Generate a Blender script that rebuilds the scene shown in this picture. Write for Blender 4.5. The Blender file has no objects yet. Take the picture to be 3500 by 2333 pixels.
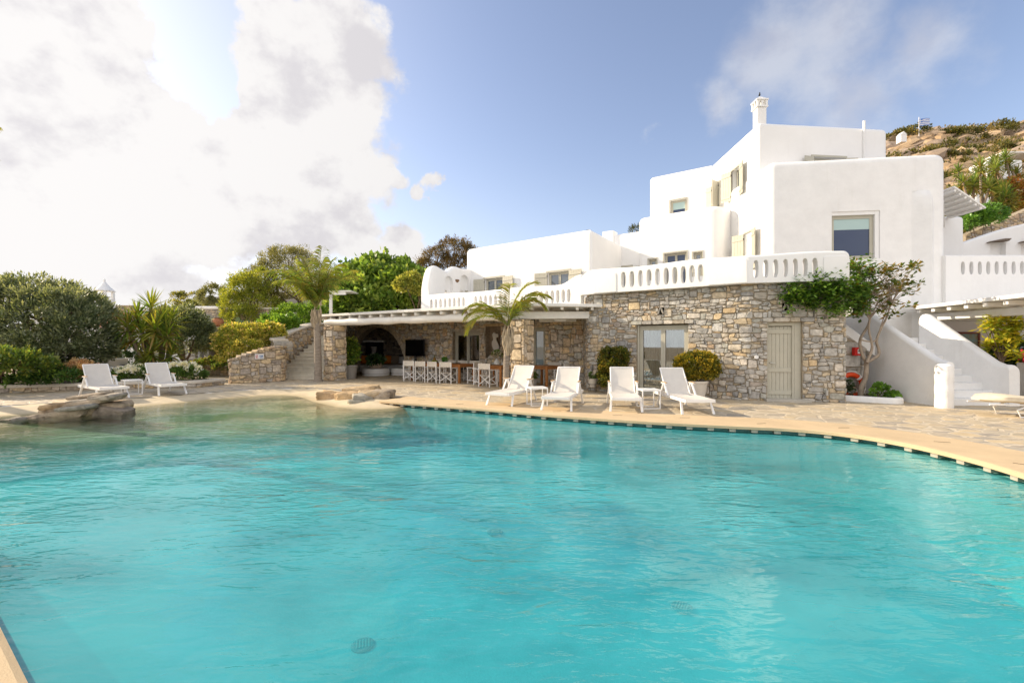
import bpy, bmesh, math, random
import numpy as np
from mathutils import Vector, Matrix, noise, geometry
PI = math.pi; R = math.radians
scene = bpy.context.scene
COL = scene.collection
F = 1556.0; HZ = 1180.0; CX = 1750.0; CZ = 1.5      # the camera's measurements of the site (full size photograph)
def at(px, py, Y): return Vector(((px-CX)/F*Y, Y, CZ+(HZ-py)/F*Y))
def gnd(px, py, z=0.0):
    Y = (CZ-z)*F/(py-HZ); return Vector(((px-CX)/F*Y, Y, z))
def lerp(a, b, t): return a+(b-a)*t
def V2(p): return Vector((p[0], p[1]))

# ------------------------------------------------------------------ materials
MATS = {}
def nodes_of(m): return m.node_tree.nodes, m.node_tree.links
def N(nt, typ, **kw):
    n = nt.nodes.new(typ)
    for k, v in kw.items():
        if k == 'inp':
            for kk, vv in v.items(): n.inputs[kk].default_value = vv
        else: setattr(n, k, v)
    return n
def mat(name, col, rough=0.6, var=0.0, vscale=3.0, bump=0.0, bscale=30.0, spec=0.3, metal=0.0, attr=False, coord='Object', col2=None, detail=5.0, stretch=None, bdist=0.01, coat=0.0):
    if name in MATS: return MATS[name]
    m = bpy.data.materials.new(name); m.use_nodes = True; nt = m.node_tree
    b = nt.nodes['Principled BSDF']
    b.inputs['Roughness'].default_value = rough; b.inputs['Specular IOR Level'].default_value = spec
    b.inputs['Metallic'].default_value = metal; b.inputs['Coat Weight'].default_value = coat
    tc = N(nt, 'ShaderNodeTexCoord'); vec = tc.outputs[coord]
    if stretch:
        mp = N(nt, 'ShaderNodeMapping'); mp.inputs['Scale'].default_value = stretch
        nt.links.new(vec, mp.inputs['Vector']); vec = mp.outputs['Vector']
    c = tuple(col)+(1,)
    if attr:
        a = N(nt, 'ShaderNodeAttribute', attribute_name='tint'); src = a.outputs['Color']
    else:
        rgb = N(nt, 'ShaderNodeRGB'); rgb.outputs[0].default_value = c; src = rgb.outputs[0]
    if var > 0:
        nz = N(nt, 'ShaderNodeTexNoise', inp={'Scale': vscale, 'Detail': detail, 'Roughness': .6})
        nt.links.new(vec, nz.inputs['Vector'])
        if col2:
            rp = N(nt, 'ShaderNodeMapRange', inp={'From Min': .5-.25/max(var, .05)*.5, 'From Max': .5+.25/max(var, .05)*.5})
            nt.links.new(nz.outputs['Fac'], rp.inputs['Value'])
            mx = N(nt, 'ShaderNodeMix', data_type='RGBA'); mx.inputs[7].default_value = tuple(col2)+(1,)
            nt.links.new(rp.outputs[0], mx.inputs[0]); nt.links.new(src, mx.inputs[6]); src = mx.outputs[2]
        else:
            rp = N(nt, 'ShaderNodeMapRange', inp={'From Min': .3, 'From Max': .7, 'To Min': 1-var, 'To Max': 1+var})
            nt.links.new(nz.outputs['Fac'], rp.inputs['Value'])
            mx = N(nt, 'ShaderNodeVectorMath', operation='SCALE')
            nt.links.new(src, mx.inputs[0]); nt.links.new(rp.outputs[0], mx.inputs['Scale']); src = mx.outputs[0]
    nt.links.new(src, b.inputs['Base Color'])
    if bump > 0:
        nz2 = N(nt, 'ShaderNodeTexNoise', inp={'Scale': bscale, 'Detail': 6.0, 'Roughness': .65})
        nt.links.new(vec, nz2.inputs['Vector'])
        bp = N(nt, 'ShaderNodeBump', inp={'Strength': bump, 'Distance': bdist})
        nt.links.new(nz2.outputs['Fac'], bp.inputs['Height']); nt.links.new(bp.outputs[0], b.inputs['Normal'])
    MATS[name] = m
    return m
def leafmat(name, trans=0.4, rough=0.5, spec=0.35):
    if name in MATS: return MATS[name]
    m = bpy.data.materials.new(name); m.use_nodes = True; nt = m.node_tree
    b = nt.nodes['Principled BSDF']; out = nt.nodes['Material Output']
    b.inputs['Roughness'].default_value = rough; b.inputs['Specular IOR Level'].default_value = spec
    a = N(nt, 'ShaderNodeAttribute', attribute_name='tint')
    t = N(nt, 'ShaderNodeBsdfTranslucent'); mx = N(nt, 'ShaderNodeMixShader', inp={0: trans})
    g = N(nt, 'ShaderNodeVectorMath', operation='MULTIPLY'); g.inputs[1].default_value = (1.9, 1.7, .8)
    nt.links.new(a.outputs['Color'], b.inputs['Base Color']); nt.links.new(a.outputs['Color'], g.inputs[0])
    nt.links.new(g.outputs[0], t.inputs['Color'])
    nt.links.new(b.outputs[0], mx.inputs[1]); nt.links.new(t.outputs[0], mx.inputs[2]); nt.links.new(mx.outputs[0], out.inputs[0])
    MATS[name] = m
    return m

# ------------------------------------------------------------------ mesh builder
class MB:
    def __init__(s): s.v = []; s.f = []; s.m = []; s.c = []
    def add(s, vs, fs, m=0, c=None):
        o = len(s.v); s.v.extend([tuple(v) for v in vs])
        for f in fs: s.f.append(tuple(i+o for i in f)); s.m.append(m); s.c.append(c or (.5, .5, .5))
        return s
    def merge(s, b, M=None):
        o = len(s.v); s.v.extend([tuple(M @ Vector(v)) for v in b.v] if M else b.v)
        s.f.extend([tuple(i+o for i in f) for f in b.f]); s.m.extend(b.m); s.c.extend(b.c); return s
    def box(s, c, size, rz=0.0, m=0, col=None, rot=None):
        x, y, z = size[0]/2, size[1]/2, size[2]/2
        M = (rot if rot is not None else Matrix.Rotation(rz, 3, 'Z')); c = Vector(c)
        vs = [c+M@Vector((a*x, b*y, d*z)) for a, b, d in ((-1,-1,-1),(1,-1,-1),(1,1,-1),(-1,1,-1),(-1,-1,1),(1,-1,1),(1,1,1),(-1,1,1))]
        return s.add(vs, [(3,2,1,0),(4,5,6,7),(0,1,5,4),(1,2,6,5),(2,3,7,6),(3,0,4,7)], m, col)
    def beam(s, p, q, w, h, up=(0,0,1), m=0, col=None):
        p = Vector(p); q = Vector(q); d = (q-p); L = d.length; d.normalize(); u = Vector(up)
        sd = d.cross(u)
        if sd.length < 1e-4: sd = d.cross(Vector((1,0,0)))
        sd.normalize(); u = sd.cross(d).normalized()
        M = Matrix((sd, d, u)).transposed()
        return s.box((p+q)/2, (w, L, h), rot=M, m=m, col=col)
    def tube(s, pts, rad, n=8, m=0, col=None, cap=True):
        pts = [Vector(p) for p in pts]; k = len(pts)
        if not hasattr(rad, '__len__'): rad = [rad]*k
        o = len(s.v); ref = None
        for i, p in enumerate(pts):
            d = (pts[min(i+1, k-1)]-pts[max(i-1, 0)]).normalized()
            if ref is None: ref = d.orthogonal().normalized()
            ref = (ref-d*ref.dot(d)).normalized(); sd = d.cross(ref)
            for j in range(n):
                a = 2*PI*j/n; s.v.append(tuple(p+(ref*math.cos(a)+sd*math.sin(a))*rad[i]))
        fs = []
        for i in range(k-1):
            for j in range(n):
                a = o+i*n+j; b = o+i*n+(j+1) % n; fs.append((a, b, b+n, a+n))
        if cap: fs.append(tuple(o+j for j in reversed(range(n)))); fs.append(tuple(o+(k-1)*n+j for j in range(n)))
        for f in fs: s.f.append(f); s.m.append(m); s.c.append(col or (.5,.5,.5))
        return s
    def lathe(s, prof, c=(0,0,0), n=24, m=0, col=None):
        o = len(s.v); c = Vector(c); k = len(prof)
        for r, z in prof:
            for j in range(n):
                a = 2*PI*j/n; s.v.append((c.x+r*math.cos(a), c.y+r*math.sin(a), c.z+z))
        fs = []
        for i in range(k-1):
            for j in range(n):
                a = o+i*n+j; b = o+i*n+(j+1) % n; fs.append((a, b, b+n, a+n))
        fs.append(tuple(o+j for j in reversed(range(n)))); fs.append(tuple(o+(k-1)*n+j for j in range(n)))
        for f in fs: s.f.append(f); s.m.append(m); s.c.append(col or (.5,.5,.5))
        return s
    def prism(s, poly, z0, z1, m=0, col=None):
        n = len(poly); vs = [(p[0], p[1], z0) for p in poly]+[(p[0], p[1], z1) for p in poly]
        ar = sum(poly[i][0]*poly[(i+1) % n][1]-poly[(i+1) % n][0]*poly[i][1] for i in range(n))
        fs = [tuple(range(n, 2*n)), tuple(reversed(range(n)))]+[(i, (i+1) % n, (i+1) % n+n, i+n) for i in range(n)]
        if ar < 0: fs = [tuple(reversed(f)) for f in fs]
        return s.add(vs, fs, m, col)
    def build(s, name, mats, parent=None, smooth=None, world=False, bevel=0.0, segs=2, loc=None):
        me = bpy.data.meshes.new(name)
        vs = s.v
        if world and parent is not None:
            M = gm(parent).inverted(); vs = [tuple(M @ Vector(v)) for v in vs]
        elif loc is not None: vs = [(v[0]-loc[0], v[1]-loc[1], v[2]-loc[2]) for v in vs]
        me.from_pydata(vs, [], s.f)
        if not isinstance(mats, (list, tuple)): mats = [mats]
        for m_ in mats: me.materials.append(m_)
        me.polygons.foreach_set('material_index', s.m)
        at_ = me.attributes.new('tint', 'FLOAT_COLOR', 'FACE')
        a = np.ones((len(s.f), 4), dtype=np.float32); a[:, :3] = np.array(s.c, dtype=np.float32).reshape(-1, 3)
        at_.data.foreach_set('color', a.ravel())
        if smooth is not None:
            me.polygons.foreach_set('use_smooth', [True]*len(s.f))
            me.set_sharp_from_angle(angle=R(smooth))
        me.validate(); me.update()
        o = bpy.data.objects.new(name, me); COL.objects.link(o)
        if parent is not None: o.parent = parent
        elif loc is not None: o.location = loc
        if bevel > 0:
            b = o.modifiers.new('Bevel', 'BEVEL'); b.width = bevel; b.segments = segs; b.limit_method = 'ANGLE'; b.angle_limit = R(35); b.harden_normals = False
        return o
def gm(o):
    M = Matrix.Translation(o.location) @ o.rotation_euler.to_matrix().to_4x4() @ Matrix.Diagonal((*o.scale, 1))
    return gm(o.parent) @ M if o.parent else M
def tag(o, label=None, cat=None, group=None, kind=None):
    if label: o['label'] = label
    if cat: o['category'] = cat
    if group: o['group'] = group
    if kind: o['kind'] = kind
    return o
def thing(name, label, cat, loc=(0,0,0), rz=0.0, group=None):
    o = bpy.data.objects.new(name, None); COL.objects.link(o); o.location = loc; o.rotation_euler = (0,0,rz)
    o.empty_display_size = .2
    return tag(o, label, cat, group)
def kids(o): return [c for c in bpy.data.objects if c.parent == o]
def dup(root, loc, rz, label=None, group=None, parent=None):
    r = root.copy(); COL.objects.link(r); r.location = loc; r.rotation_euler = (0,0,rz)
    if label: r['label'] = label
    if group: r['group'] = group
    if parent is not None: r.parent = parent
    def rec(src, dst):
        for ch in kids_src[src.name]:
            c = ch.copy(); COL.objects.link(c); c.parent = dst; rec(ch, c)
    kids_src = {}
    def coll(x):
        kids_src[x.name] = kids(x)
        for k in kids_src[x.name]: coll(k)
    kids_src[root.name] = [c for c in bpy.data.objects if c.parent == root]
    for k in kids_src[root.name]: coll(k)
    rec(root, r)
    return r
def structure(o, ): o['kind'] = 'structure'; return o

def catmull(pts, n=8, closed=False):
    P = [Vector(p) for p in pts]; k = len(P); out = []
    rng = range(k) if closed else range(k-1)
    for i in rng:
        if closed: a, b, c, d = P[(i-1) % k], P[i], P[(i+1) % k], P[(i+2) % k]
        else: a, b, c, d = P[max(i-1,0)], P[i], P[i+1], P[min(i+2,k-1)]
        for j in range(n):
            t = j/n; t2 = t*t; t3 = t2*t
            out.append(.5*((2*b)+(c-a)*t+(2*a-5*b+4*c-d)*t2+(3*b-a-3*c+d)*t3))
    if not closed: out.append(P[-1])
    return out
def resample(path, step):
    P = [V2(p) for p in path]; out = [P[0]]
    for a, b in zip(P, P[1:]):
        L = (b-a).length; k = max(1, int(round(L/step)))
        for j in range(1, k+1): out.append(a.lerp(b, j/k))
    return out
def arclen(path):
    u = [0.0]
    for a, b in zip(path, path[1:]): u.append(u[-1]+(V2(b)-V2(a)).length)
    return u
def pathnormals(path):
    P = [V2(p) for p in path]; out = []
    for i in range(len(P)):
        ns = []
        if i > 0:
            d = (P[i]-P[i-1]).normalized(); ns.append(Vector((d.y, -d.x)))
        if i < len(P)-1:
            d = (P[i+1]-P[i]).normalized(); ns.append(Vector((d.y, -d.x)))
        n = sum(ns, Vector((0,0))).normalized()
        out.append(n/max(.5, n.dot(ns[0])))
    return out
class Path2:
    def __init__(s, pts): s.p = [V2(p) for p in pts]; s.u = arclen(s.p); s.n = pathnormals(s.p); s.L = s.u[-1]
    def at(s, u, d=0.0, z=0.0):
        i = 0
        while i < len(s.u)-2 and u > s.u[i+1]: i += 1
        t = (u-s.u[i])/(s.u[i+1]-s.u[i]); p = s.p[i]+(s.p[i+1]-s.p[i])*t; n = s.n[i].lerp(s.n[i+1], max(0, min(1, t)))
        return Vector((p.x+n.x*d, p.y+n.y*d, z))
    def dir(s, u):
        i = 0
        while i < len(s.u)-2 and u > s.u[i+1]: i += 1
        return (s.p[i+1]-s.p[i]).normalized()
    def upx(s, px):
        k = (px-CX)/F
        for i in range(len(s.p)-1):
            a, b = s.p[i], s.p[i+1]; fa = a.x-k*a.y; fb = b.x-k*b.y
            if fa*fb <= 0 and fa != fb: return s.u[i]+(s.u[i+1]-s.u[i])*fa/(fa-fb)
        raise ValueError('px off path %s' % px)
    def zpy(s, u, py): return CZ+(HZ-py)/F*s.at(u).y
def fillet(poly, radii, n=8):
    k = len(poly); out = []
    for i in range(k):
        p = V2(poly[i]); a = V2(poly[i-1]); b = V2(poly[(i+1) % k]); r = radii[i] if hasattr(radii, '__len__') else radii
        if r <= 0: out.append(p); continue
        d1 = (a-p).normalized(); d2 = (b-p).normalized(); ang = d1.angle(d2); t = r/math.tan(ang/2)
        t = min(t, .48*(a-p).length, .48*(b-p).length); r2 = t*math.tan(ang/2)
        c = p+(d1+d2).normalized()*(r2/math.sin(ang/2)); s = p+d1*t-c; e = p+d2*t-c
        a0 = math.atan2(s.y, s.x); a1 = math.atan2(e.y, e.x); da = (a1-a0+PI) % (2*PI)-PI
        for j in range(n+1):
            th = a0+da*j/n; out.append(c+Vector((math.cos(th), math.sin(th)))*r2)
    return out
def ccw(poly):
    n = len(poly); ar = sum(poly[i][0]*poly[(i+1) % n][1]-poly[(i+1) % n][0]*poly[i][1] for i in range(n))
    return list(poly) if ar > 0 else list(reversed(poly))
def offset_closed(poly, d):     # ccw, positive d moves inward
    n = len(poly); out = []
    for i in range(n):
        p = V2(poly[i]); a = V2(poly[i-1]); b = V2(poly[(i+1) % n])
        d1 = (p-a); d2 = (b-p)
        if d1.length < 1e-6: d1 = d2
        if d2.length < 1e-6: d2 = d1
        n1 = Vector((-d1.y, d1.x)).normalized(); n2 = Vector((-d2.y, d2.x)).normalized()
        m_ = (n1+n2); m_ = m_.normalized() if m_.length > 1e-5 else n1
        out.append(p+m_*(d/max(.4, m_.dot(n1))))
    return out
def rounded_block(mb, poly, radii, z0, z1, rt=.15, m=0, k=6):
    """plaster body: plan corners filleted, top edge rounded over"""
    pairs = list(zip(poly, radii if hasattr(radii, '__len__') else [radii]*len(poly)))
    n0 = len(poly); ar = sum(poly[i][0]*poly[(i+1) % n0][1]-poly[(i+1) % n0][0]*poly[i][1] for i in range(n0))
    if ar < 0: pairs.reverse()
    pl = fillet([p for p, r in pairs], [r for p, r in pairs])
    rings = [(0, z0), (0, z1-rt)]+[(rt*(1-math.cos(a)), z1-rt+rt*math.sin(a)) for a in [PI/2*j/k for j in range(1, k+1)]]
    n = len(pl); vs = []
    for d, z in rings:
        for p in (offset_closed(pl, d) if d > 0 else pl): vs.append((p[0], p[1], z))
    fs = [tuple(reversed(range(n))), tuple(range((len(rings)-1)*n, len(rings)*n))]
    for i in range(len(rings)-1):
        for j in range(n): a = i*n+j; b = i*n+(j+1) % n; fs.append((a, b, b+n, a+n))
    return mb.add(vs, fs, m)
def sweep_wall(mb, path, thick, z0, z1, r=.08, k=4, step=.2, endr=(0, 0), m=0, centre=True, belly=0.0):
    """plaster wall with a rounded top following a path; z0, z1 numbers or functions of arc length; endr rounds the ends in elevation"""
    P = resample(path, step); tot = arclen(P)[-1]
    if endr[0] > 0 or endr[1] > 0:
        pp = Path2(P); us = set(round(u, 4) for u in pp.u)
        for j in range(9):
            a = PI/2*j/8
            if endr[0] > 0: us.add(round(endr[0]*(1-math.cos(a))+1e-4, 4))
            if endr[1] > 0: us.add(round(tot-endr[1]*(1-math.cos(a))-1e-4, 4))
        us = sorted(u for u in us if 0 <= u <= tot); P = [V2(pp.at(u)) for u in us]
    U = arclen(P); Nn = pathnormals(P)
    f0 = z0 if callable(z0) else (lambda u: z0); f1 = z1 if callable(z1) else (lambda u: z1)
    vs = []; q = []
    h = thick/2
    for i, p in enumerate(P):
        u = U[i]; zt = f1(u); zb = f0(u)
        for e, uu in ((endr[0], u), (endr[1], tot-u)):
            if e > 0 and uu < e: zt -= e-math.sqrt(max(0, e*e-(e-uu)**2))
        rr = min(r, h*.98)
        prof = [(-h, zb), (-h, zt-rr)]+[(-h+rr*(1-math.cos(a)), zt-rr+rr*math.sin(a)) for a in [PI/2*j/k for j in range(1, k+1)]]
        prof += [(h-rr*(1-math.cos(a)), zt-rr+rr*math.sin(a)) for a in [PI/2*j/k for j in range(k, -1, -1)]]+[(h, zb)]
        off = 0 if centre else -h
        for d, z in prof: vs.append((p.x+Nn[i].x*(d+off), p.y+Nn[i].y*(d+off), z))
        npf = len(prof)
    fs = []
    for i in range(len(P)-1):
        for j in range(npf):
            a = i*npf+j; b = i*npf+(j+1) % npf; fs.append((a, a+npf, b+npf, b))
    fs.append(tuple(range(npf))); fs.append(tuple(reversed(range((len(P)-1)*npf, len(P)*npf))))
    return mb.add(vs, fs, m)
def pill_cutter(mb, c, dirv, nrm, w, h, depth, n=20, square=False, arch=False):
    """upright oval prism along nrm, for holes"""
    dirv = Vector((*dirv[:2], 0)).normalized(); nrm = Vector((*nrm[:2], 0)).normalized(); c = Vector(c); ring = []
    if square: ring = [(-w/2, -h/2), (w/2, -h/2), (w/2, h/2), (-w/2, h/2)]
    elif arch: ring = [(-w/2, -h/2), (w/2, -h/2)]+[(w/2*math.cos(PI*j/12), h/2-w/2+w/2*math.sin(PI*j/12)) for j in range(13)]
    else:
        for j in range(n):
            a = 2*PI*j/n; ca, sa = math.cos(a), math.sin(a)
            ring.append((w/2*math.copysign(abs(ca)**.75, ca), h/2*math.copysign(abs(sa)**.75, sa)))
    k = len(ring)
    vs = [c+dirv*a+Vector((0,0,b))-nrm*depth/2 for a, b in ring]+[c+dirv*a+Vector((0,0,b))+nrm*depth/2 for a, b in ring]
    fs = [tuple(range(k)), tuple(reversed(range(k, 2*k)))]+[(i+k, (i+1) % k+k, (i+1) % k, i) for i in range(k)]
    # consistent outward normals
    bm = bmesh.new(); bv = [bm.verts.new(v) for v in vs]
    for f in fs: bm.faces.new([bv[i] for i in f])
    bmesh.ops.recalc_face_normals(bm, faces=bm.faces[:]); bm.verts.index_update()
    mb.add([v.co for v in bm.verts], [tuple(v.index for v in f.verts) for f in bm.faces]); bm.free()
def fixn(o):
    bm = bmesh.new(); bm.from_mesh(o.data); bmesh.ops.recalc_face_normals(bm, faces=bm.faces[:]); bm.to_mesh(o.data); bm.free()
def carve(o, cutter_mb, smooth=35):
    fixn(o)
    c = cutter_mb.build('cutter_tmp', o.data.materials[0]); c.matrix_world = gm(o) @ Matrix.Identity(4) if False else Matrix.Identity(4)
    # cutter is in world coordinates; o must be at its final place
    md = o.modifiers.new('b', 'BOOLEAN'); md.operation = 'DIFFERENCE'; md.object = c; md.solver = 'EXACT'
    bpy.context.view_layer.update()
    dg = bpy.context.evaluated_depsgraph_get()
    me = bpy.data.meshes.new_from_object(o.evaluated_get(dg)); old = o.data; o.modifiers.clear(); me.name = old.name; o.data = me
    me.polygons.foreach_set('use_smooth', [True]*len(me.polygons)); me.set_sharp_from_angle(angle=R(smooth)); me.update()
    bpy.data.objects.remove(c)
    return o

# ------------------------------------------------------------------ rubble masonry: every stone is a convex cell with its own relief
def clip(poly, px, py, nx, ny):
    out = []; n = len(poly)
    for i in range(n):
        a = poly[i]; b = poly[(i+1) % n]; da = (a[0]-px)*nx+(a[1]-py)*ny; db = (b[0]-px)*nx+(b[1]-py)*ny
        if da <= 0: out.append(a)
        if da*db < 0: t = da/(da-db); out.append((a[0]+(b[0]-a[0])*t, a[1]+(b[1]-a[1])*t))
    return out
def parea(p): return abs(sum(p[i][0]*p[(i+1) % len(p)][1]-p[(i+1) % len(p)][0]*p[i][1] for i in range(len(p))))/2
STONE_GREY = [(.44,.42,.38),(.38,.365,.335),(.50,.47,.42),(.31,.30,.285),(.50,.44,.35),(.42,.385,.33),(.48,.465,.43),(.40,.39,.34),(.54,.49,.42),(.45,.42,.37),(.37,.35,.32),(.52,.43,.30)]
STONE_WARM = [(.48,.38,.26),(.52,.43,.31),(.42,.35,.27),(.56,.44,.28),(.37,.32,.27),(.49,.42,.34),(.54,.41,.25),(.45,.41,.36),(.46,.34,.23)]
def cells(L, H, seed, w=.26, h=.16):
    """random rubble: wavy courses of uneven stones with large blocks set across them"""
    rng = random.Random(seed); out = []; big = []
    for _ in range(int(L*H*9)):
        bw_, bh = w*rng.uniform(1.0, 1.9), h*rng.uniform(1.3, 2.2); x, y = rng.uniform(0, max(.01, L-bw_)), rng.uniform(0, max(.01, H-bh))
        if all(x > q[1]+w*.7 or x+bw_ < q[0]-w*.7 or y > q[3]+h*.8 or y+bh < q[2]-h*.8 for q in big): big.append((x, x+bw_, y, y+bh))
    j = lambda k: rng.uniform(-k, k)
    for x0, x1, y0, y1 in big:
        a, b = (x1-x0)*.09, (y1-y0)*.09
        out.append([(x0+abs(j(a)), y0+abs(j(b))), (x1-abs(j(a)), y0+abs(j(b))), (x1-abs(j(a))*.3, (y0+y1)/2), (x1-abs(j(a)), y1-abs(j(b))), (x0+abs(j(a)), y1-abs(j(b)))])
    ph = [rng.uniform(0, 6) for _ in range(4)]
    def mk(z, k):
        a = rng.uniform(0, 6); am = h*.16; f = rng.uniform(3, 5)/ (w*6)
        return lambda x: z+am*math.sin(x*f*3+a)+am*.7*math.sin(x*f*7.3+a*2)
    z = -h*rng.random(); lo = mk(z, 0)
    while z < H:
        rh = h*rng.choice((.55,.75,.9,1.0,1.2,1.45)); z += rh; hi = mk(z, 0); x = -w*rng.random(); el = 0
        while x < L:
            sw = w*rng.choice((.45,.65,.85,1.0,1.2,1.5))*rng.uniform(.85,1.15)*(.8+.25*rh/h); er = rng.uniform(-.22, .22)*rh; x2 = x+sw
            q = [(x-el, lo(x-el)), ((x+x2)/2, lo((x+x2)/2)), (x2-er, lo(x2-er)), (x2+er, hi(x2+er)), ((x+x2)/2, hi((x+x2)/2)), (x+el, hi(x+el))]
            el = er; parts = [q]
            if rh > h*1.15 and rng.random() < .4:
                yy = lo(x)+rh*rng.uniform(.35,.65); t = rng.uniform(-.12,.12); parts = [clip(q, x, yy, t, 1), clip(q, x, yy, -t, -1)]
            for p in parts:
                ps = [p]
                for b0, b1, c0, c1 in big:
                    if x2+.1 < b0 or x-.1 > b1 or z+.1 < c0 or z-rh-.1 > c1: continue
                    nw = []
                    for p_ in ps:
                        us = [v[0] for v in p_]; ys = [v[1] for v in p_]
                        if max(us) <= b0 or min(us) >= b1 or max(ys) <= c0 or min(ys) >= c1: nw.append(p_); continue
                        for r_ in (clip(p_, b0, 0, 1, 0), clip(p_, b1, 0, -1, 0)):
                            if len(r_) > 2: nw.append(r_)
                        m1 = clip(p_, b0, 0, -1, 0); m1 = clip(m1, b1, 0, 1, 0) if len(m1) > 2 else []
                        if len(m1) > 2:
                            for r_ in (clip(m1, 0, c0, 0, 1), clip(m1, 0, c1, 0, -1)):
                                if len(r_) > 2: nw.append(r_)
                    ps = nw
                out += [p_ for p_ in ps if len(p_) > 2 and parea(p_) > w*h*.06]
            x = x2
        lo = hi
    return out
def inset_poly(poly, g):
    n = len(poly); out = poly; cx = sum(p[0] for p in poly)/n; cy = sum(p[1] for p in poly)/n
    for i in range(n):
        a = poly[i]; b = poly[(i+1) % n]; dx, dy = b[0]-a[0], b[1]-a[1]; l = math.hypot(dx, dy)
        if l < 1e-6: continue
        nx, ny = dy/l, -dx/l
        if (cx-a[0])*nx+(cy-a[1])*ny > 0: nx, ny = -nx, -ny
        out = clip(out, a[0]-nx*g, a[1]-ny*g, nx, ny)
        if len(out) < 3: return None
    return out
def add_stone(mb, poly, tf, rng, col, depth=.03, gap=.009, m=0):
    p = inset_poly(poly, gap)
    if not p or parea(p) < .0012: return
    # soften corners
    q = []
    n = len(p)
    for i in range(n):
        a, b, c = p[i-1], p[i], p[(i+1) % n]
        t = rng.uniform(.06, .2); q.append((b[0]+(a[0]-b[0])*t, b[1]+(a[1]-b[1])*t)); q.append((b[0]+(c[0]-b[0])*t, b[1]+(c[1]-b[1])*t))
    n = len(q); cx = sum(a[0] for a in q)/n; cy = sum(a[1] for a in q)/n
    dp = depth*rng.uniform(.45, 1.25); sx, sy = rng.uniform(-.05,.05), rng.uniform(-.06,.06)
    vs = []
    for k, (s, d) in enumerate(((1, -.02), (1, dp*.6), (.90, dp))):
        for a in q:
            x = cx+(a[0]-cx)*s; y = cy+(a[1]-cy)*s
            dd = d+(rng.uniform(-.004,.004)+(x-cx)*sx+(y-cy)*sy if k == 2 else 0)
            vs.append(tf(x, y, dd))
    vs.append(tf(cx+rng.uniform(-.02,.02), cy, dp*rng.uniform(.95, 1.2)))
    fs = []
    for k in range(2):
        for i in range(n): a = k*n+i; b = k*n+(i+1) % n; fs.append((a, b, b+n, a+n))
    for i in range(n): fs.append((2*n+i, 2*n+(i+1) % n, 3*n))
    mb.add(vs, fs, m, col)
def pick(rng, pal, v=.12):
    c = rng.choice(pal); k = rng.uniform(1-v, 1+v); return tuple(min(.8, x*k) for x in c)
def stone_face(mb, path, z0, z1, seed, w=.22, h=.135, depth=.03, holes=(), arches=(), pal=STONE_GREY, palfn=None, m=0, gap=.0055, d0=0.0, big=None):
    """holes: (u0,u1,za,zb); arches: (uc, zc, radius) kept clear"""
    pt = path if isinstance(path, Path2) else Path2(path); rng = random.Random(seed)
    f1 = z1 if callable(z1) else (lambda u: z1)
    zm = max(f1(pt.L*i/40) for i in range(41))
    for poly in cells(pt.L, zm-z0, seed, w, h):
        poly = [(a, b+z0) for a, b in poly]
        for nx, ny, px, py in ((-1,0,0,0),(1,0,pt.L,0),(0,-1,0,z0)): poly = clip(poly, px, py, nx, ny) if len(poly) > 2 else []
        if len(poly) < 3: continue
        ul = min(a for a, b in poly); ur = max(a for a, b in poly)
        if ur-ul < .02: continue
        tl, tr = f1(ul), f1(ur); sl = (tr-tl)/(ur-ul); poly = clip(poly, ul, tl, -sl, 1)
        if len(poly) < 3: continue
        ps = [poly]
        for (a0, a1, za, zb) in holes:
            nw = []
            for p in ps:
                us = [x for x, y in p]; ys = [y for x, y in p]
                if max(us) <= a0 or min(us) >= a1 or max(ys) <= za or min(ys) >= zb: nw.append(p); continue
                for q in (clip(p, a0, 0, 1, 0), clip(p, a1, 0, -1, 0)):
                    if len(q) > 2: nw.append(q)
                mid = clip(clip(p, a0, 0, -1, 0), a1, 0, 1, 0) if len(clip(p, a0, 0, -1, 0)) > 2 else []
                if len(mid) > 2:
                    for q in (clip(mid, 0, za, 0, 1), clip(mid, 0, zb, 0, -1)):
                        if len(q) > 2: nw.append(q)
            ps = nw
        for (uc, zc, rr) in arches:
            nw = []
            for p in ps:
                x = sum(a for a, b in p)/len(p)-uc; y = sum(b for a, b in p)/len(p)-zc
                l = math.hypot(x, y)
                if y < 0: x, y, l = math.copysign(1, x), 0, 1.0
                else: x, y = x/l, y/l
                q = clip(p, uc+x*rr, zc+y*rr, -x, -y)
                if len(q) > 2: nw.append(q)
            ps = nw
        for p in ps:
            if parea(p) < .0025: continue
            cxx = sum(a for a, b in p)/len(p); czz = sum(b for a, b in p)/len(p)
            c = pick(rng, palfn(cxx, czz, rng) if palfn else pal)
            add_stone(mb, p, lambda x, y, d: pt.at(x, d+d0, y), rng, c, depth, gap, m)
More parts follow.
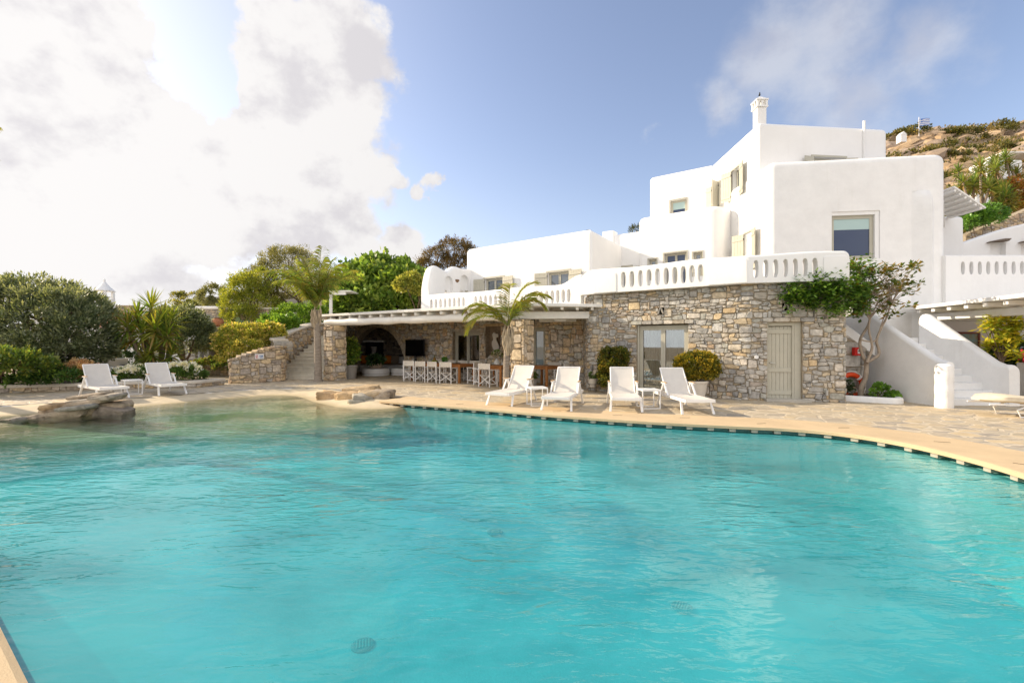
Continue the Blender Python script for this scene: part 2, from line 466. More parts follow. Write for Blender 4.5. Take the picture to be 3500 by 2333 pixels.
def backing(mb, path, z0, z1, thick, holes=(), m=1, step=1e9, d0=0.0, top=True):
    """solid wall behind the stones with rectangular openings (boxes between)"""
    pt = path if isinstance(path, Path2) else Path2(path)
    f1 = z1 if callable(z1) else (lambda u: z1)
    us = sorted(set([round(u, 4) for u in pt.u]+[round(x, 4) for h in holes for x in h[:2]]+([round(pt.L*i/max(1, int(pt.L/step)), 4) for i in range(int(pt.L/step)+1)] if step < 1e8 else [])))
    us = [min(u, pt.L) for u in us if 0 <= u <= pt.L+1e-3]
    for a, b in zip(us, us[1:]):
        if b-a < 1e-3: continue
        mid = (a+b)/2; segs = [(z0, None)]; hs = sorted([(h[2], h[3]) for h in holes if h[0] < mid < h[1]])
        zs = z0
        spans = []
        for za, zb in hs:
            if za > zs+1e-4: spans.append((zs, za, zs, za))
            zs = zb
        spans.append((zs, f1(a), zs, f1(b)))
        for (s0, s1, s2, s3) in spans:
            P = [pt.at(a, d0, s0), pt.at(b, d0, s2), pt.at(b, d0, s3), pt.at(a, d0, s1), pt.at(a, d0-thick, s0), pt.at(b, d0-thick, s2), pt.at(b, d0-thick, s3), pt.at(a, d0-thick, s1)]
            mb.add(P, [(0,1,2,3),(7,6,5,4),(4,5,1,0),(3,2,6,7),(0,3,7,4),(1,5,6,2)], m, (.22,.18,.13))
# ------------------------------------------------------------------ foliage
def leaves_mesh(name, P, D, S, L, W, C, m, parent, fold=0.15, loc=None):
    n = len(P); Nn = np.cross(D, S)
    v = np.empty((n, 4, 3)); v[:, 0] = P; v[:, 1] = P+D*(L*.45)[:, None]+S*(W*.5)[:, None]+Nn*(W*fold)[:, None]
    v[:, 2] = P+D*L[:, None]; v[:, 3] = P+D*(L*.45)[:, None]-S*(W*.5)[:, None]+Nn*(W*fold)[:, None]
    if loc is not None: v -= np.array(loc)[None, None, :]
    me = bpy.data.meshes.new(name); me.vertices.add(n*4); me.vertices.foreach_set('co', v.ravel())
    me.loops.add(n*4); me.loops.foreach_set('vertex_index', np.arange(n*4)); me.polygons.add(n)
    me.polygons.foreach_set('loop_start', np.arange(n)*4); me.polygons.foreach_set('loop_total', np.full(n, 4))
    me.update(calc_edges=True)
    a = np.ones((n, 4), dtype=np.float32); a[:, :3] = C
    me.attributes.new('tint', 'FLOAT_COLOR', 'FACE').data.foreach_set('color', a.ravel())
    me.materials.append(m); me.validate()
    o = bpy.data.objects.new(name, me); COL.objects.link(o)
    if parent is not None: o.parent = parent
    return o
def unit(a): return a/np.maximum(1e-6, np.linalg.norm(a, axis=1))[:, None]
def crown(name, blobs, n, size, pal, m, parent, seed=1, clumps=200, cr=.18, flat=.0, up=.3, jit=.12, inner=.12, tuft=False, tips=None, loc=None, lo=-.6):
    """leaf-sized faces gathered in clumps over the crown's blobs; pal = list of leaf colours"""
    n = int(n*1.45); size = (size[0]*1.18, size[1]*1.45)
    rg = np.random.default_rng(seed); B = np.array(blobs, dtype=float)
    area = (B[:,3]*B[:,4]+B[:,4]*B[:,5]+B[:,3]*B[:,5]); pr = area/area.sum()
    cc = []; cn = []
    tries = 0
    while len(cc) < clumps and tries < clumps*12:
        tries += 1
        b = B[rg.choice(len(B), p=pr)]; d = rg.normal(size=3); d /= np.linalg.norm(d)
        if d[2] < lo: continue
        k = 1+rg.normal()*jit
        k += .16*noise.noise(Vector((d[0]*2.3+b[0], d[1]*2.3+b[1], d[2]*2.3)))
        if rg.random() < inner: k *= rg.uniform(.45, .9)
        p = b[:3]+d*b[3:6]*k
        ins = (((p-B[:, :3])/(B[:, 3:6]*.82))**2).sum(1) < 1
        if ins.any() and rg.random() > inner: continue
        cc.append(p); nn = d/b[3:6]; cn.append(nn/np.linalg.norm(nn))
    cc = np.array(cc); cn = np.array(cn); k = len(cc)
    w = rg.uniform(.4, 1.6, k); w /= w.sum(); idx = rg.choice(k, size=n, p=w)
    crs = cr*rg.uniform(.6, 1.4, k)
    off = unit(rg.normal(size=(n, 3)))*(rg.random(n)**.5)[:, None]*crs[idx][:, None]
    nn = cn[idx]
    off -= nn*np.minimum(0, (off*nn).sum(1))[:, None]*.4
    P = cc[idx]+off
    D = unit(nn*.9+unit(off)*.9+rg.normal(size=(n, 3))*.55+np.array([0, 0, up]))
    S = unit(np.cross(D, unit(rg.normal(size=(n, 3)))))
    if flat > 0:
        S = unit(S*np.array([1, 1, 1-flat]))
    L = size[0]*rg.uniform(.6, 1.3, n); W = size[1]*rg.uniform(.7, 1.25, n)
    pal = np.array(pal, dtype=float); ci = rg.integers(0, len(pal), k); cl = pal[ci[idx]]
    alt = pal[rg.integers(0, len(pal), n)]; mixv = (rg.random(n) < .35)[:, None]
    C = np.where(mixv, alt, cl)*rg.uniform(.75, 1.3, n)[:, None]*rg.uniform(.8, 1.2, k)[idx][:, None]
    if tips is not None:
        r = ((off*nn).sum(1)/crs[idx]); sel = (r > .45) & (rg.random(n) < tips[1]); C[sel] = np.array(tips[0])*rg.uniform(.8, 1.2, sel.sum())[:, None]
    return leaves_mesh(name, P, D, S, L, W, np.clip(C*1.4, 0, .75), m, parent, loc=loc)
def limb(mb, p, q, r0, r1, rng, bend=.12, k=6, n=7, col=None):
    p = Vector(p); q = Vector(q); L = (q-p).length; pts = []; b1 = Vector((rng.uniform(-1,1), rng.uniform(-1,1), rng.uniform(-.3,.6)))*L*bend
    for i in range(k+1):
        t = i/k; pts.append(p.lerp(q, t)+b1*math.sin(PI*t)+Vector((rng.uniform(-1,1), rng.uniform(-1,1), 0))*L*.012*(0 < i < k))
    mb.tube(pts, [lerp(r0, r1, (i/k)**.8)*(1+.08*rng.uniform(-1,1)) for i in range(k+1)], n, col=col); return pts
def tree(name, label, cat, base, blobs, n, size, pal, mleaf, seed, trunk_r=.12, fork=.45, clumps=200, cr=.2, group=None, barkm=None, crownname='crown', limbs=None, **kw):
    t = thing(name, label, cat, base, 0, group); rng = random.Random(seed); mb = MB(); base = Vector(base)
    c = sum((Vector(b[:3]) for b in blobs), Vector())/len(blobs); f = base.lerp(Vector((c.x, c.y, c.z)), fork)
    limb(mb, base-Vector((0,0,.08)), f, trunk_r, trunk_r*.75, rng, .06)
    for b in (blobs if limbs is None else blobs[:limbs]):
        e = Vector(b[:3])+Vector((0,0,b[5]*.2)); pts = limb(mb, f, e, trunk_r*.6, trunk_r*.18, rng, .12)
        for j in range(3):
            d = Vector((rng.uniform(-1,1)*b[3], rng.uniform(-1,1)*b[4], rng.uniform(-.2,1)*b[5]))*.75
            limb(mb, pts[4], Vector(b[:3])+d, trunk_r*.25, trunk_r*.06, rng, .1, n=5)
    mb.build('trunk', barkm or BARK, t, smooth=50, world=True)
    crown(crownname, blobs, n, size, pal, mleaf, t, seed=seed, clumps=clumps, cr=cr, loc=base, **kw)
    return t
def shrub(name, label, cat, base, blobs, n, size, pal, mleaf, seed, clumps=120, cr=.12, group=None, stems=5, stem_r=.02, **kw):
    t = thing(name, label, cat, base, 0, group); rng = random.Random(seed); mb = MB(); base = Vector(base)
    for i in range(stems):
        b = blobs[i % len(blobs)]; e = Vector(b[:3])+Vector((rng.uniform(-.5,.5)*b[3], rng.uniform(-.5,.5)*b[4], rng.uniform(0,.6)*b[5]))
        limb(mb, base+Vector((rng.uniform(-.1,.1), rng.uniform(-.1,.1), -.03)), e, stem_r, stem_r*.3, rng, .1, n=5)
    mb.build('stem', BARK, t, smooth=50, world=True)
    crown('foliage', blobs, n, size, pal, mleaf, t, seed=seed, clumps=clumps, cr=cr, loc=base, **kw)
    return t
def frond(mb, base, az, el, L, droop, rng, pairs=34, ll=.55, pal=((.12,.17,.03),(.2,.22,.04)), w=.022, hang=.5, stemcol=(.25,.26,.08), curl=0.0):
    """feather palm leaf: arching midrib with folded leaflets"""
    d = Vector((math.cos(az)*math.cos(el), math.sin(az)*math.cos(el), math.sin(el))); p = Vector(base); k = 16; pts = [p.copy()]
    side_turn = rng.uniform(-.2,.2)+curl
    for i in range(k):
        t = (i+1)/k; d = (d+Vector((0,0,-1))*droop*(.25+1.5*t)/k+Vector((-math.sin(az), math.cos(az), 0))*side_turn/k).normalized(); p = p+d*L/k; pts.append(p.copy())
    mb.tube(pts, [.022*(1-.8*i/k)*max(.5, L/2) for i in range(k+1)], 5, col=stemcol)
    for i in range(pairs):
        t = .14+.86*(i+rng.random()*.6)/pairs; x = min(k-1e-3, t*k); j = int(x); q = pts[j].lerp(pts[j+1], x-j); dd = (pts[j+1]-pts[j]).normalized()
        sd = dd.cross(Vector((0,0,1))); sd = sd.normalized() if sd.length > .05 else Vector((1,0,0)); up = sd.cross(dd).normalized()
        for s in (-1, 1):
            l = ll*(math.sin(PI*min(1, (t*.86+.12)))**.6)*rng.uniform(.8, 1.1)+.05; dv = (sd*s*.8+dd*(.55+.5*t)+up*rng.uniform(.0,.35)).normalized()
            c = tuple(lerp(pal[0][z], pal[1][z], min(1, max(0, rng.random()*.7+t*.4))) for z in range(3)); a = q.copy(); wd = w*rng.uniform(.8,1.2)
            wv = dd.cross(dv); wv = (wv.normalized() if wv.length > .01 else up).lerp(dd, .5).normalized(); vs = [a-wv*wd*.35, a+wv*wd*.35]; kk = 3
            for g in range(kk):
                dv = (dv+Vector((0,0,-1))*hang*(g+.6)/kk*rng.uniform(.6,1.2)).normalized(); a = a+dv*l/kk; ww = wd*(.5, .4, .04)[g]; vs += [a-wv*ww, a+wv*ww]
            mb.add(vs, [(0,1,3,2),(2,3,5,4),(4,5,7,6)], 0, c)
def sword_head(mb, c, r, n, rng, pal, w=.045, axis=(0,0,1), dead=.15):
    """yucca rosette: stiff pointed leaves in every direction, the oldest hanging"""
    c = Vector(c); ax = Vector(axis).normalized()
    for i in range(n):
        t = i/n; th = i*2.39996+rng.uniform(-.2,.2); el = lerp(1.45, -.75, t**.8)+rng.uniform(-.12,.12)
        o = ax.orthogonal().normalized(); o2 = ax.cross(o); h = o*math.cos(th)+o2*math.sin(th); d = (h*math.cos(el)+ax*math.sin(el)).normalized()
        L = r*rng.uniform(.75, 1.1)*(1 if el > -.3 else .85); sd = d.cross(ax); sd = sd.normalized() if sd.length > .05 else o
        nr = sd.cross(d); b = c-ax*t*r*.35; drop = Vector((0,0,-1))*L*(.05+.12*t)
        col = (.34,.24,.09) if (t > .85 and rng.random() < dead*4) else tuple(x*rng.uniform(.8,1.25) for x in rng.choice(pal)); ww = w*rng.uniform(.8, 1.15)
        m1 = b+d*L*.35; m2 = b+d*L*.7+drop*.4; e = b+d*L+drop
        vs = [b-sd*ww*.35, b+sd*ww*.35, m1-sd*ww*.5+nr*ww*.2, m1+sd*ww*.5+nr*ww*.2, m2-sd*ww*.38, m2+sd*ww*.38, e, m1-nr*ww*.1, m2-nr*ww*.12]
        mb.add(vs, [(0,1,7),(0,7,2),(1,3,7),(2,7,8,4),(7,3,5,8),(4,8,6),(8,5,6)], 0, col)
def frange(a, b, n): return [a+(b-a)*i/(n-1) for i in range(n)]
# ------------------------------------------------------------------ shared materials
BARK = mat('bark', (.16,.115,.08), .9, var=.4, vscale=14, bump=.8, bscale=30, bdist=.02)
LEAF = leafmat('leaf', .38); LEAFG = leafmat('glossy_leaf', .28, .35, .5); PALML = leafmat('palm_leaf', .42, .5)
STONE = mat('rubble_stone', (.4,.36,.3), .88, var=.32, vscale=9, bump=.9, bscale=38, attr=True, bdist=.02, spec=.15)
MORTAR = mat('mortar', (.33,.28,.21), .95, var=.3, vscale=12, bump=.6, bscale=60, spec=.1)
PLASTER = mat('white_plaster', (.82,.815,.80), .8, var=.035, vscale=.9, bump=.35, bscale=7, spec=.2, bdist=.02, detail=8)
PLASTER2 = mat('white_plaster_worn', (.82,.815,.80), .85, var=.045, vscale=2.2, bump=.5, bscale=12, spec=.2, bdist=.02)
TIMBERW = mat('white_timber', (.78,.76,.72), .55, var=.05, vscale=4, bump=.3, bscale=20, spec=.3)
JOIN = mat('grey_green_joinery', (.46,.44,.36), .5, var=.05, vscale=5, spec=.35)
WHITEM = mat('white_metal', (.80,.79,.77), .35, spec=.45)
SLING = mat('white_mesh_fabric', (.64,.60,.54), .8, bump=.25, bscale=300, var=.04, vscale=6)
TEAK = mat('teak', (.36,.15,.045), .45, var=.3, vscale=5, stretch=(1,14,14), bump=.2, bscale=20)
TEAKL = mat('light_teak', (.52,.31,.13), .5, var=.25, vscale=6, stretch=(1,14,14))
CONC = mat('pale_concrete', (.46,.43,.37), .85, var=.14, vscale=2.5, bump=.4, bscale=25)
SOIL = mat('soil', (.12,.085,.055), .95, var=.4, vscale=8, bump=1, bscale=20, bdist=.04)
TERRA = mat('terracotta', (.42,.17,.08), .8, var=.2, vscale=6)
DARK = mat('dark_interior', (.012,.013,.014), .9)
def glass_mat(name, base, tr=0.0):
    m = bpy.data.materials.new(name); m.use_nodes = True; nt = m.node_tree; b = nt.nodes['Principled BSDF']
    b.inputs['Base Color'].default_value = (*base, 1); b.inputs['Roughness'].default_value = .02; b.inputs['Specular IOR Level'].default_value = .9
    b.inputs['Coat Weight'].default_value = 1.0; b.inputs['Coat IOR'].default_value = 1.8; b.inputs['Coat Roughness'].default_value = .01
    if tr > 0:
        t = N(nt, 'ShaderNodeBsdfTransparent', inp={'Color': (.78,.86,.85,1)}); g = N(nt, 'ShaderNodeBsdfGlossy', inp={'Roughness': .015, 'Color': (1,1,1,1)})
        fr = N(nt, 'ShaderNodeFresnel', inp={'IOR': 2.6}); mx = N(nt, 'ShaderNodeMixShader'); nt.links.new(fr.outputs[0], mx.inputs[0])
        nt.links.new(t.outputs[0], mx.inputs[1]); nt.links.new(g.outputs[0], mx.inputs[2]); nt.links.new(mx.outputs[0], nt.nodes['Material Output'].inputs[0])
    MATS[name] = m; return m
GLASS = glass_mat('window_glass', (.05,.075,.10)); GLASSB = glass_mat('blue_window_glass', (.02,.04,.10)); GLASSB.node_tree.nodes['Principled BSDF'].inputs['Coat Weight'].default_value = .15; GLASSB.node_tree.nodes['Principled BSDF'].inputs['Specular IOR Level'].default_value = .45; GLASST = glass_mat('clear_door_glass', (.1,.1,.1), 1)

# ------------------------------------------------------------------ outlines of pool, coping and beach (metres, seen from above)
WZ = -0.13
cop_in = catmull([(-3.6,12.35),(-3.13,12.1),(-1.83,11.4),(-.34,10.6),(.95,9.81),(2.6,9.02),(4.09,8.5),(5.0,8.22),(5.6,7.8),(5.95,7.2),(6.08,6.5),(6.02,5.6),(5.7,4.5),(5.1,3.0),(4.2,1.2),(3.2,-.6),(2.2,-1.25)], 8)
near_edge = [V2((1.5,-.52)), V2((0,.53)), V2((-2.11,2.02)), V2((-2.87,2.55)), V2((-6,4.72)), V2((-9.6,7.2))]
beach_out = catmull([(-11.4,8.2),(-12.6,8.9),(-13.6,9.6),(-13.2,10.9),(-12.2,11.7),(-11.2,12.5),(-10.5,13.4),(-9.7,14.5),(-8.9,15.6),(-7.5,16.1),(-6.0,15.5),(-4.7,13.9),(-3.9,12.9)], 8)
inner_loop = [V2(p) for p in cop_in]+near_edge
def offs_path(P, d):
    n = pathnormals(P); return [p+q*d for p, q in zip(P, n)]
cop_out = [p for p in offs_path(cop_in, -1.12)]       # outward is to the left of the direction of travel
near_out = [p for p in offs_path([cop_in[-1]]+near_edge, -1.6)][1:]
hole = [V2(p) for p in beach_out[:-1]]+[V2(p) for p in cop_in]+near_edge
hole_big = [V2(p) for p in beach_out[:-1]]+cop_out+near_out+[V2((-11.0,6.9))]
def dist_poly(p, P):
    d = 1e9
    for a, b in zip(P, P[1:]):
        ab = b-a; t = max(0, min(1, (p-a).dot(ab)/ab.length_squared)); d = min(d, (p-a-ab*t).length)
    return d
def inside(p, poly):
    c = False; n = len(poly)
    for i in range(n):
        a, b = poly[i], poly[(i+1) % n]
        if (a[1] > p[1]) != (b[1] > p[1]) and p[0] < (b[0]-a[0])*(p[1]-a[1])/(b[1]-a[1])+a[0]: c = not c
    return c
def sheet(name, outer, hole_, z, m, tess=None):
    """flat sheet with the pool cut out of it"""
    o = [Vector((p[0], p[1], 0)) for p in ccw(outer)]; h = [Vector((p[0], p[1], 0)) for p in reversed(ccw(hole_))]
    tris = geometry.tessellate_polygon([o, h]); vs = [(p.x, p.y, z) for p in o+h]; mb = MB()
    fs = []
    for t in tris:
        a, b, c = (Vector(vs[i]) for i in t); nz = (b-a).cross(c-a).z
        fs.append(tuple(t) if nz > 0 else tuple(reversed(t)))
    mb.add(vs, fs); return mb.build(name, m)

# crazy paving
def paving_mat():
    m = bpy.data.materials.new('flagstone_paving'); m.use_nodes = True; nt = m.node_tree; b = nt.nodes['Principled BSDF']; L = nt.links.new
    tc = N(nt, 'ShaderNodeTexCoord'); nz = N(nt, 'ShaderNodeTexNoise', inp={'Scale': 1.3, 'Detail': 3.0}); L(tc.outputs['Object'], nz.inputs['Vector'])
    ad = N(nt, 'ShaderNodeMixRGB', blend_type='LINEAR_LIGHT', inp={'Fac': .16}); L(tc.outputs['Object'], ad.inputs['Color1']); L(nz.outputs['Color'], ad.inputs['Color2'])
    mp = N(nt, 'ShaderNodeMapping'); mp.inputs['Scale'].default_value = (2.7, 3.3, 0); L(ad.outputs[0], mp.inputs['Vector'])
    ve = N(nt, 'ShaderNodeTexVoronoi', feature='DISTANCE_TO_EDGE', inp={'Scale': 1.0, 'Randomness': .9}); vc = N(nt, 'ShaderNodeTexVoronoi', feature='F1', inp={'Scale': 1.0, 'Randomness': .9})
    L(mp.outputs[0], ve.inputs['Vector']); L(mp.outputs[0], vc.inputs['Vector'])
    rp = N(nt, 'ShaderNodeValToRGB'); L(vc.outputs['Color'], rp.inputs[0]); e = rp.color_ramp.elements
    e[0].position = 0.0; e[0].color = (.37,.32,.24,1); e[1].position = 1; e[1].color = (.58,.47,.32,1)
    for pos, c in ((.25,(.50,.41,.28)),(.42,(.33,.29,.24)),(.6,(.56,.44,.27)),(.8,(.41,.365,.29))): x = e.new(pos); x.color = (*c, 1)
    n2 = N(nt, 'ShaderNodeTexNoise', inp={'Scale': 5.0, 'Detail': 8.0, 'Roughness': .7}); L(tc.outputs['Object'], n2.inputs['Vector'])
    r2 = N(nt, 'ShaderNodeMapRange', inp={'From Min': .3, 'From Max': .7, 'To Min': .78, 'To Max': 1.2}); L(n2.outputs['Fac'], r2.inputs['Value'])
    sc = N(nt, 'ShaderNodeVectorMath', operation='SCALE'); L(rp.outputs[0], sc.inputs[0]); L(r2.outputs[0], sc.inputs['Scale'])
    n3 = N(nt, 'ShaderNodeTexNoise', inp={'Scale': 9.0, 'Detail': 4.0}); L(tc.outputs['Object'], n3.inputs['Vector'])
    wd = N(nt, 'ShaderNodeMapRange', inp={'From Min': .3, 'From Max': .7, 'To Min': .035, 'To Max': .075}); L(n3.outputs['Fac'], wd.inputs['Value'])
    jt = N(nt, 'ShaderNodeMath', operation='DIVIDE'); L(ve.outputs['Distance'], jt.inputs[0]); L(wd.outputs[0], jt.inputs[1])
    sm = N(nt, 'ShaderNodeMapRange', interpolation_type='SMOOTHSTEP', inp={'From Min': .7, 'From Max': 1.15}); L(jt.outputs[0], sm.inputs['Value'])
    mx = N(nt, 'ShaderNodeMix', data_type='RGBA'); mx.inputs[6].default_value = (.56,.48,.36,1); L(sm.outputs[0], mx.inputs[0]); L(sc.outputs[0], mx.inputs[7]); L(mx.outputs[2], b.inputs['Base Color'])
    ma = N(nt, 'ShaderNodeMath', operation='MULTIPLY_ADD', inp={1: .35}); L(n2.outputs['Fac'], ma.inputs[0]); L(sm.outputs[0], ma.inputs[2])
    bp = N(nt, 'ShaderNodeBump', inp={'Strength': .55, 'Distance': .02}); L(ma.outputs[0], bp.inputs['Height']); L(bp.outputs[0], b.inputs['Normal'])
    b.inputs['Roughness'].default_value = .62; b.inputs['Specular IOR Level'].default_value = .3
    return m
PAVE = paving_mat()
SANDC = mat('sand_coloured_resin', (.58,.44,.27), .85, var=.1, vscale=1.5, bump=.9, bscale=90, detail=9, bdist=.006)
SANDP = mat('sand_plaster', (.70,.585,.40), .8, var=.13, vscale=1.2, bump=.5, bscale=30, detail=8)
EARTH = mat('dry_earth', (.27,.20,.13), .95, var=.35, vscale=.6, bump=.8, bscale=6, detail=9, bdist=.05)
structure(sheet('ground', [(-400,-200),(400,-200),(400,600),(-400,600)], hole_big, -.012, EARTH))
structure(sheet('patio', [(-26,-6),(22,-6),(22,24),(8,26),(-26,27)], hole_big, 0.0, PAVE))

# coping: one slab all the way round on small spacer blocks
def strip(mb, A, B, za, zb, m=0):
    n = len(A); mb.add([(p[0], p[1], za) for p in A]+[(p[0], p[1], zb) for p in B], [(i, i+1, n+i+1, n+i) for i in range(n-1)], m)
cope = thing('pool_coping', None, None, (0, 8, 0)); cope['kind'] = 'structure'
mb = MB()
nose = offs_path(cop_in, .0)
cin = cop_in; rim = [p.lerp(q, .03) for p, q in zip(cop_in, cop_out)]
A = cop_out; 
strip(mb, rim, A, .006, .006); strip(mb, cin, rim, -.006, .006); strip(mb, cin, cin, -.055, -.006)
fin = offs_path(cop_in, -.22); strip(mb, fin, cin, -.055, -.055)
ni = [cop_in[-1]]+near_edge; no = [cop_out[-1]]+near_out; nr = [p.lerp(q, .02) for p, q in zip(ni, no)]
strip(mb, nr, no, -.055, .006); strip(mb, ni, nr, -.07, -.055); strip(mb, ni, ni, -.16, -.07)
sl = mb.build('coping_slab', SANDC, cope, world=True); fixn(sl)
blk = None; pc = Path2(cop_in); u = .4; SPACER = mat('pale_spacer_stone', (.40,.36,.29), .8, var=.3, vscale=8); k = 0
while u < pc.L*.62:
    p = pc.at(u, -.02, -.085); d = pc.dir(u); a = math.atan2(d.y, d.x)
    if blk is None:
        mb = MB().box((0,.08,0), (.11,.16,.058)); blk = mb.build('spacer_block', SPACER, cope, bevel=.004); blk.location = p-Vector((0,8,0)); blk.rotation_euler = (0,0,a)
    else:
        b2 = blk.copy(); COL.objects.link(b2); b2.parent = cope; b2.location = p-Vector((0,8,0)); b2.rotation_euler = (0,0,a)
    u += .375; k += 1

jm = mat('joint_dark', (.10,.075,.05), .9); u = 1.0; po = Path2([p.lerp(q, .5) for p, q in zip(cop_in, cop_out)])
for i in range(11):
    d = po.dir(u); n_ = Vector((d.y,-d.x)); p = po.at(u, .18*math.sin(i*2.3), .0085); a = math.atan2(d.y, d.x)+R(35+20*math.sin(i)); MB().box(p, (.20,.012,.004), a).build('expansion_joint', jm, cope, world=True); u += 1.35
# basin floor, with a shelving beach on the far left
POOLM = bpy.data.materials.new('pool_plaster'); POOLM.use_nodes = True
def pool_material():
    nt = POOLM.node_tree; b = nt.nodes['Principled BSDF']; L = nt.links.new; a = N(nt, 'ShaderNodeAttribute', attribute_name='sandy')
    tc = N(nt, 'ShaderNodeTexCoord'); nz = N(nt, 'ShaderNodeTexNoise', inp={'Scale': 3.0, 'Detail': 7.0, 'Roughness': .65}); L(tc.outputs['Object'], nz.inputs['Vector'])
    mx = N(nt, 'ShaderNodeMix', data_type='RGBA'); mx.inputs[6].default_value = (.22,.50,.53,1); L(a.outputs['Fac'], mx.inputs[0])
    aw = N(nt, 'ShaderNodeAttribute', attribute_name='wet'); mw = N(nt, 'ShaderNodeMix', data_type='RGBA'); mw.inputs[6].default_value = (.60,.50,.34,1); mw.inputs[7].default_value = (.33,.27,.135,1); L(aw.outputs['Fac'], mw.inputs[0]); L(mw.outputs[2], mx.inputs[7])
    rp = N(nt, 'ShaderNodeMapRange', inp={'From Min': .3, 'From Max': .7, 'To Min': .84, 'To Max': 1.14}); L(nz.outputs['Fac'], rp.inputs['Value'])
    sc = N(nt, 'ShaderNodeVectorMath', operation='SCALE'); L(mx.outputs[2], sc.inputs[0]); L(rp.outputs[0], sc.inputs['Scale']); L(sc.outputs[0], b.inputs['Base Color'])
    b.inputs['Roughness'].default_value = .8; b.inputs['Specular IOR Level'].default_value = .2
    bp = N(nt, 'ShaderNodeBump', inp={'Strength': .4, 'Distance': .01}); n3 = N(nt, 'ShaderNodeTexNoise', inp={'Scale': 40.0, 'Detail': 5.0}); L(tc.outputs['Object'], n3.inputs['Vector']); L(n3.outputs['Fac'], bp.inputs['Height']); L(bp.outputs[0], b.inputs['Normal'])
pool_material()
shelf = [V2(p) for p in [(-2.6,13.2),(-2.9,11.6),(-4.25,10.3),(-6.1,9.7),(-9.2,8.55),(-12.5,7.4)]]
def sgn_shelf(p):
    d = 1e9; s = 1
    for a, b in zip(shelf, shelf[1:]):
        ab = b-a; t = max(0, min(1, (p-a).dot(ab)/ab.length_squared)); q = a+ab*t; l = (p-q).length
        if l < d: d = l; s = 1 if ab.x*(p.y-a.y)-ab.y*(p.x-a.x) < 0 else -1
    return d*s           # positive on the beach side
def smooth(t): t = max(0, min(1, t)); return t*t*(3-2*t)
BO = [V2(p) for p in beach_out]; hb = [V2(p) for p in hole_big]
x0, x1, y0, y1, st = -14.2, 7.2, -2.0, 16.6, .16
nx = int((x1-x0)/st)+1; ny = int((y1-y0)/st)+1; vs = []; sandy = []
for j in range(ny):
    for i in range(nx):
        p = V2((x0+i*st, y0+j*st)); s = sgn_shelf(p); deep = -.85-.75*smooth((10.5-p.y)/6.0)*smooth((p.x+7)/5)
        wave = .03*noise.noise(Vector((p.x*.5, p.y*.5, 0)))
        if s > -1.2:
            d = dist_poly(p, BO); inn = inside(p, hb); d = d if inn else -d
            if d < 0: zb = -.02+max(-.2, d*.15)-.02
            else: zb = -.001-.12*(d/1.05) if d < 1.05 else (-.121-.22*smooth((d-1.05)/1.6)*1.0-.06*max(0, min(1, (d-1.5)/2)))
            if d > .15: zb += wave*.6
            t = smooth((-s+.05)/.65); z = lerp(zb, deep, t); sd = 1-smooth((-s-.15)/.5)
        else: z = deep+wave; sd = 0
        vs.append((p.x, p.y, z)); sandy.append(sd)
fs = [(j*nx+i, j*nx+i+1, (j+1)*nx+i+1, (j+1)*nx+i) for j in range(ny-1) for i in range(nx-1)]
# drop faces fully outside the hole so nothing pokes through the patio
cenin = {}
keep = []
for f in fs:
    c = V2(((vs[f[0]][0]+vs[f[2]][0])/2, (vs[f[0]][1]+vs[f[2]][1])/2))
    keep.append(f)
mb = MB(); mb.add(vs, keep); basin = mb.build('pool_floor', POOLM, None, smooth=80); structure(basin)
at_ = basin.data.attributes.new('sandy', 'FLOAT', 'POINT'); at_.data.foreach_set('value', sandy)
aw_ = basin.data.attributes.new('wet', 'FLOAT', 'POINT'); aw_.data.foreach_set('value', [smooth((-.10-v[2])/.05) for v in vs])
# pool wall under the coping
mb = MB(); wl = offs_path(cop_in, -.16); lo = wl
ledge = offs_path(cop_in, -.02)
strip(mb, ledge, ledge, -2.6, WZ-.012); strip(mb, ledge, offs_path(cop_in, -.24), WZ-.012, WZ-.012); bk = offs_path(cop_in, -.24); strip(mb, bk, bk, WZ-.02, -.03)
strip(mb, ni, ni, -2.6, -.16)
pw = mb.build('pool_wall', mat('pool_wall_plaster', (.24,.55,.53), .8, var=.1, vscale=3), None); fixn(pw); structure(pw)

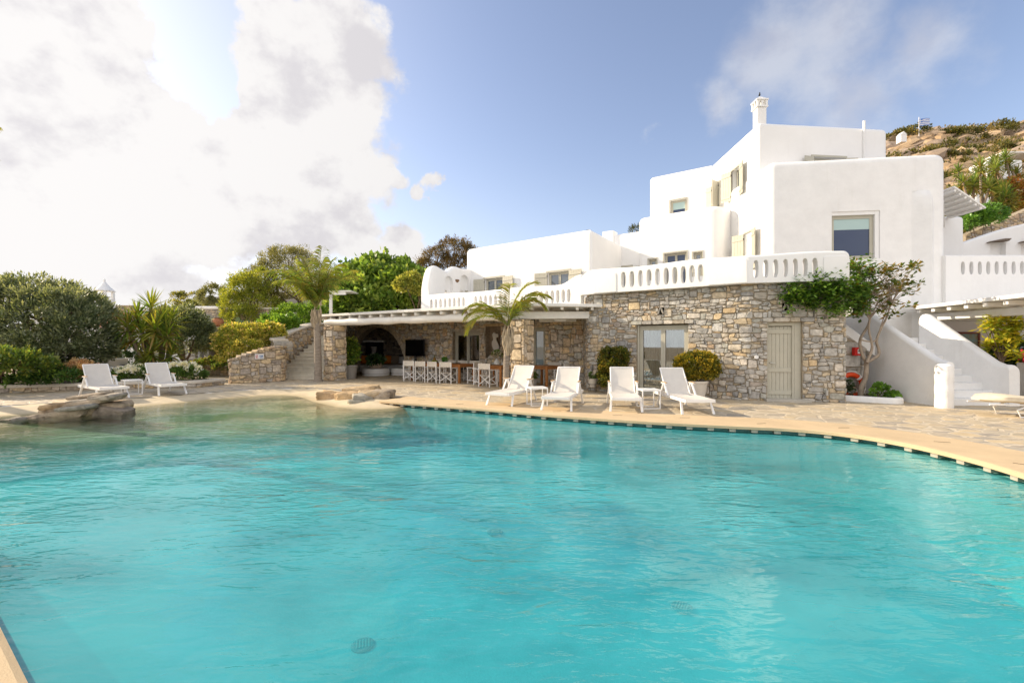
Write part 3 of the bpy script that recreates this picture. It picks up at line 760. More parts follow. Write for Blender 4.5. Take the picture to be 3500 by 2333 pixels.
# water: closed body, clear surface that mirrors the sky, blue-green absorption below
def water_material():
    m = bpy.data.materials.new('pool_water'); m.use_nodes = True; nt = m.node_tree; nt.nodes.remove(nt.nodes['Principled BSDF']); L = nt.links.new; out = nt.nodes['Material Output']
    tc = N(nt, 'ShaderNodeTexCoord')
    def nzs(scale, stretch, rot, det=3.0, dist=0.0):
        mp = N(nt, 'ShaderNodeMapping'); mp.inputs['Scale'].default_value = stretch; mp.inputs['Rotation'].default_value = (0,0,rot); L(tc.outputs['Object'], mp.inputs['Vector'])
        n = N(nt, 'ShaderNodeTexNoise', inp={'Scale': scale, 'Detail': det, 'Roughness': .5, 'Distortion': dist}); L(mp.outputs[0], n.inputs['Vector']); return n.outputs['Fac']
    a = nzs(4.6, (.6,1.5,1), R(20), 2.0, .7); b = nzs(12.5, (.6,1.4,1), R(28), 3.0, .5); c = nzs(.55, (1,1,1), 0, 2.0)
    cm = N(nt, 'ShaderNodeMapRange', inp={'From Min': .38, 'From Max': .62, 'To Min': .25, 'To Max': 1.25}); L(c, cm.inputs['Value'])
    s1 = N(nt, 'ShaderNodeMath', operation='MULTIPLY', inp={1: 1.0}); L(a, s1.inputs[0])
    s2 = N(nt, 'ShaderNodeMath', operation='MULTIPLY_ADD', inp={1: .33}); L(b, s2.inputs[0]); L(s1.outputs[0], s2.inputs[2])
    s3 = N(nt, 'ShaderNodeMath', operation='MULTIPLY'); L(s2.outputs[0], s3.inputs[0]); L(cm.outputs[0], s3.inputs[1])
    bp = N(nt, 'ShaderNodeBump', inp={'Strength': 1.0, 'Distance': .026}); L(s3.outputs[0], bp.inputs['Height'])
    ge = N(nt, 'ShaderNodeNewGeometry'); dp = N(nt, 'ShaderNodeVectorMath', operation='DOT_PRODUCT'); L(ge.outputs['Incoming'], dp.inputs[0]); L(bp.outputs[0], dp.inputs[1])
    ca = N(nt, 'ShaderNodeMath', operation='ABSOLUTE'); L(dp.outputs['Value'], ca.inputs[0]); om = N(nt, 'ShaderNodeMath', operation='SUBTRACT', inp={0: 1.0}); om.use_clamp = True; L(ca.outputs[0], om.inputs[1])
    pw_ = N(nt, 'ShaderNodeMath', operation='POWER', inp={1: 5.0}); L(om.outputs[0], pw_.inputs[0]); fr = N(nt, 'ShaderNodeMath', operation='MULTIPLY_ADD', inp={1: .95, 2: .048}); L(pw_.outputs[0], fr.inputs[0])
    gl = N(nt, 'ShaderNodeBsdfGlossy', inp={'Roughness': .02}); L(bp.outputs[0], gl.inputs['Normal']); tr = N(nt, 'ShaderNodeBsdfTransparent', inp={'Color': (.97,.99,.99,1)})
    # cloudiness of deep treated water: part of the light is scattered back just under the surface, none on the beach shelf
    df = N(nt, 'ShaderNodeBsdfDiffuse', inp={'Color': (.065,.46,.50,1)}); pn = N(nt, 'ShaderNodeNewGeometry')
    dd_ = N(nt, 'ShaderNodeVectorMath', operation='DOT_PRODUCT'); dd_.inputs[1].default_value = (.506,-.863,0); sb_ = N(nt, 'ShaderNodeVectorMath', operation='SUBTRACT'); L(pn.outputs['Position'], sb_.inputs[0]); sb_.inputs[1].default_value = (-2.6,13.2,0); L(sb_.outputs[0], dd_.inputs[0])
    ml = nzs(.45, (1,1.6,1), R(30), 4.0, .8); mu_ = N(nt, 'ShaderNodeMapRange', inp={'From Min': .35, 'From Max': .65, 'To Min': .28, 'To Max': .60}); L(ml, mu_.inputs['Value'])
    mk = N(nt, 'ShaderNodeMapRange', interpolation_type='SMOOTHSTEP', inp={'From Min': .9, 'From Max': 4.5}); L(dd_.outputs['Value'], mk.inputs['Value'])
    mm = N(nt, 'ShaderNodeMath', operation='MULTIPLY'); L(mk.outputs[0], mm.inputs[0]); L(mu_.outputs[0], mm.inputs[1])
    bd = N(nt, 'ShaderNodeMixShader'); L(mm.outputs[0], bd.inputs[0]); L(tr.outputs[0], bd.inputs[1]); L(df.outputs[0], bd.inputs[2])
    mx = N(nt, 'ShaderNodeMixShader'); L(fr.outputs[0], mx.inputs[0]); L(bd.outputs[0], mx.inputs[1]); L(gl.outputs[0], mx.inputs[2]); L(mx.outputs[0], out.inputs['Surface'])
    ab = N(nt, 'ShaderNodeVolumeAbsorption', inp={'Color': (.38,.925,.95,1), 'Density': .60}); L(ab.outputs[0], out.inputs['Volume'])
    return m
wpoly = [V2(p) for p in beach_out[:-1]]+offs_path(cop_in, -.10)+near_edge
wpoly = ccw(wpoly); o_ = [Vector((p.x, p.y, 0)) for p in wpoly]; tr_ = geometry.tessellate_polygon([o_]); n = len(wpoly); mb = MB()
top = [];
for t in tr_:
    a, b, c = (o_[i] for i in t); top.append(tuple(t) if (b-a).cross(c-a).z > 0 else tuple(reversed(t)))
mb.add([(p.x, p.y, WZ) for p in wpoly]+[(p.x, p.y, -2.9) for p in wpoly], top+[tuple(i+n for i in reversed(t)) for t in top]+[(i, (i+1) % n, (i+1) % n+n, i+n) for i in range(n)])
wo = mb.build('water', water_material()); fixn(wo); structure(wo)

# drain grates on the pool floor
gm_ = mat('drain_blue_grey', (.06,.22,.26), .5)
def basin_z(x, y): i = int((x-x0)/st); j = int((y-y0)/st); return vs_b[j*nx+i][2]
vs_b = vs
dr0 = None
for (px, py, lab) in ((1240,2205,'dark floor drain under the water at the bottom centre of the photo'),(2330,2090,'dark floor drain under the water below the white glare streak'),(1692,1852,'dark floor drain under the water, farthest from the camera')):
    x, y = (px-CX)/F*3.3, 3.3
    Y = (CZ+1.1)*F/(py-HZ); X = (px-CX)/F*Y
    z = basin_z(X, Y)
    Y = (CZ-z)*F/(py-HZ); X = (px-CX)/F*Y; z = basin_z(X, Y)
    if dr0 is None:
        dr0 = thing('floor_drain', lab, 'drain', (X, Y, z+.0), .3, 'drains in the pool floor'); MB().lathe([(.12,0),(.12,.012),(.10,.02)], n=20).build('grate', gm_, dr0); mbb = MB()
        for i in range(5): mbb.box((-.06+.03*i, 0, .024), (.012,.13,.006))
        mbb.build('bars', mat('drain_pale', (.3,.42,.42), .5), dr0)
    else: dup(dr0, (X, Y, z+.02), .3*len(lab), lab)

def weather(m, k=.07):
    nt = m.node_tree; b = nt.nodes['Principled BSDF']; lk = b.inputs['Base Color'].links[0]; src = lk.from_socket; L = nt.links.new
    tc = N(nt, 'ShaderNodeTexCoord'); mp = N(nt, 'ShaderNodeMapping'); mp.inputs['Scale'].default_value = (3.5,3.5,.35); L(tc.outputs['Object'], mp.inputs['Vector'])
    n = N(nt, 'ShaderNodeTexNoise', inp={'Scale': 1.0, 'Detail': 8.0, 'Roughness': .7}); L(mp.outputs[0], n.inputs['Vector']); r = N(nt, 'ShaderNodeMapRange', inp={'From Min': .56, 'From Max': .82, 'To Min': 0, 'To Max': k*4}); r.clamp = True; L(n.outputs['Fac'], r.inputs['Value'])
    mx = N(nt, 'ShaderNodeMix', data_type='RGBA'); mx.inputs[7].default_value = (.55,.51,.44,1); L(r.outputs[0], mx.inputs[0]); L(src, mx.inputs[6]); L(mx.outputs[2], b.inputs['Base Color'])
weather(PLASTER, .045); weather(PLASTER2, .06); weather(TIMBERW, .08)
# ------------------------------------------------------------------ the villa
VL = (4.0, 17.5, 0)
villa = thing('villa', 'large white rounded island villa with a rubble stone ground floor, standing behind the pool', 'house', VL)
A = V2((2.54,15.2)); B = V2((6.46,12.5)); Cc = V2((8.79,11.97)); WB = V2((2.74,17.25)); E2 = V2((9.35,14.4))
main_path = Path2([WB]+fillet([WB, A, B, Cc, E2], [0,.35,.25,.12,0], 5)[1:-1]+[E2])
def hpx(path, pxa, pxb, za, zb): return (path.upx(pxa), path.upx(pxb), za, zb)
# path.upx finds the first hit; the facade proper starts after A
fac = Path2([A, B]); door_side = Path2([B, Cc])
uA = arclen(fillet([WB, A, B, Cc, E2], [0,.35,.25,.12,0], 5))
def mu(px, seg):          # arc length on main_path of a picture column on facade segment seg
    k = (px-CX)/F
    best = None
    for i in range(len(main_path.p)-1):
        a, b = main_path.p[i], main_path.p[i+1]; fa = a.x-k*a.y; fb = b.x-k*b.y
        if fa*fb <= 0 and fa != fb:
            u = main_path.u[i]+(main_path.u[i+1]-main_path.u[i])*fa/(fa-fb)
            if a.y < 15.6: best = u; break
    return best
s0, s1 = mu(2177,0), mu(2353,0); d0_, d1_ = mu(2622,0), mu(2742,0)
ZT = 3.2
holes = [(s0, s1, -.2, 2.14), (d0_, d1_, -.2, 2.13)]
lint = [(s0-.17, s1+.16, 2.14, 2.26), (d0_-.12, d1_+.28, 2.13, 2.25)]
def vent_hole(u, z): return (u-.09, u+.09, z, z+.2)
vents = [(mu(2260,0), CZ+(HZ-1072)/F*13.6), (mu(2686,0), CZ+(HZ-1060)/F*12.2)]
def greyer(x, z, rng):
    return STONE_GREY if rng.random() < .88 else STONE_WARM
mb = MB()
stone_face(mb, main_path, 0, ZT, 11, w=.205, h=.125, depth=.042, holes=holes+lint+[vent_hole(*v) for v in vents], palfn=lambda x, z, r: (STONE_WARM if (x < 4.2 and r.random() < .3) else greyer(x, z, r)))
rng = random.Random(5)
for (a, b, za, zb) in lint:                  # flat stones over the openings
    n = int((b-a)/.27); us = [a+(b-a)*(i+rng.uniform(-.2,.2)*(0 < i < n))/n for i in range(n+1)]
    for p, q in zip(us, us[1:]): add_stone(mb, [(p, za), (q, za), (q, zb), (p, zb)], lambda x, y, d: main_path.at(x, d+.02, y), rng, pick(rng, STONE_GREY), .045, .005)
for (u, z) in vents:                         # little triangular vents: two leaning stones over a dark hole
    for s in (-1, 1): add_stone(mb, [(u+s*.11, z), (u+s*.02, z+.21), (u-s*.02, z+.21), (u+s*.055, z)][::s], lambda x, y, d: main_path.at(x, d+.01, y), rng, pick(rng, STONE_GREY), .06, .002)
backing(mb, main_path, 0, ZT, .42, holes=holes+[vent_hole(*v) for v in vents])
ow = mb.build('stone_wall', [STONE, MORTAR], villa, world=True)
# dark boxes plug the vents, their colour standing in for the shade inside
for (u, z) in vents: MB().box(main_path.at(u, -.30, z+.1), (.3,.12,.24), math.atan2(main_path.dir(u).y, main_path.dir(u).x)).build('dark_vent_back', DARK, villa, world=True)
# interior darkness behind the openings and terrace slab on top
core = offset_closed(ccw([tuple(A), tuple(B), tuple(Cc), (9.3,15.5), (2.9,18)]), .9)
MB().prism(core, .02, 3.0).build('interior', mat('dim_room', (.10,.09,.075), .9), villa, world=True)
MB().prism([(2.60,15.27),(6.5,12.6),(8.72,12.05),(9.0,14.6),(9.0,19),(4.2,22.5),(2.9,18.2)], 3.0, 3.16).build('terrace', CONC, villa, world=True)

def rotz_of(d): return math.atan2(d.y, d.x)
def window_unit(parent, c, d, w, h, depth=.05, leaves=2, fr=.055, name='window', glass=None, curtain=None, blind=0.0, mid=True, m=None, frame_out=.0, outer=True):
    """joinery in an opening: c = bottom centre of the opening on the plane of the frame, d = direction to the right"""
    d = Vector((d.x, d.y, 0)).normalized(); nrm = Vector((d.y, -d.x, 0)); rz = rotz_of(d); m = m or JOIN; mb = MB(); c = Vector(c)
    def bx(mb_, x, z, sx, sz, off=0, sy=depth): mb_.box(c+d*x+Vector((0,0,z))+nrm*off, (sx, sy, sz), rz)
    bx(mb, -w/2+fr/2, h/2, fr, h); bx(mb, w/2-fr/2, h/2, fr, h); bx(mb, 0, h-fr/2, w-2*fr, fr); bx(mb, 0, fr/2, w-2*fr, fr)
    lw = (w-2*fr)/leaves; s = fr*.85
    for i in range(leaves):
        x0_ = -w/2+fr+lw*i
        for x in (x0_+s/2+.002, x0_+lw-s/2-.002): bx(mb, x, h/2, s, h-2*fr-.004, .012, depth*.7)
        for z in (fr+s/2+.002, h-fr-s/2-.002): bx(mb, x0_+lw/2, z, lw-2*s-.004, s, .012, depth*.7)
    wo2 = mb.build(name, m, parent, world=True)
    for i in range(leaves):
        x0_ = -w/2+fr+lw*i; g = MB(); g.box(c+d*(x0_+lw/2)+Vector((0,0,h/2)), (lw-2*s, .008, h-2*fr-2*s), rz); g.build('pane', glass or GLASS, wo2, world=True)
    if blind > 0:
        b = MB(); b.box(c+Vector((0,0,h-fr-s-blind/2))+nrm*.008, (w-2*fr-2*s, .006, blind), rz); b.build('roller_blind', mat('pale_blue_blind', (.42,.56,.55), .7), wo2, world=True)
    if curtain:
        cu = MB()
        for (xa, xb) in curtain:
            n = max(8, int((xb-xa)/.02)); pts = [(xa+(xb-xa)*i/n, .022*math.sin(i*1.25)+.012*math.sin(i*.41+xa*9)) for i in range(n+1)]
            vs = []
            for x, y in pts:
                p = c+d*x-nrm*(.14+y); vs += [p+Vector((0,0,.03)), p+Vector((0,0,h-.03))]
            cu.add(vs, [(2*i, 2*i+2, 2*i+3, 2*i+1) for i in range(n)])
        cu.build('curtain', mat('sheer_curtain', (.55,.56,.52), .9), wo2, world=True, smooth=60)
    return wo2
def shutter(parent, p, d, w, h, open_deg, side, name='shutter'):
    """boarded shutter hinged at p (bottom), swinging outward; side -1 left, +1 right"""
    d = Vector((d.x, d.y, 0)).normalized(); nrm = Vector((d.y, -d.x, 0)); a = R(open_deg); dv = (d*side*math.cos(a)+nrm*math.sin(a)).normalized(); mb = MB(); k = max(3, int(w/.11)); bw = w/k; rz = rotz_of(dv)
    nv = Vector((-dv.y, dv.x, 0))*(1 if side < 0 else -1)
    for i in range(k): mb.box(Vector(p)+dv*(bw*(i+.5))+Vector((0,0,h/2)), (bw-.006, .03, h), rz)
    for z in (h*.14, h*.86): mb.box(Vector(p)+dv*w/2+Vector((0,0,z))+nv*.022, (w*.96, .016, .09), rz)
    o = mb.build(name, JOIN, parent, world=True)
    for z in (h*.14, h*.86): MB().box(Vector(p)+dv*.01+Vector((0,0,z)), (.05,.05,.05), rz).build('hinge', mat('dark_iron', (.05,.05,.045), .6), o, world=True)
    return o

# sliding glass door of the stone front
fd = (B-A).normalized(); nf = Vector((fd.y, -fd.x, 0)); um = (s0+s1)/2; cpt = main_path.at(um, -.16, .03)
sd_ = window_unit(villa, cpt, fd, s1-s0-.02, 2.08, leaves=2, fr=.075, name='sliding_door', glass=GLASST, curtain=[(-.62,-.3),(-.28,.0),(.02,.68)], depth=.09)
MB().box(main_path.at(um, -.09, 1.07)+Vector((fd.x,fd.y,0))*(-(s1-s0)/2+.03), (.05,.10,2.12), rotz_of(fd)).build('door_jamb', JOIN, sd_, world=True)
MB().box(main_path.at(um, -.1, .012), (s1-s0, .42, .04), rotz_of(fd)).build('door_sill', CONC, sd_, world=True)
# boarded door on the right-hand stone face
dd = (Cc-B).normalized(); dm = (d0_+d1_)/2; W = d1_-d0_; c0 = main_path.at(dm, -.13, 0); d3 = Vector((dd.x,dd.y,0)); n3 = Vector((dd.y,-dd.x,0)); rz = rotz_of(dd)
mb = MB()
for s, wd in ((-1,.06),(1,.16)): mb.box(c0+d3*s*(W/2-wd/2)+Vector((0,0,1.07)), (wd,.10,2.12), rz)
mb.box(c0+Vector((0,0,2.08))+d3*(-.05), (W-.22,.10,.1), rz); mb.box(c0+d3*(W/2-.19)+Vector((0,0,1.04))+n3*.02, (.05,.07,2.02), rz)
dr = mb.build('door', JOIN, villa, world=True, bevel=.006)
lw = W-.06-.21; xc = -W/2+.06+lw/2; mb = MB(); k = 6
for i in range(k): mb.box(c0+d3*(xc-lw/2+lw*(i+.5)/k)+Vector((0,0,1.03))-n3*.02, (lw/k-.005,.04,1.96), rz)
mb.box(c0+d3*xc+Vector((0,0,1.03))-n3*.045, (lw,.02,1.96), rz)
for z in (.22,.83,1.88): mb.box(c0+d3*xc+Vector((0,0,z))+n3*.012, (lw*.98,.025,.115), rz)
mb.build('boarding', JOIN, dr, world=True, bevel=.004)
mb = MB(); hp = c0+d3*(xc-lw/2+.05)+Vector((0,0,1.02)); mb.tube([hp, hp+n3*.06], .012, 8); mb.tube([hp+n3*.06, hp+n3*.06+d3*.12], .010, 8); mb.build('handle', mat('steel', (.5,.5,.48), .3, metal=.9), dr, world=True)
MB().box(main_path.at(dm+.03, .03, .03), (W+.22,.42,.07), rz).build('doorstep', CONC, dr, world=True, bevel=.01)
# round switch plate beside the door, lamp shelf over it, low wall spots
p = main_path.at(d0_-.28, .07, CZ+(HZ-1220)/F*12.3); mb = MB(); mb.tube([p-n3*.03, p+n3*.012], .05, 16); mb.build('switch_plate', WHITEM, villa, world=True)
p = main_path.at(mu(2686,0), .07, CZ+(HZ-1068)/F*12.2); mb = MB(); mb.tube([p-d3*.12, p+d3*.09], .032, 10); mb.tube([p-d3*.02-n3*.08, p-d3*.02], .02, 8); mb.build('wall_lamp', mat('galvanised', (.42,.42,.40), .4, metal=.5), villa, world=True)
for px in (2561, 2822):
    p = main_path.at(mu(px,0), .06, .25); mb = MB(); mb.tube([p-Vector((0,0,.07)), p+Vector((0,0,.07))], .035, 12); mb.box(p-n3*.05, (.04,.1,.04), rz); mb.build('wall_spotlight', mat('galvanised', (.4,.4,.4)), villa, world=True)
mb = MB(); p = at(2888, 1130, 12.05); mb.tube([p-n3*.02, p+n3*.06], .02, 8)

# upper balustrade
ub = Path2(fillet([A+Vector((-.02,.55)), A, B, Cc, Cc+Vector((.1,.5))], [0,.6,.22,.0,0], 8))
# path: begins at A, along B to C
ubp = fillet([(2.35,15.55), tuple(A), tuple(B), tuple(Cc)], [0,.55,.25,0], 8); ubp = Path2([p+Vector((-.06,-.09)) for p in ubp])
ub_top = lambda u: 3.95+.02*math.sin(u*2.1)+(-.33*(1-smooth(u/.62)))
mb = MB(); sweep_wall(mb, ubp.p, .30, ZT-.02, ub_top, r=.07, endr=(0,.12), step=.12)
bal = mb.build('balustrade', PLASTER, villa, smooth=40, world=True)
cut = MB()
def ub_u(px): return ubp.upx(px)
for i in range(10):
    u = ub_u(2136+(2398-2136)*i/9); p = ubp.at(u, 0, 3.55); pill_cutter(cut, p, ubp.dir(u), Vector((ubp.dir(u).y, -ubp.dir(u).x)), .155, .50, .8)
for i in range(7):
    u = ub_u(2578+(2777-2578)*i/6); p = ubp.at(u, 0, 3.55); pill_cutter(cut, p, ubp.dir(u), Vector((ubp.dir(u).y, -ubp.dir(u).x)), .135, .48, .8)
carve(bal, cut)
# raised panels either side of the openings
mb = MB()
def panel(pxa, pxb, za, zb, path=ubp, off=.132, m=0):
    ua, ub_ = path.upx(pxa), path.upx(pxb); pp = [V2(path.at(ua+(ub_-ua)*i/10, off)) for i in range(11)]; sweep_wall(mb, pp, .07, za, zb, r=.03, endr=(.05,.05), step=.1)
for args in ((2036, 2112, 3.2, 3.80), (2424, 2552, 3.2, 3.84), (2806, 2884, 3.21, 3.83)):
    mb = MB(); panel(*args); mb.build('balustrade_panel', PLASTER, villa, smooth=50, world=True)

# lower balustrade of the left wing terrace
lbp = Path2([(-3.60,19.25),(1.94,15.55),(2.36,15.27)])
mb = MB(); sweep_wall(mb, lbp.p, .28, 2.72, lambda u: 3.60+.02*math.sin(u*1.7)+.28*smooth((u-6.35)/.8), r=.07, step=.15)
lb = mb.build('balustrade', PLASTER, villa, smooth=40, world=True); cut = MB()
pxs = [1482+i*15.6 for i in range(8)]+[1633+i*16.8 for i in range(7)]+[1838+i*18.6 for i in range(7)]
for px in pxs:
    u = lbp.upx(px); p = lbp.at(u, 0, 3.18); dv = lbp.dir(u); pill_cutter(cut, p, dv, Vector((dv.y, -dv.x)), .15, .46, .8)
carve(lb, cut)
MB().prism([(-9.3,25.2),(-8.2,20.3),(-3.7,19.35),(1.95,15.7),(3.0,17.4),(3.5,18.5),(-2.5,23.5)], 2.60, 2.78).build('terrace', CONC, villa, world=True)
# sculpted end wall with two arched niches
vp = Path2([(-3.68,19.22),(-3.1,20.1),(-2.02,21.62)])
def vtop(u):
    t = u/vp.L; b = 4.70+.42*t
    return b+.16*math.exp(-((t-.17)/.10)**2)+.12*math.exp(-((t-.60)/.12)**2)-.10*math.exp(-((t-.42)/.08)**2)-.9*math.exp(-(t/.045)**1.0)*0-.55*max(0, 1-t/.10)**1.8
mb = MB(); sweep_wall(mb, [vp.at(vp.L*i/30) for i in range(31)], .42, 2.75, vtop, r=.15, endr=(.25,0), step=.1)
vw = mb.build('end_wall', PLASTER, villa, smooth=40, world=True); cut = MB()
for t, w_, zz, hh in ((.44,.52,3.85,1.45),(.80,.60,3.95,1.6)):
    p = vp.at(vp.L*t, .22, zz); dv = vp.dir(vp.L*t); pill_cutter(cut, p, dv, Vector((dv.y,-dv.x)), w_, hh, .30, arch=True)
carve(vw, cut); cut = MB()
p = vp.at(vp.L*.40, 0, 3.55); pill_cutter(cut, p, dv, Vector((dv.y,-dv.x)), .26, .8, 1.2, square=True)
p = vp.at(vp.L*.76, 0, 3.55); pill_cutter(cut, p, dv, Vector((dv.y,-dv.x)), .34, .95, 1.2, square=True)
carve(vw, cut)
# gate-like shutter in the far niche + a stone set in the wall
shutter(villa, vp.at(vp.L*.86, .24, 3.1), -vp.dir(.1), .62, .95, 80, -1)
mb = MB(); p = vp.at(vp.L*.63, .22, 4.42); add_stone(mb, [(-.13,-.04),(0,-.09),(.13,.02),(.1,.07),(-.14,.06)], lambda x, y, d: p+Vector((vp.dir(1).x,vp.dir(1).y,0))*x+Vector((vp.dir(1).y,-vp.dir(1).x,0))*(d-.02)+Vector((0,0,y)), rng, (.20,.12,.07), .05, .001)
mb.build('inset_stone', STONE, villa, world=True)

# left wing
W0, W1 = V2((-2.2,21.6)), V2((3.12,17.8)); wd_ = (W1-W0).normalized(); wn = Vector((wd_.y,-wd_.x)); back = V2((.55,.84))
mb = MB(); rounded_block(mb, [tuple(W0), tuple(W1), tuple(W1+back*3.6), tuple(W1+back*3.6-wd_*5.9), tuple(W0-wn*4)], [.18,.12,0,0,.2], 2.7, 6.08, rt=.24)
lw_ = mb.build('wing', PLASTER, villa, smooth=40, world=True)
wp = Path2([W0, W1]); cut = MB()
def opening(path, pxa, pxb, za, zb, depth=.30, arch=False):
    ua, ub_ = path.upx(pxa), path.upx(pxb); dv = path.dir((ua+ub_)/2); p = path.at((ua+ub_)/2, 0, (za+zb)/2)
    pill_cutter(cut, p, dv, Vector((dv.y,-dv.x)), ub_-ua, zb-za, depth*2, square=not arch, arch=arch); return (ua, ub_, za, zb)
def winfill(path, h, dep=.22, **kw):
    ua, ub_, za, zb = h; u = (ua+ub_)/2; return window_unit(villa, path.at(u, -dep, za), path.dir(u), ub_-ua-.01, zb-za, **kw)
h1 = opening(wp, 1657, 1720, 3.5, 4.55); h2 = opening(wp, 1872, 1946, 3.45, 4.52); carve(lw_, cut)
for h in (h1, h2):
    winfill(wp, h, dep=.14, curtain=None); ua, ub_, za, zb = h; dv = wp.dir(ua)
    shutter(villa, wp.at(ua, .04, za), dv, .58, zb-za, 8, -1); shutter(villa, wp.at(ub_, .04, za), dv, .60, zb-za, 6, 1)
# frame boards around the openings
def surround(path, h, out=.02, t=.07, name='window_surround'):
    ua, ub_, za, zb = h; mb = MB(); dv = path.dir(ua); rz = rotz_of(dv); d3_ = Vector((dv.x, dv.y, 0)); c = path.at((ua+ub_)/2, out/2+.003, 0); w_ = ub_-ua
    mb.box(c+Vector((0,0,zb+t/2)), (w_+2*t, out, t), rz)
    for s in (-1, 1): mb.box(c+d3_*s*(w_/2+t/2)+Vector((0,0,(za+zb)/2)), (t, out, zb-za), rz)
    return mb.build(name, JOIN, villa, world=True)
surround(wp, h1); surround(wp, h2)

# recessed wall between the wings, with its shuttered window
Rp = Path2([(3.9,21.3),(6.4,19.6)]); mb = MB(); rounded_block(mb, [(3.9,21.3),(6.4,19.6),(7.2,22),(4.8,23)], [.15,0,0,0], 3.0, 6.55, rt=.12)
rw = mb.build('wing', PLASTER, villa, smooth=40, world=True); cut = MB(); h = opening(Rp, 2116, 2158, 3.5, 5.02); carve(rw, cut); winfill(Rp, h, dep=.14); surround(Rp, h); dv = Rp.dir(.1)
shutter(villa, Rp.at(h[0], .04, 3.5), dv, .42, 1.5, 8, -1); shutter(villa, Rp.at(h[1], .04, 3.5), dv, .42, 1.5, 6, 1)
mb = MB(); rounded_block(mb, [(4.15,21.0),(4.62,20.7),(4.9,21.1),(4.45,21.45)], .06, 6.2, 6.74, rt=.05); mb.build('vent_stack', PLASTER, villa, smooth=40, world=True)
# middle block with the rounded corner
M0, M1 = V2((5.55,19.85)), V2((8.22,17.95)); md = (M1-M0).normalized(); mb = MB()
rounded_block(mb, [tuple(M0), tuple(M1), (8.98,18.55), (9.6,20.0), (8.0,22), (6.5,22.3)], [.22,.5,.15,0,0,0], 3.0, 7.07, rt=.22); mk = mb.build('middle_block', PLASTER, villa, smooth=40, world=True)
mp_ = Path2([M0, M1]); cut = MB(); hs = [opening(mp_, 2217, 2244, 4.3, 5.20), opening(mp_, 2270, 2347, 3.25, 5.36), opening(mp_, 2369, 2400, 4.3, 5.28)]; carve(mk, cut)
for i, h in enumerate(hs): winfill(mp_, h, dep=.16, leaves=2 if i == 1 else 1, fr=.05, glass=GLASSB if i == 1 else None); surround(mp_, h, t=.045)
# top storey: left face runs straight back, its left wing turns parallel to the pool front
XF = 8.93
mb = MB(); rounded_block(mb, [(XF,16.5),(14.1,17.03),(13.9,22.5),(9.0,22.5)], [.12,.25,0,0], 3.0, 9.6, rt=.16); ts = mb.build('top_storey', PLASTER, villa, smooth=40, world=True)
lfp = Path2([(XF,22.0),(XF,16.5)]); tfp = Path2([(XF,16.5),(14.1,17.03)])
cut = MB(); g1 = opening(lfp, 2503, 2532, 7.35, 8.55); g2 = opening(lfp, 2436, 2458, 7.35, 8.55); g3 = opening(tfp, 2778, 2888, 7.2, 8.42); carve(ts, cut)
for g in (g1, g2):
    winfill(lfp, g, dep=.2, leaves=2 if g is g2 else 1); ua, ub_, za, zb = g; dv = lfp.dir(ua)
    surround(lfp, g, out=.025); shutter(villa, lfp.at(ua, .05, za), dv, .45, zb-za, 30, -1); shutter(villa, lfp.at(ub_, .05, za), dv, .45, zb-za, 55 if g is g2 else 12, 1)
winfill(tfp, g3, dep=.15, leaves=3); surround(tfp, g3); dv = tfp.dir(.1); shutter(villa, tfp.at(g3[0], .05, 7.3), dv, .42, 1.1, 10, -1); shutter(villa, tfp.at(g3[1], .05, 7.3), dv, .42, 1.1, 10, 1)
mb = MB(); rounded_block(mb, [(6.64,21.9),(8.95,20.33),(10,21.5),(7.6,24.3)], [.2,0,0,.2], 5.5, 9.58, rt=.16); us_ = mb.build('top_storey_wing', PLASTER, villa, smooth=40, world=True)
up_ = Path2([(6.64,21.9),(8.95,20.33)]); cut = MB(); h = opening(up_, 2290, 2347, 7.25, 8.28); carve(us_, cut); winfill(up_, h, dep=.16, leaves=1, glass=GLASSB, blind=.32); surround(up_, h, t=.03)
# tower-like front block
T1, T2 = V2((8.90,15.7)), V2((14.4,14.95)); mb = MB()
rounded_block(mb, [tuple(T1), tuple(T2), (14.75,17.6), (9.3,18.7), (8.885,18.7)], [.22,.42,0,0,0], 0.0, 7.86, rt=.26)
tw = mb.build('front_block', PLASTER2, villa, smooth=40, world=True); tp = Path2([T1, T2]); tl = Path2([(8.885,18.7),(8.90,15.7)]); cut = MB()
hF = opening(tp, 2843, 3008, 4.42, 6.02, depth=.2); hc = opening(tl, 2546, 2574, 4.3, 5.75); hd = opening(tl, 2500, 2518, 4.3, 5.35)
carve(tw, cut)
ua, ub_, za, zb = hF; window_unit(villa, tp.at((ua+ub_)/2-.07, -.14, za), tp.dir(ua), ub_-ua-.15, zb-za-.12, leaves=1, glass=GLASSB, blind=.36, fr=.06)
mb = MB(); mb.box(tp.at(ub_-.07, -.12, (za+zb)/2), (.13,.17,zb-za), rotz_of(tp.dir(ua))); mb.box(tp.at((ua+ub_)/2-.07, -.12, zb-.06), (ub_-ua-.14,.17,.118), rotz_of(tp.dir(ua))); mb.build('window_reveal', PLASTER, villa, world=True)
for g in (hc, hd): winfill(tl, g, dep=.16, leaves=1)
surround(tl, hc, out=.02, t=.06); dv = tl.dir(.1); shutter(villa, tl.at(hc[0], .05, 4.3), dv, .48, 1.45, 30, -1); shutter(villa, tl.at(hc[1], .05, 4.3), dv, .48, 1.45, 15, 1)
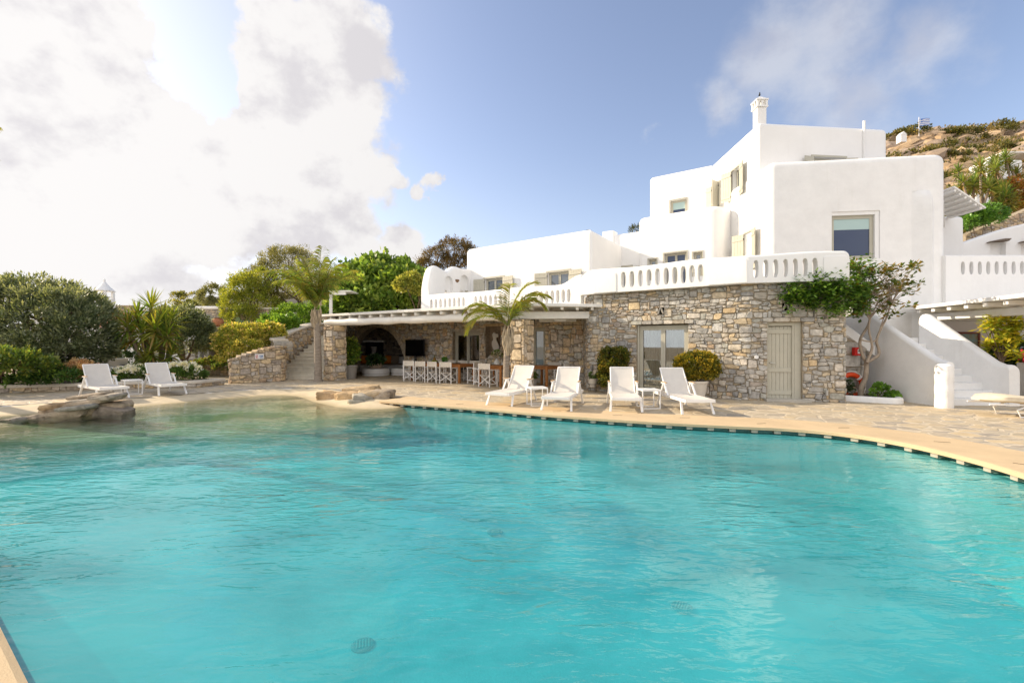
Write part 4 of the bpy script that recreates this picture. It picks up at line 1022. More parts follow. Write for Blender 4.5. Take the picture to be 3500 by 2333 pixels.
# soft buttress running down the front block
mb = MB(); u = tp.upx(3150); pts = [V2(tp.at(u+x, .0)) for x in (-.36,-.18,.0,.12)]
bp_ = [tp.at(u-.42, -.05, 0), tp.at(u-.30, .0, 0), tp.at(u-.1, .16, 0), tp.at(u+.12, .30, 0), tp.at(u+.18, .26, 0), tp.at(u+.22, -.05, 0)]
poly = [V2(p) for p in bp_]
rings = [0.0, 5.9, 6.35, 6.55, 6.62]; fac_ = [1, 1, .8, .4, 0]
vs_ = []; cpt_ = tp.at(u, -.06, 0)
for z, f in zip(rings, fac_):
    for p in poly: q = V2(cpt_).lerp(p, 1) ; n_ = V2(tp.n[0]); dd_ = (p-V2(tp.at(0,0))).dot(n_); q = p-n_*dd_*(1-f)*1.0; vs_.append((q.x, q.y, z))
k = len(poly); fs_ = [(i*k+j, i*k+j+1, (i+1)*k+j+1, (i+1)*k+j) for i in range(len(rings)-1) for j in range(k-1)]
mb.add(vs_, fs_); mb.build('buttress', PLASTER2, villa, smooth=60, world=True)
# white pipe at the top storey, chimney with pierced head
mb = MB(); p = tfp.at(tfp.upx(2951), .03, 0); mb.tube([(p.x,p.y,7.6),(p.x,p.y,9.82)], .045, 10); mb.build('vent_pipe', PLASTER, villa, smooth=50, world=True)
cx, cy = 9.22, 16.95; mb = MB(); rounded_block(mb, [(cx-.17,cy-.17),(cx+.17,cy-.17),(cx+.17,cy+.17),(cx-.17,cy+.17)], .03, 9.3, 10.28, rt=.02)
ch = mb.build('chimney', PLASTER, villa, world=True); mb = MB()
mb.box((cx,cy,10.31), (.42,.42,.05)); mb.box((cx,cy,10.56), (.44,.44,.05))
for sx in (-.16, 0, .16):
    for sy in (-.16, 0, .16):
        if sx or sy: mb.box((cx+sx,cy+sy,10.43), (.07,.07,.2))
r_ = .19; mb.add([(cx-r_,cy-r_,10.59),(cx+r_,cy-r_,10.59),(cx+r_,cy+r_,10.59),(cx-r_,cy+r_,10.59),(cx,cy,10.76)], [(0,1,4),(1,2,4),(2,3,4),(3,0,4)])
mb.build('chimney_cap', PLASTER, ch, world=True)
bird = thing('bird', 'small dark bird perched on top of the chimney of the villa', 'bird', (cx,cy,10.76)); mb = MB()
mb.lathe([(.004,.0),(.02,.02),(.032,.055),(.028,.085),(.016,.105),(.02,.125),(.018,.145),(.004,.155)], n=10); mb.build('body', mat('bird_feathers', (.03,.03,.03), .8), bird, smooth=70)
mb = MB().tube([(-.02,0,.05),(-.07,0,.0)], [.014,.005], 6); mb.build('tail', MATS['bird_feathers'], bird); mb = MB().tube([(.015,0,.13),(.04,0,.128)], [.006,.001], 5); mb.build('beak', MATS['bird_feathers'], bird)

# right-hand upper terrace wall with openings, niche wall and little pergola behind
Np = Path2([(14.2,15.05),(18.6,15.0)]); mb = MB(); sweep_wall(mb, [V2(p) for p in Np.p], .3, 2.3, 4.46, r=.06); nb = mb.build('balustrade', PLASTER, villa, smooth=40, world=True); cut = MB()
for i in range(9):
    px = 3276+28.6*i; u = Np.upx(px); pill_cutter(cut, Np.at(u, 0, 4.03), Np.dir(u), Vector((0,-1)), .135, .43, .9)
carve(nb, cut)
mb = MB(); rounded_block(mb, [(14.9,17.4),(17.35,17.4),(17.35,20),(14.9,20)], [.0,.2,0,0], 2.5, 6.45, rt=.15); mb.build('rear_block', PLASTER, villa, smooth=40, world=True)
rp_ = Path2([(17.2,18.4),(24.5,18.4)]); mb = MB(); sweep_wall(mb, rp_.p, .4, 2.5, lambda u: 5.35+1.15*math.sin(min(1, u/4.6)*PI/2)**1.2, r=.1, step=.2); nw_ = mb.build('niche_wall', PLASTER, villa, smooth=40, world=True); cut = MB()
for px, w_ in ((3393,.62),(3500,.7)): u = rp_.upx(px); pill_cutter(cut, rp_.at(u, .2, 4.95), Vector((1,0)), Vector((0,-1)), w_, 1.3, .4, square=True)
carve(nw_, cut)
for px in (3393, 3500):
    mb = MB(); u = rp_.upx(px)-.06; p = rp_.at(u, .2, 5.62); add_stone(mb, [(-.45,-.03),(.32,.0),(.42,.12),(.1,.11),(-.3,.03)], lambda x, y, d: p+Vector((x, -d*3, y)), rng, (.20,.16,.13), .09, .001)
    mb.build('slate_lintel', STONE, villa, world=True)
Mc = Matrix.Rotation(R(34), 3, 'Y'); cc_ = Vector((16.15,16.7,6.72)); mb = MB(); mb.box(cc_, (1.35,1.3,.05), rot=Mc); pr = mb.build('canopy', TIMBERW, villa, world=True)
for i in range(6): MB().box(cc_+Mc@Vector((-.55+.22*i,0,-.07)), (.07,1.25,.09), rot=Mc).build('canopy_rafter', TIMBERW, pr, world=True)
MB().beam((15.3,16.2,6.6),(16.0,16.9,5.9), .1, .12).build('bracket', TIMBERW, pr, world=True)
# ------------------------------------------------------------------ covered dining terrace on the left of the stone front
P0 = V2((-9.55,25.9)); P1 = V2((2.74,17.25)); bw = Path2([P0, P1])
zarc = .1; ua0, ua1 = bw.upx(1190), bw.upx(1392); uc = (ua0+ua1)/2; RA = (ua1-ua0)/2*.97
doorh = (bw.upx(1548), bw.upx(1640), -.2, 2.12); door2 = (bw.upx(1815), bw.upx(1864), -.2, 2.22); nich = (bw.upx(1660), bw.upx(1712), .95, 2.32)
vz = [(bw.upx(1398), 2.32), (bw.upx(1557), 2.36), (bw.upx(1685), 2.42), (bw.upx(1824), 2.40)]
mb = MB()
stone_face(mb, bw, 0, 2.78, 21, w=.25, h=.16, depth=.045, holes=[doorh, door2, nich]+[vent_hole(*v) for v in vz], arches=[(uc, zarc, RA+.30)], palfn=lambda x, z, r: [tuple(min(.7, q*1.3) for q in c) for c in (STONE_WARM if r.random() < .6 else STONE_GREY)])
# voussoirs
k = 46
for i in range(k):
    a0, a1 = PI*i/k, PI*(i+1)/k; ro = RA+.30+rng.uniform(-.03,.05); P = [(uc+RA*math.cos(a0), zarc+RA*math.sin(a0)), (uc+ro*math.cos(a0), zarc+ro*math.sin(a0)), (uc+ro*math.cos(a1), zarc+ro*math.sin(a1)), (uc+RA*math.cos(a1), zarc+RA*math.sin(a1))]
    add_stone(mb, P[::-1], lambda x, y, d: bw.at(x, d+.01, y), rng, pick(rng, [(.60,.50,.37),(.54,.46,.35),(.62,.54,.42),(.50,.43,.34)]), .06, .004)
for (a, b, z) in ((doorh[0]-.15, doorh[1]+.15, 2.12), (nich[0]-.1, nich[1]+.2, 2.32)): add_stone(mb, [(a,z),(b,z),(b,z+.12),(a,z+.12)], lambda x, y, d: bw.at(x, d+.03, y), rng, pick(rng, STONE_WARM), .05, .004)
for (u, z) in vz:
    for s in (-1, 1): add_stone(mb, [(u+s*.11, z), (u+s*.02, z+.21), (u-s*.02, z+.21), (u+s*.055, z)][::s], lambda x, y, d: bw.at(x, d+.01, y), rng, pick(rng, STONE_GREY), .06, .002)
# thick mortar wall cut by the arch: columns of wall above the curve
us = sorted(set([0, bw.L]+[x for h in (doorh, door2, nich) for x in h[:2]]+[uc+RA*math.cos(PI*i/40) for i in range(41)]))
for a, b in zip(us, us[1:]):
    m_ = (a+b)/2; inarc = abs(m_-uc) < RA
    zlo = lambda u: zarc+math.sqrt(max(0, RA*RA-(u-uc)**2)) if inarc else 0
    spans = [(zlo(a), zlo(b), 2.78)]
    for h in (doorh, door2, nich):
        if h[0] < m_ < h[1]: spans = [(0, 0, max(0, h[2])), (h[3], h[3], 2.78)] if h[2] > 0 else [(h[3], h[3], 2.78)]
    for za, zb, zt in spans:
        if zt-min(za, zb) < .01: continue
        P = [bw.at(a,0,za), bw.at(b,0,zb), bw.at(b,0,zt), bw.at(a,0,zt), bw.at(a,-.4,za), bw.at(b,-.4,zb), bw.at(b,-.4,zt), bw.at(a,-.4,zt)]
        mb.add(P, [(0,1,2,3),(7,6,5,4),(4,5,1,0),(3,2,6,7),(0,3,7,4),(1,5,6,2)], 1, (.2,.15,.1))
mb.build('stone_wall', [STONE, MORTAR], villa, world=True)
# alcove behind the arch
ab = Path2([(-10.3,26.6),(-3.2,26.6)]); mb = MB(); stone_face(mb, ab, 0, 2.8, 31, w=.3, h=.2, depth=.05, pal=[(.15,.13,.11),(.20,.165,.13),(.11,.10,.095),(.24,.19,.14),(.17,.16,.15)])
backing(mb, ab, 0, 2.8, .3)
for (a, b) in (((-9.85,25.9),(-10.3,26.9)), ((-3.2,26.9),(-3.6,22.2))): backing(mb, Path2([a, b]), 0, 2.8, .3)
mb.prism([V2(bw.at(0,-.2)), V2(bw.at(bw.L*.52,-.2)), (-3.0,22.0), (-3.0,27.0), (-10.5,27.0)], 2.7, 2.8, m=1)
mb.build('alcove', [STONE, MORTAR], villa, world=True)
MB().box((-8.0,26.42,1.74), (1.25,.26,.10)).build('shelf', PLASTER, villa, world=True, bevel=.01)
MB().box((-8.0,26.5,1.28), (1.0,.14,.8)).build('hearth', DARK, villa, world=True); rz = rotz_of(bw.dir(0))
wl_ = Vector((bw.dir(0).x, bw.dir(0).y, 0)); wn_ = Vector((bw.dir(0).y, -bw.dir(0).x, 0))
# doors
window_unit(villa, bw.at((doorh[0]+doorh[1])/2, -.2, .02), bw.dir(0), doorh[1]-doorh[0]-.01, 2.1, leaves=2, fr=.09, name='sliding_door', glass=GLASST, curtain=[(-.75,-.05),(.15,.75)], depth=.1)
window_unit(villa, bw.at((door2[0]+door2[1])/2, -.16, .02), bw.dir(0), door2[1]-door2[0]-.01, 2.2, leaves=1, fr=.08, name='glass_door', glass=glass_mat('sky_glass', (.25,.33,.37)), depth=.1)
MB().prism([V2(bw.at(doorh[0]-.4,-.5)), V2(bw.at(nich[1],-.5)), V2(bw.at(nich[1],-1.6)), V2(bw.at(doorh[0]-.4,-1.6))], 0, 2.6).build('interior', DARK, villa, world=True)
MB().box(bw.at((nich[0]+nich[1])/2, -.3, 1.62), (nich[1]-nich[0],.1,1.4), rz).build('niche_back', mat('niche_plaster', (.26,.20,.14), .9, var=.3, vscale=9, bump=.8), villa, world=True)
# left side wall and end pier, middle column
mb = MB(); sp = Path2([(-9.85,25.9),(-8.05,19.75)]); stone_face(mb, sp, 0, 2.74, 41, palfn=lambda x, z, r: STONE_GREY if r.random() < .6 else STONE_WARM, depth=.04); backing(mb, sp, 0, 2.74, .45); mb.build('stone_wall', [STONE, MORTAR], villa, world=True)
def pier(cx, cy, w, dpt, z1, rz, seed, pal, name='stone_pier'):
    ca, sa = math.cos(rz), math.sin(rz); loc = lambda x, y: V2((cx+x*ca-y*sa, cy+x*sa+y*ca))
    pts = [loc(-w/2, dpt/2), loc(-w/2, -dpt/2), loc(w/2, -dpt/2), loc(w/2, dpt/2), loc(-w/2, dpt/2)]; mb = MB()
    for i in range(4):
        pp = Path2([pts[i], pts[i+1]]); stone_face(mb, pp, 0, z1, seed+i, w=.3, h=.19, depth=.05, pal=pal, gap=.008)
    mb.prism(pts[:4], 0, z1-.01, m=1, col=(.3,.24,.17)); return mb.build(name, [STONE, MORTAR], villa, world=True)
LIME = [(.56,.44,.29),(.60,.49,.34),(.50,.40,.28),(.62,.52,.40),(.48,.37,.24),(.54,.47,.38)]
fa = rotz_of(wd_)
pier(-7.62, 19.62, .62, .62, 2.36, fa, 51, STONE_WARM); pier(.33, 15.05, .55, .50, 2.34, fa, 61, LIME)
# timber: round beams, log rafters, plank-edged roof
mb = MB(); bz = 2.49; bL, bR = Vector((-8.10,19.88,bz)), Vector((.30,14.95,bz-.01)); n_ = 24
mb.tube([bL.lerp(bR, i/n_)+Vector((0,0,.012*math.sin(i*1.9))) for i in range(n_+1)], [.155-.02*math.sin(i*.7)**2+.0*i for i in range(n_+1)], 14); mb.build('beam', TIMBERW, villa, smooth=45, world=True)
mb = MB(); mb.beam((.12,14.98,2.48),(2.62,15.30,2.52), .20, .24, m=0); mb.beam((1.0,16.6,2.42),(2.3,16.3,2.42), .14,.14); mb.build('beam', TIMBERW, villa, world=True, bevel=.015)
mb = MB(); mb.box((1.62,15.55,2.40), (.42,.2,.16), .1); mb.build('beam_corbel', TIMBERW, villa, world=True, bevel=.02)
roof = [(-8.62,20.12),(.41,14.42),(2.96,14.93),(2.85,15.35),(2.6,17.3),(-9.6,25.8)]
mb = MB(); ri = offset_closed(ccw(roof), .06); mb.prism(ri, 2.755, 2.80); rfo = mb.build('pergola_roof', TIMBERW, villa, world=True)
mb = MB(); e0, e1, e2 = Vector((-8.62,20.12,2.80)), Vector((.41,14.42,2.80)), Vector((2.96,14.93,2.80))
mb.beam(e0, e1, .07, .10); mb.beam(e1, e2, .07, .10); mb.beam((-9.75,25.9,2.8), e0, .07, .10); mb.build('fascia', TIMBERW, rfo, world=True, bevel=.012)
# rafters
f0 = None; rn = 17; dv3 = (e1-e0).normalized()
def rafter_copy(src, loc, rz):
    c = src.copy(); COL.objects.link(c); c.parent = rfo; c.location = loc; c.rotation_euler = (0,0,rz); return c
az = rotz_of(Vector((.577,.816)))
for i in range(rn):
    p = e0.lerp(e1, (i+.35)/rn)+Vector((0,0,-.12))+Vector((.577,.816,0))*.06-Vector(VL)
    if f0 is None: f0 = MB().tube([(0,0,0),(1.8,0,.01),(4.3 if True else 0,0,0)], [.066,.07,.06], 10).build('rafter', TIMBERW, rfo, smooth=45); f0.location = p; f0.rotation_euler = (0,0,az)
    else: rafter_copy(f0, p, az+R(rng.uniform(-1.5,1.5)))
g0 = None
for i in range(5):
    p = e1.lerp(e2, (i+.35)/5)+Vector((0,.05,-.09))-Vector(VL)
    if g0 is None: g0 = MB().box((1.1,0,0), (2.2,.09,.10)).build('rafter', TIMBERW, rfo, bevel=.012); g0.location = p; g0.rotation_euler = (0,0,R(80))
    else: rafter_copy(g0, p, R(80))
# loose stones bedded on the back of the roof
mb = MB(); rs = Path2([(-8.9,21.6),(-7.6,20.9),(-3.9,18.9+.9)])
for i in range(60):
    u = rs.L*rng.random(); c = rs.at(u, -rng.uniform(0,.9), 2.80); w_ = rng.uniform(.12,.3); h_ = rng.uniform(.07,.16)
    if u > rs.L*.72: h_ *= 1.7
    M = Matrix.Rotation(rng.uniform(0,3), 3, 'Z'); pl = [(math.cos(a)*w_*rng.uniform(.75,1.1), math.sin(a)*w_*.7*rng.uniform(.75,1.1)) for a in [2*PI*j/7 for j in range(7)]]
    vs_ = [c+M@Vector((x,y,0)) for x, y in pl]+[c+M@Vector((x*.9,y*.9,h_)) for x, y in pl]+[c+Vector((0,0,h_*1.15))]
    mb.add(vs_, [(j, (j+1) % 7, (j+1) % 7+7, j+7) for j in range(7)]+[(j+7, (j+1) % 7+7, 14) for j in range(7)], 0, pick(rng, STONE_GREY))
mb.build('roof_stones', STONE, rfo, world=True)
# dark-tiled floor under cover, shown with a pebble border
PB = mat('pebble_border', (.42,.34,.24), .8, var=.5, vscale=30, bump=1, bscale=60, bdist=.02)
mb = MB(); e = [V2(e0), V2(e1), V2(e2)]; o1 = [p+V2((-.577,-.816))*.25 for p in e]; o2 = [p+V2((-.577,-.816))*.42 for p in e]; strip(mb, o2, o1, .004, .004)
structure(mb.build('pebble_border', PB)); fixn(bpy.data.objects['pebble_border'])

# ------------------------------------------------------------------ curved stone staircase on the left
SL = (-9.9, 20.5, 0)
stair = thing('stone_staircase', 'broad pale steps climbing behind a curved golden rubble parapet, left of the covered terrace', 'staircase', SL)
mb = MB(); nst = 13
for i in range(nst):
    Y0 = 20.15+.34*i; zt = .168*(i+1); t = i/(nst-1); xl = lerp(-10.55, -10.35+.0, t)+.9*t*t*.4; xr = -8.3-.52*t*4.3*.34-.25*t
    mb.box(((xl+xr)/2, Y0+2.3, zt-.14), (xr-xl, 4.6, .28)); mb.box(((xl+xr)/2, Y0+2.3-.03, zt-.02), (xr-xl+.01, 4.6, .045))
mb.build('steps', mat('pale_step_stone', (.60,.56,.47), .85, var=.15, vscale=4, bump=.5, bscale=40), stair, world=True, bevel=.012)
lowp = Path2(fillet([(-10.9,19.3),(-11.35,18.3),(-10.95,17.65),(-10.3,18.35),(-9.62,19.15),(-9.95,20.0)], [0,.4,.35,1,.25,0], 6))
ltop = lambda u: .80+.62*smooth((u-.9)/2.6)
mb = MB(); stone_face(mb, lowp, 0, ltop, 71, w=.27, h=.16, depth=.05, pal=STONE_WARM); backing(mb, lowp, 0, ltop, .5)
P = resample(lowp.p, .22); U = arclen(P); pq = Path2(P)          # coping stones on top
for a, b in zip(U, U[1:]):
    za = (ltop(a)+ltop(b))/2; c = (pq.at(a, -.22, za+.02)+pq.at(b, -.22, za+.02))/2; mb.box(c, ((b-a)*.97, .58, .07), rotz_of(pq.dir((a+b)/2)), 0, pick(rng, STONE_WARM))
mb.build('parapet', [STONE, MORTAR], stair, world=True, bevel=.01)
upp = Path2(catmull([(-9.90,19.95),(-10.42,20.6),(-10.62,21.6),(-10.5,22.9),(-10.25,24.4),(-10.0,25.3)], 6))
utop = lambda u: 1.70+.95*smooth(u/5.2)
mb = MB(); stone_face(mb, upp, 0, utop, 81, w=.27, h=.17, depth=.05, pal=STONE_WARM+STONE_GREY[:3]); backing(mb, upp, 0, utop, .45)
for z in frange(1.2, 1.66, 7):                      # stacked slates where the two parapets meet
    mb.box((-10.05+rng.uniform(-.03,.03), 19.95, z), (.72,.55,.055), .5+rng.uniform(-.1,.1), 0, pick(rng, STONE_GREY))
mb.build('parapet', [STONE, MORTAR], stair, world=True)
mb = MB(); sweep_wall(mb, [V2(upp.at(upp.L*i/20, -.2)) for i in range(21)], .62, lambda u: utop(u)-.01, lambda u: utop(u)+.09, r=.05, endr=(.05,.05)); mb.build('coping', mat('cream_coping', (.58,.52,.43), .85, var=.1, vscale=3, bump=.5, bscale=20), stair, smooth=50, world=True)
# small notice plate on the parapet
sg = lowp.upx(884); pS = lowp.at(sg, .075, CZ+(HZ-1218)/F*18.25); dS = Vector((*lowp.dir(sg), 0)); nS = Vector((dS.y,-dS.x,0)); sign = thing('notice_plate', 'small white notice plate with red and blue marks on the curved stone parapet', 'sign', pS); Rz = rotz_of(dS)
MB().box((0,0,0), (.34,.012,.21), Rz).build('plate', mat('sign_white', (.75,.74,.72), .4), sign, bevel=.003)
red = mat('sign_red', (.55,.03,.03), .5); blu = mat('sign_blue', (.05,.16,.38), .5); mb = MB(); c = -dS*.10+nS*.009+Vector((0,0,.02)); ring = []
for j in range(24):
    a0, a1 = 2*PI*j/24, 2*PI*(j+1)/24; mb.beam(c+dS*math.cos(a0)*.04+Vector((0,0,math.sin(a0)*.04)), c+dS*math.cos(a1)*.04+Vector((0,0,math.sin(a1)*.04)), .004, .012)
mb.beam(c-dS*.028+Vector((0,0,-.028)), c+dS*.028+Vector((0,0,.028)), .004, .012); mb.box(-dS*.10+nS*.009+Vector((0,0,-.055)), (.09,.004,.018), Rz); mb.build('red_symbol', red, sign)
mb = MB()
for x in (.02,.07,.115): mb.box(dS*x+nS*.009+Vector((0,0,.02)), (.034,.004,.05), Rz)
mb.box(dS*.07+nS*.009+Vector((0,0,-.035)), (.13,.004,.012), Rz); mb.box(dS*.07+nS*.009+Vector((0,0,-.058)), (.13,.004,.010), Rz); mb.build('blue_symbol', blu, sign)

# ------------------------------------------------------------------ white staircase on the right
ws = thing('white_staircase', 'smooth white outdoor staircase with sloping parapets and a round newel, right of the stone house', 'staircase', (11.4,12.5,0))
yA, yB = 11.0, 15.2
lp = Path2([(10.62,15.4),(10.62,11.05)]); mb = MB(); sweep_wall(mb, lp.p, .24, 0, lambda u: lerp(3.62, 1.10, min(1, u/4.2)), r=.10, step=.25); mb.build('parapet', PLASTER2, ws, smooth=45, world=True)
mb = MB(); nw = []
for i in range(15): nw.append((.172+.006*math.sin(i*1.3), i*.995/14))
nw += [(.165,1.015),(.13,1.045),(.06,1.06)]; mb.lathe(nw, (10.42,10.98,0), 24); mb.build('newel', PLASTER2, ws, smooth=50, world=True)
rp2 = Path2([(12.42,13.75),(12.42,11.25)]); mb = MB(); sweep_wall(mb, rp2.p, .26, 0, lambda u: 1.02+max(0, (2.2-u))*.70, r=.10, step=.2, endr=(.25,.1)); mb.build('parapet', PLASTER2, ws, smooth=45, world=True)
mb = MB()
for i in range(10): mb.box((11.52, 11.35+.27*i+2.0, .173*(i+1)-.09), (1.75,4.0,.18))
mb.build('steps', PLASTER2, ws, world=True, bevel=.02)
# planter curb, recess wall with rubble
mb = MB(); cv = fillet([(8.95,12.45),(9.1,12.32),(9.95,11.62),(10.3,12.2)], [0,.1,.22,0], 6); sweep_wall(mb, cv, .16, 0, .15, r=.05, step=.15); pl = mb.build('planter_curb', PLASTER, None, smooth=45, loc=(9.5,12,0)); tag(pl, 'low white curb round the tree bed between stone house and white stairs', 'curb')
mb = MB(); mb.prism([(8.95,12.5),(9.9,11.75),(10.45,12.2),(10.45,14.4),(9.0,14.4)], .0, .09); structure(mb.build('planting_bed', SOIL))
rp3 = Path2([(8.9,12.95),(10.1,13.0)]); mb = MB(); top3 = lambda u: 2.25-.70*u; stone_face(mb, rp3, 0, top3, 91, w=.3, h=.19, depth=.05, pal=STONE_GREY); backing(mb, rp3, 0, top3, .3); mb.build('stone_wall', [STONE, MORTAR], villa, world=True)
mb = MB(); sweep_wall(mb, [V2((8.9,13.12)), V2((10.4,13.2))], .30, lambda u: top3(u)+.0, lambda u: top3(u)+.35, r=.12); mb.build('stair_soffit', PLASTER2, villa, smooth=45, world=True)

# ------------------------------------------------------------------ covered terrace on the right
mb = MB(); ro = [(12.95,15.0),(12.05,9.6),(19,9.4),(19,15.0)]; mb.prism(ro, 2.66, 2.71); r2 = mb.build('side_pergola_roof', TIMBERW, villa, world=True)
mb = MB(); mb.beam((12.97,15.05,2.70),(12.07,9.5,2.70), .07, .10); mb.build('fascia', TIMBERW, r2, world=True, bevel=.01); h0 = None
for i in range(9):
    y = 14.5-.6*i; x = lerp(12.95, 12.07, (15.05-y)/5.55)+.08
    p = Vector((x,y,2.585))-Vector(VL)
    if h0 is None: h0 = MB().box((2.6,0,0), (5.2,.13,.12)).build('rafter', TIMBERW, r2, bevel=.02); h0.location = p
    else: c = h0.copy(); COL.objects.link(c); c.parent = r2; c.location = p
mb = MB(); mb.beam((13.5,15.0,2.40),(13.2,9.6,2.40), .2, .22); mb.build('beam', TIMBERW, villa, world=True, bevel=.03)
sdp = Path2([(13.0,16.2),(20,16.2)]); mb = MB(); sweep_wall(mb, sdp.p, .3, 0, 2.66, r=.01); mb.build('side_wall', mat('ochre_white_plaster', (.66,.60,.52), .85, bump=.3, bscale=8), villa, world=True)
MB().box((18.1,15.98,1.2), (1.1,.06,2.3)).build('glass_door', JOIN, villa, world=True); MB().box((18.1,15.93,1.2), (.86,.03,2.1)).build('door_glass', GLASS, villa, world=True)
wpic = thing('framed_painting', 'wide painting in a red-brown wooden frame on the wall under the right-hand pergola', 'picture', (15.95,15.98,1.15)); mb = MB(); Wp, Hp = .93, .82
for s in (-1,1): mb.box((s*(Wp/2-.03),0,Hp/2), (.07,.05,Hp)); mb.box((0,-.002,Hp/2+s*(Hp/2-.03)), (Wp-.13,.046,.07))
mb.build('frame', mat('red_brown_wood', (.20,.045,.02), .5), wpic, bevel=.006)
MB().box((0,.01,Hp/2), (Wp-.12,.02,Hp-.12)).build('canvas', mat('painting', (.30,.22,.10), .6, var=.8, vscale=5, col2=(.20,.32,.30)), wpic)
# ------------------------------------------------------------------ loungers
def make_lounger(label, group):
    """foot towards +Y... local: head at y=-0.97, foot at y=+0.97, width along x"""
    t = thing('sun_lounger', label, 'sun lounger', (0,0,0), 0, group); Wd = .66; zs = .33
    mb = MB()
    for s in (-1, 1): mb.box((s*(Wd/2-.02), .0, zs-.03), (.04, 1.94, .07))
    mb.box((0,.955,zs-.03), (Wd-.08,.035,.07)); mb.box((0,-.955,zs-.03), (Wd-.08,.035,.07)); mb.box((0,-.22,zs-.045), (Wd-.08,.04,.03)); mb.build('frame', WHITEM, t, bevel=.008)
    # legs splay outwards
    for s in (-1, 1):
        MB().beam((s*(Wd/2-.015),.70,zs-.03), (s*(Wd/2+.02),.86,0), .035, .05, up=(1,0,0)).build('leg', WHITEM, t, bevel=.006)
        MB().beam((s*(Wd/2+.0),-.30,zs+.24), (s*(Wd/2+.03),-.68,0), .035, .05, up=(1,0,0)).build('leg', WHITEM, t, bevel=.006)
    n = 10; mb = MB(); vs = []
    for i in range(n+1):
        y = -.20+1.14*i/n; sag = -.012*math.sin(PI*i/n)
        for x, dz in ((-Wd/2+.03,0),(-Wd/4,-.006+sag),(0,-.012+sag),(Wd/4,-.006+sag),(Wd/2-.03,0)): vs.append((x, y, zs+.012+dz))
    fs = [(i*5+j, i*5+j+1, (i+1)*5+j+1, (i+1)*5+j) for i in range(n) for j in range(4)]; mb.add(vs, fs); mb.build('seat_sling', SLING, t, smooth=60)
    a = R(52); by, bz = -.22, zs; L_ = .76; d = Vector((0,-math.cos(a),math.sin(a))); nn = Vector((0,math.sin(a),math.cos(a)))
    mb = MB(); 
    for s in (-1, 1): mb.tube([Vector((s*(Wd/2-.045),by,bz)), Vector((s*(Wd/2-.045),by,bz))+d*(L_-.0)], .017, 8)
    mb.tube([Vector((-Wd/2+.045,by,bz))+d*L_, Vector((Wd/2-.045,by,bz))+d*L_], .017, 8); bf = mb.build('back_frame', WHITEM, t, smooth=50)
    vs = []; mb = MB()
    for i in range(n+1):
        p = Vector((0,by,bz))+d*(L_-.01)*i/n+nn*(.012-.03*math.sin(PI*i/n)*.6)
        for x, dz in ((-Wd/2+.045,0),(-Wd/4,-.008),(0,-.014),(Wd/4,-.008),(Wd/2-.045,0)): q = p+nn*dz; vs.append((x, q.y, q.z))
    mb.add(vs, fs); mb.build('back_sling', SLING, t, smooth=60)
    for s in (-1, 1):
        MB().beam((s*(Wd/2+.005),-.02,zs-.02), (s*(Wd/2+.005),-.24,zs+.25), .03, .04, up=(1,0,0)).build('arm_support', WHITEM, t, bevel=.005)
        ar = MB().box((s*(Wd/2+.008),-.27,zs+.26), (.05,.30,.025)); ar = ar.build('armrest', WHITEM, t, bevel=.006)
        MB().box((s*(Wd/2+.008),-.24,zs+.278), (.054,.26,.018)).build('armrest_cap', TEAKL, ar, bevel=.006)
    MB().tube([(-Wd/2+.06,-.62,zs-.02),(-Wd/2+.06,-.46,zs+.40)], .010, 6).build('strut', WHITEM, t)
    return t
GL = 'white sun loungers facing the pool'
def lrz(h): return math.atan2(-h[0], h[1])      # local +y goes to heading
def put(src, c, h, lab): 
    return dup(src, (c[0], c[1], 0), lrz(h), lab)
spec = [((.05,12.05),(-.43,-.90),'white sun lounger turned left in front of the slender palm trunk by the pool'),
        ((1.28,11.25),(-.31,-.95),'white sun lounger second from the palm in the row beside the pool'),
        ((2.72,11.1),(-.17,-.985),'white sun lounger third from the palm, before the left half of the sliding glass door'),
        ((4.02,10.75),(.03,-1),'white sun lounger nearest the boarded door, before the golden bush in a pot')]
L0 = None
for c, h, lab in spec:
    if L0 is None: L0 = make_lounger(lab, GL); L0.location = (c[0],c[1],0); L0.rotation_euler = (0,0,lrz(h))
    else: put(L0, c, h, lab)
put(L0, (-11.9,13.25), (.83,-.55), 'white sun lounger behind the rock pile at the left end of the pool')
put(L0, (-10.95,14.3), (.80,-.60), 'white sun lounger in front of the white lilies at the far left of the pool')
def make_side_table(lab):
    t = thing('side_table', lab, 'side table', (0,0,0), 0, 'small white slatted side tables'); w_, h_ = .44, .46; mb = MB()
    for i in range(5): mb.box((0,-w_/2+.045+i*(w_-.09)/4,h_-.012), (w_-.02,.075,.018))
    mb.build('tabletop', WHITEM, t, bevel=.003)
    for s in (-1, 1):
        for q in (-1, 1): MB().box((s*(w_/2-.012),q*(w_/2-.012),h_/2-.006), (.024,.024,h_-.012)).build('leg', WHITEM, t, bevel=.002)
        MB().box((0, s*(w_/2-.012), .012), (w_-.05,.022,.022)).build('foot_rail', WHITEM, t); 
    mb = MB()
    for s in (-1,1): mb.box((s*(w_/2-.0115),0,h_-.02), (.023,w_-.05,.035)); mb.box((0,s*(w_/2-.0115),h_-.02), (w_-.05,.023,.035))
    mb.build('apron', WHITEM, t); return t
T0 = make_side_table('small white slatted side table between the first two loungers by the palm'); T0.location = (.63,11.45,0); T0.rotation_euler = (0,0,.22)
dup(T0, (3.28,10.95,0), .05, 'small white slatted side table before the sliding glass door')
dup(T0, (-11.65,13.95,0), .9, 'small white slatted side table between the two loungers at the far left')

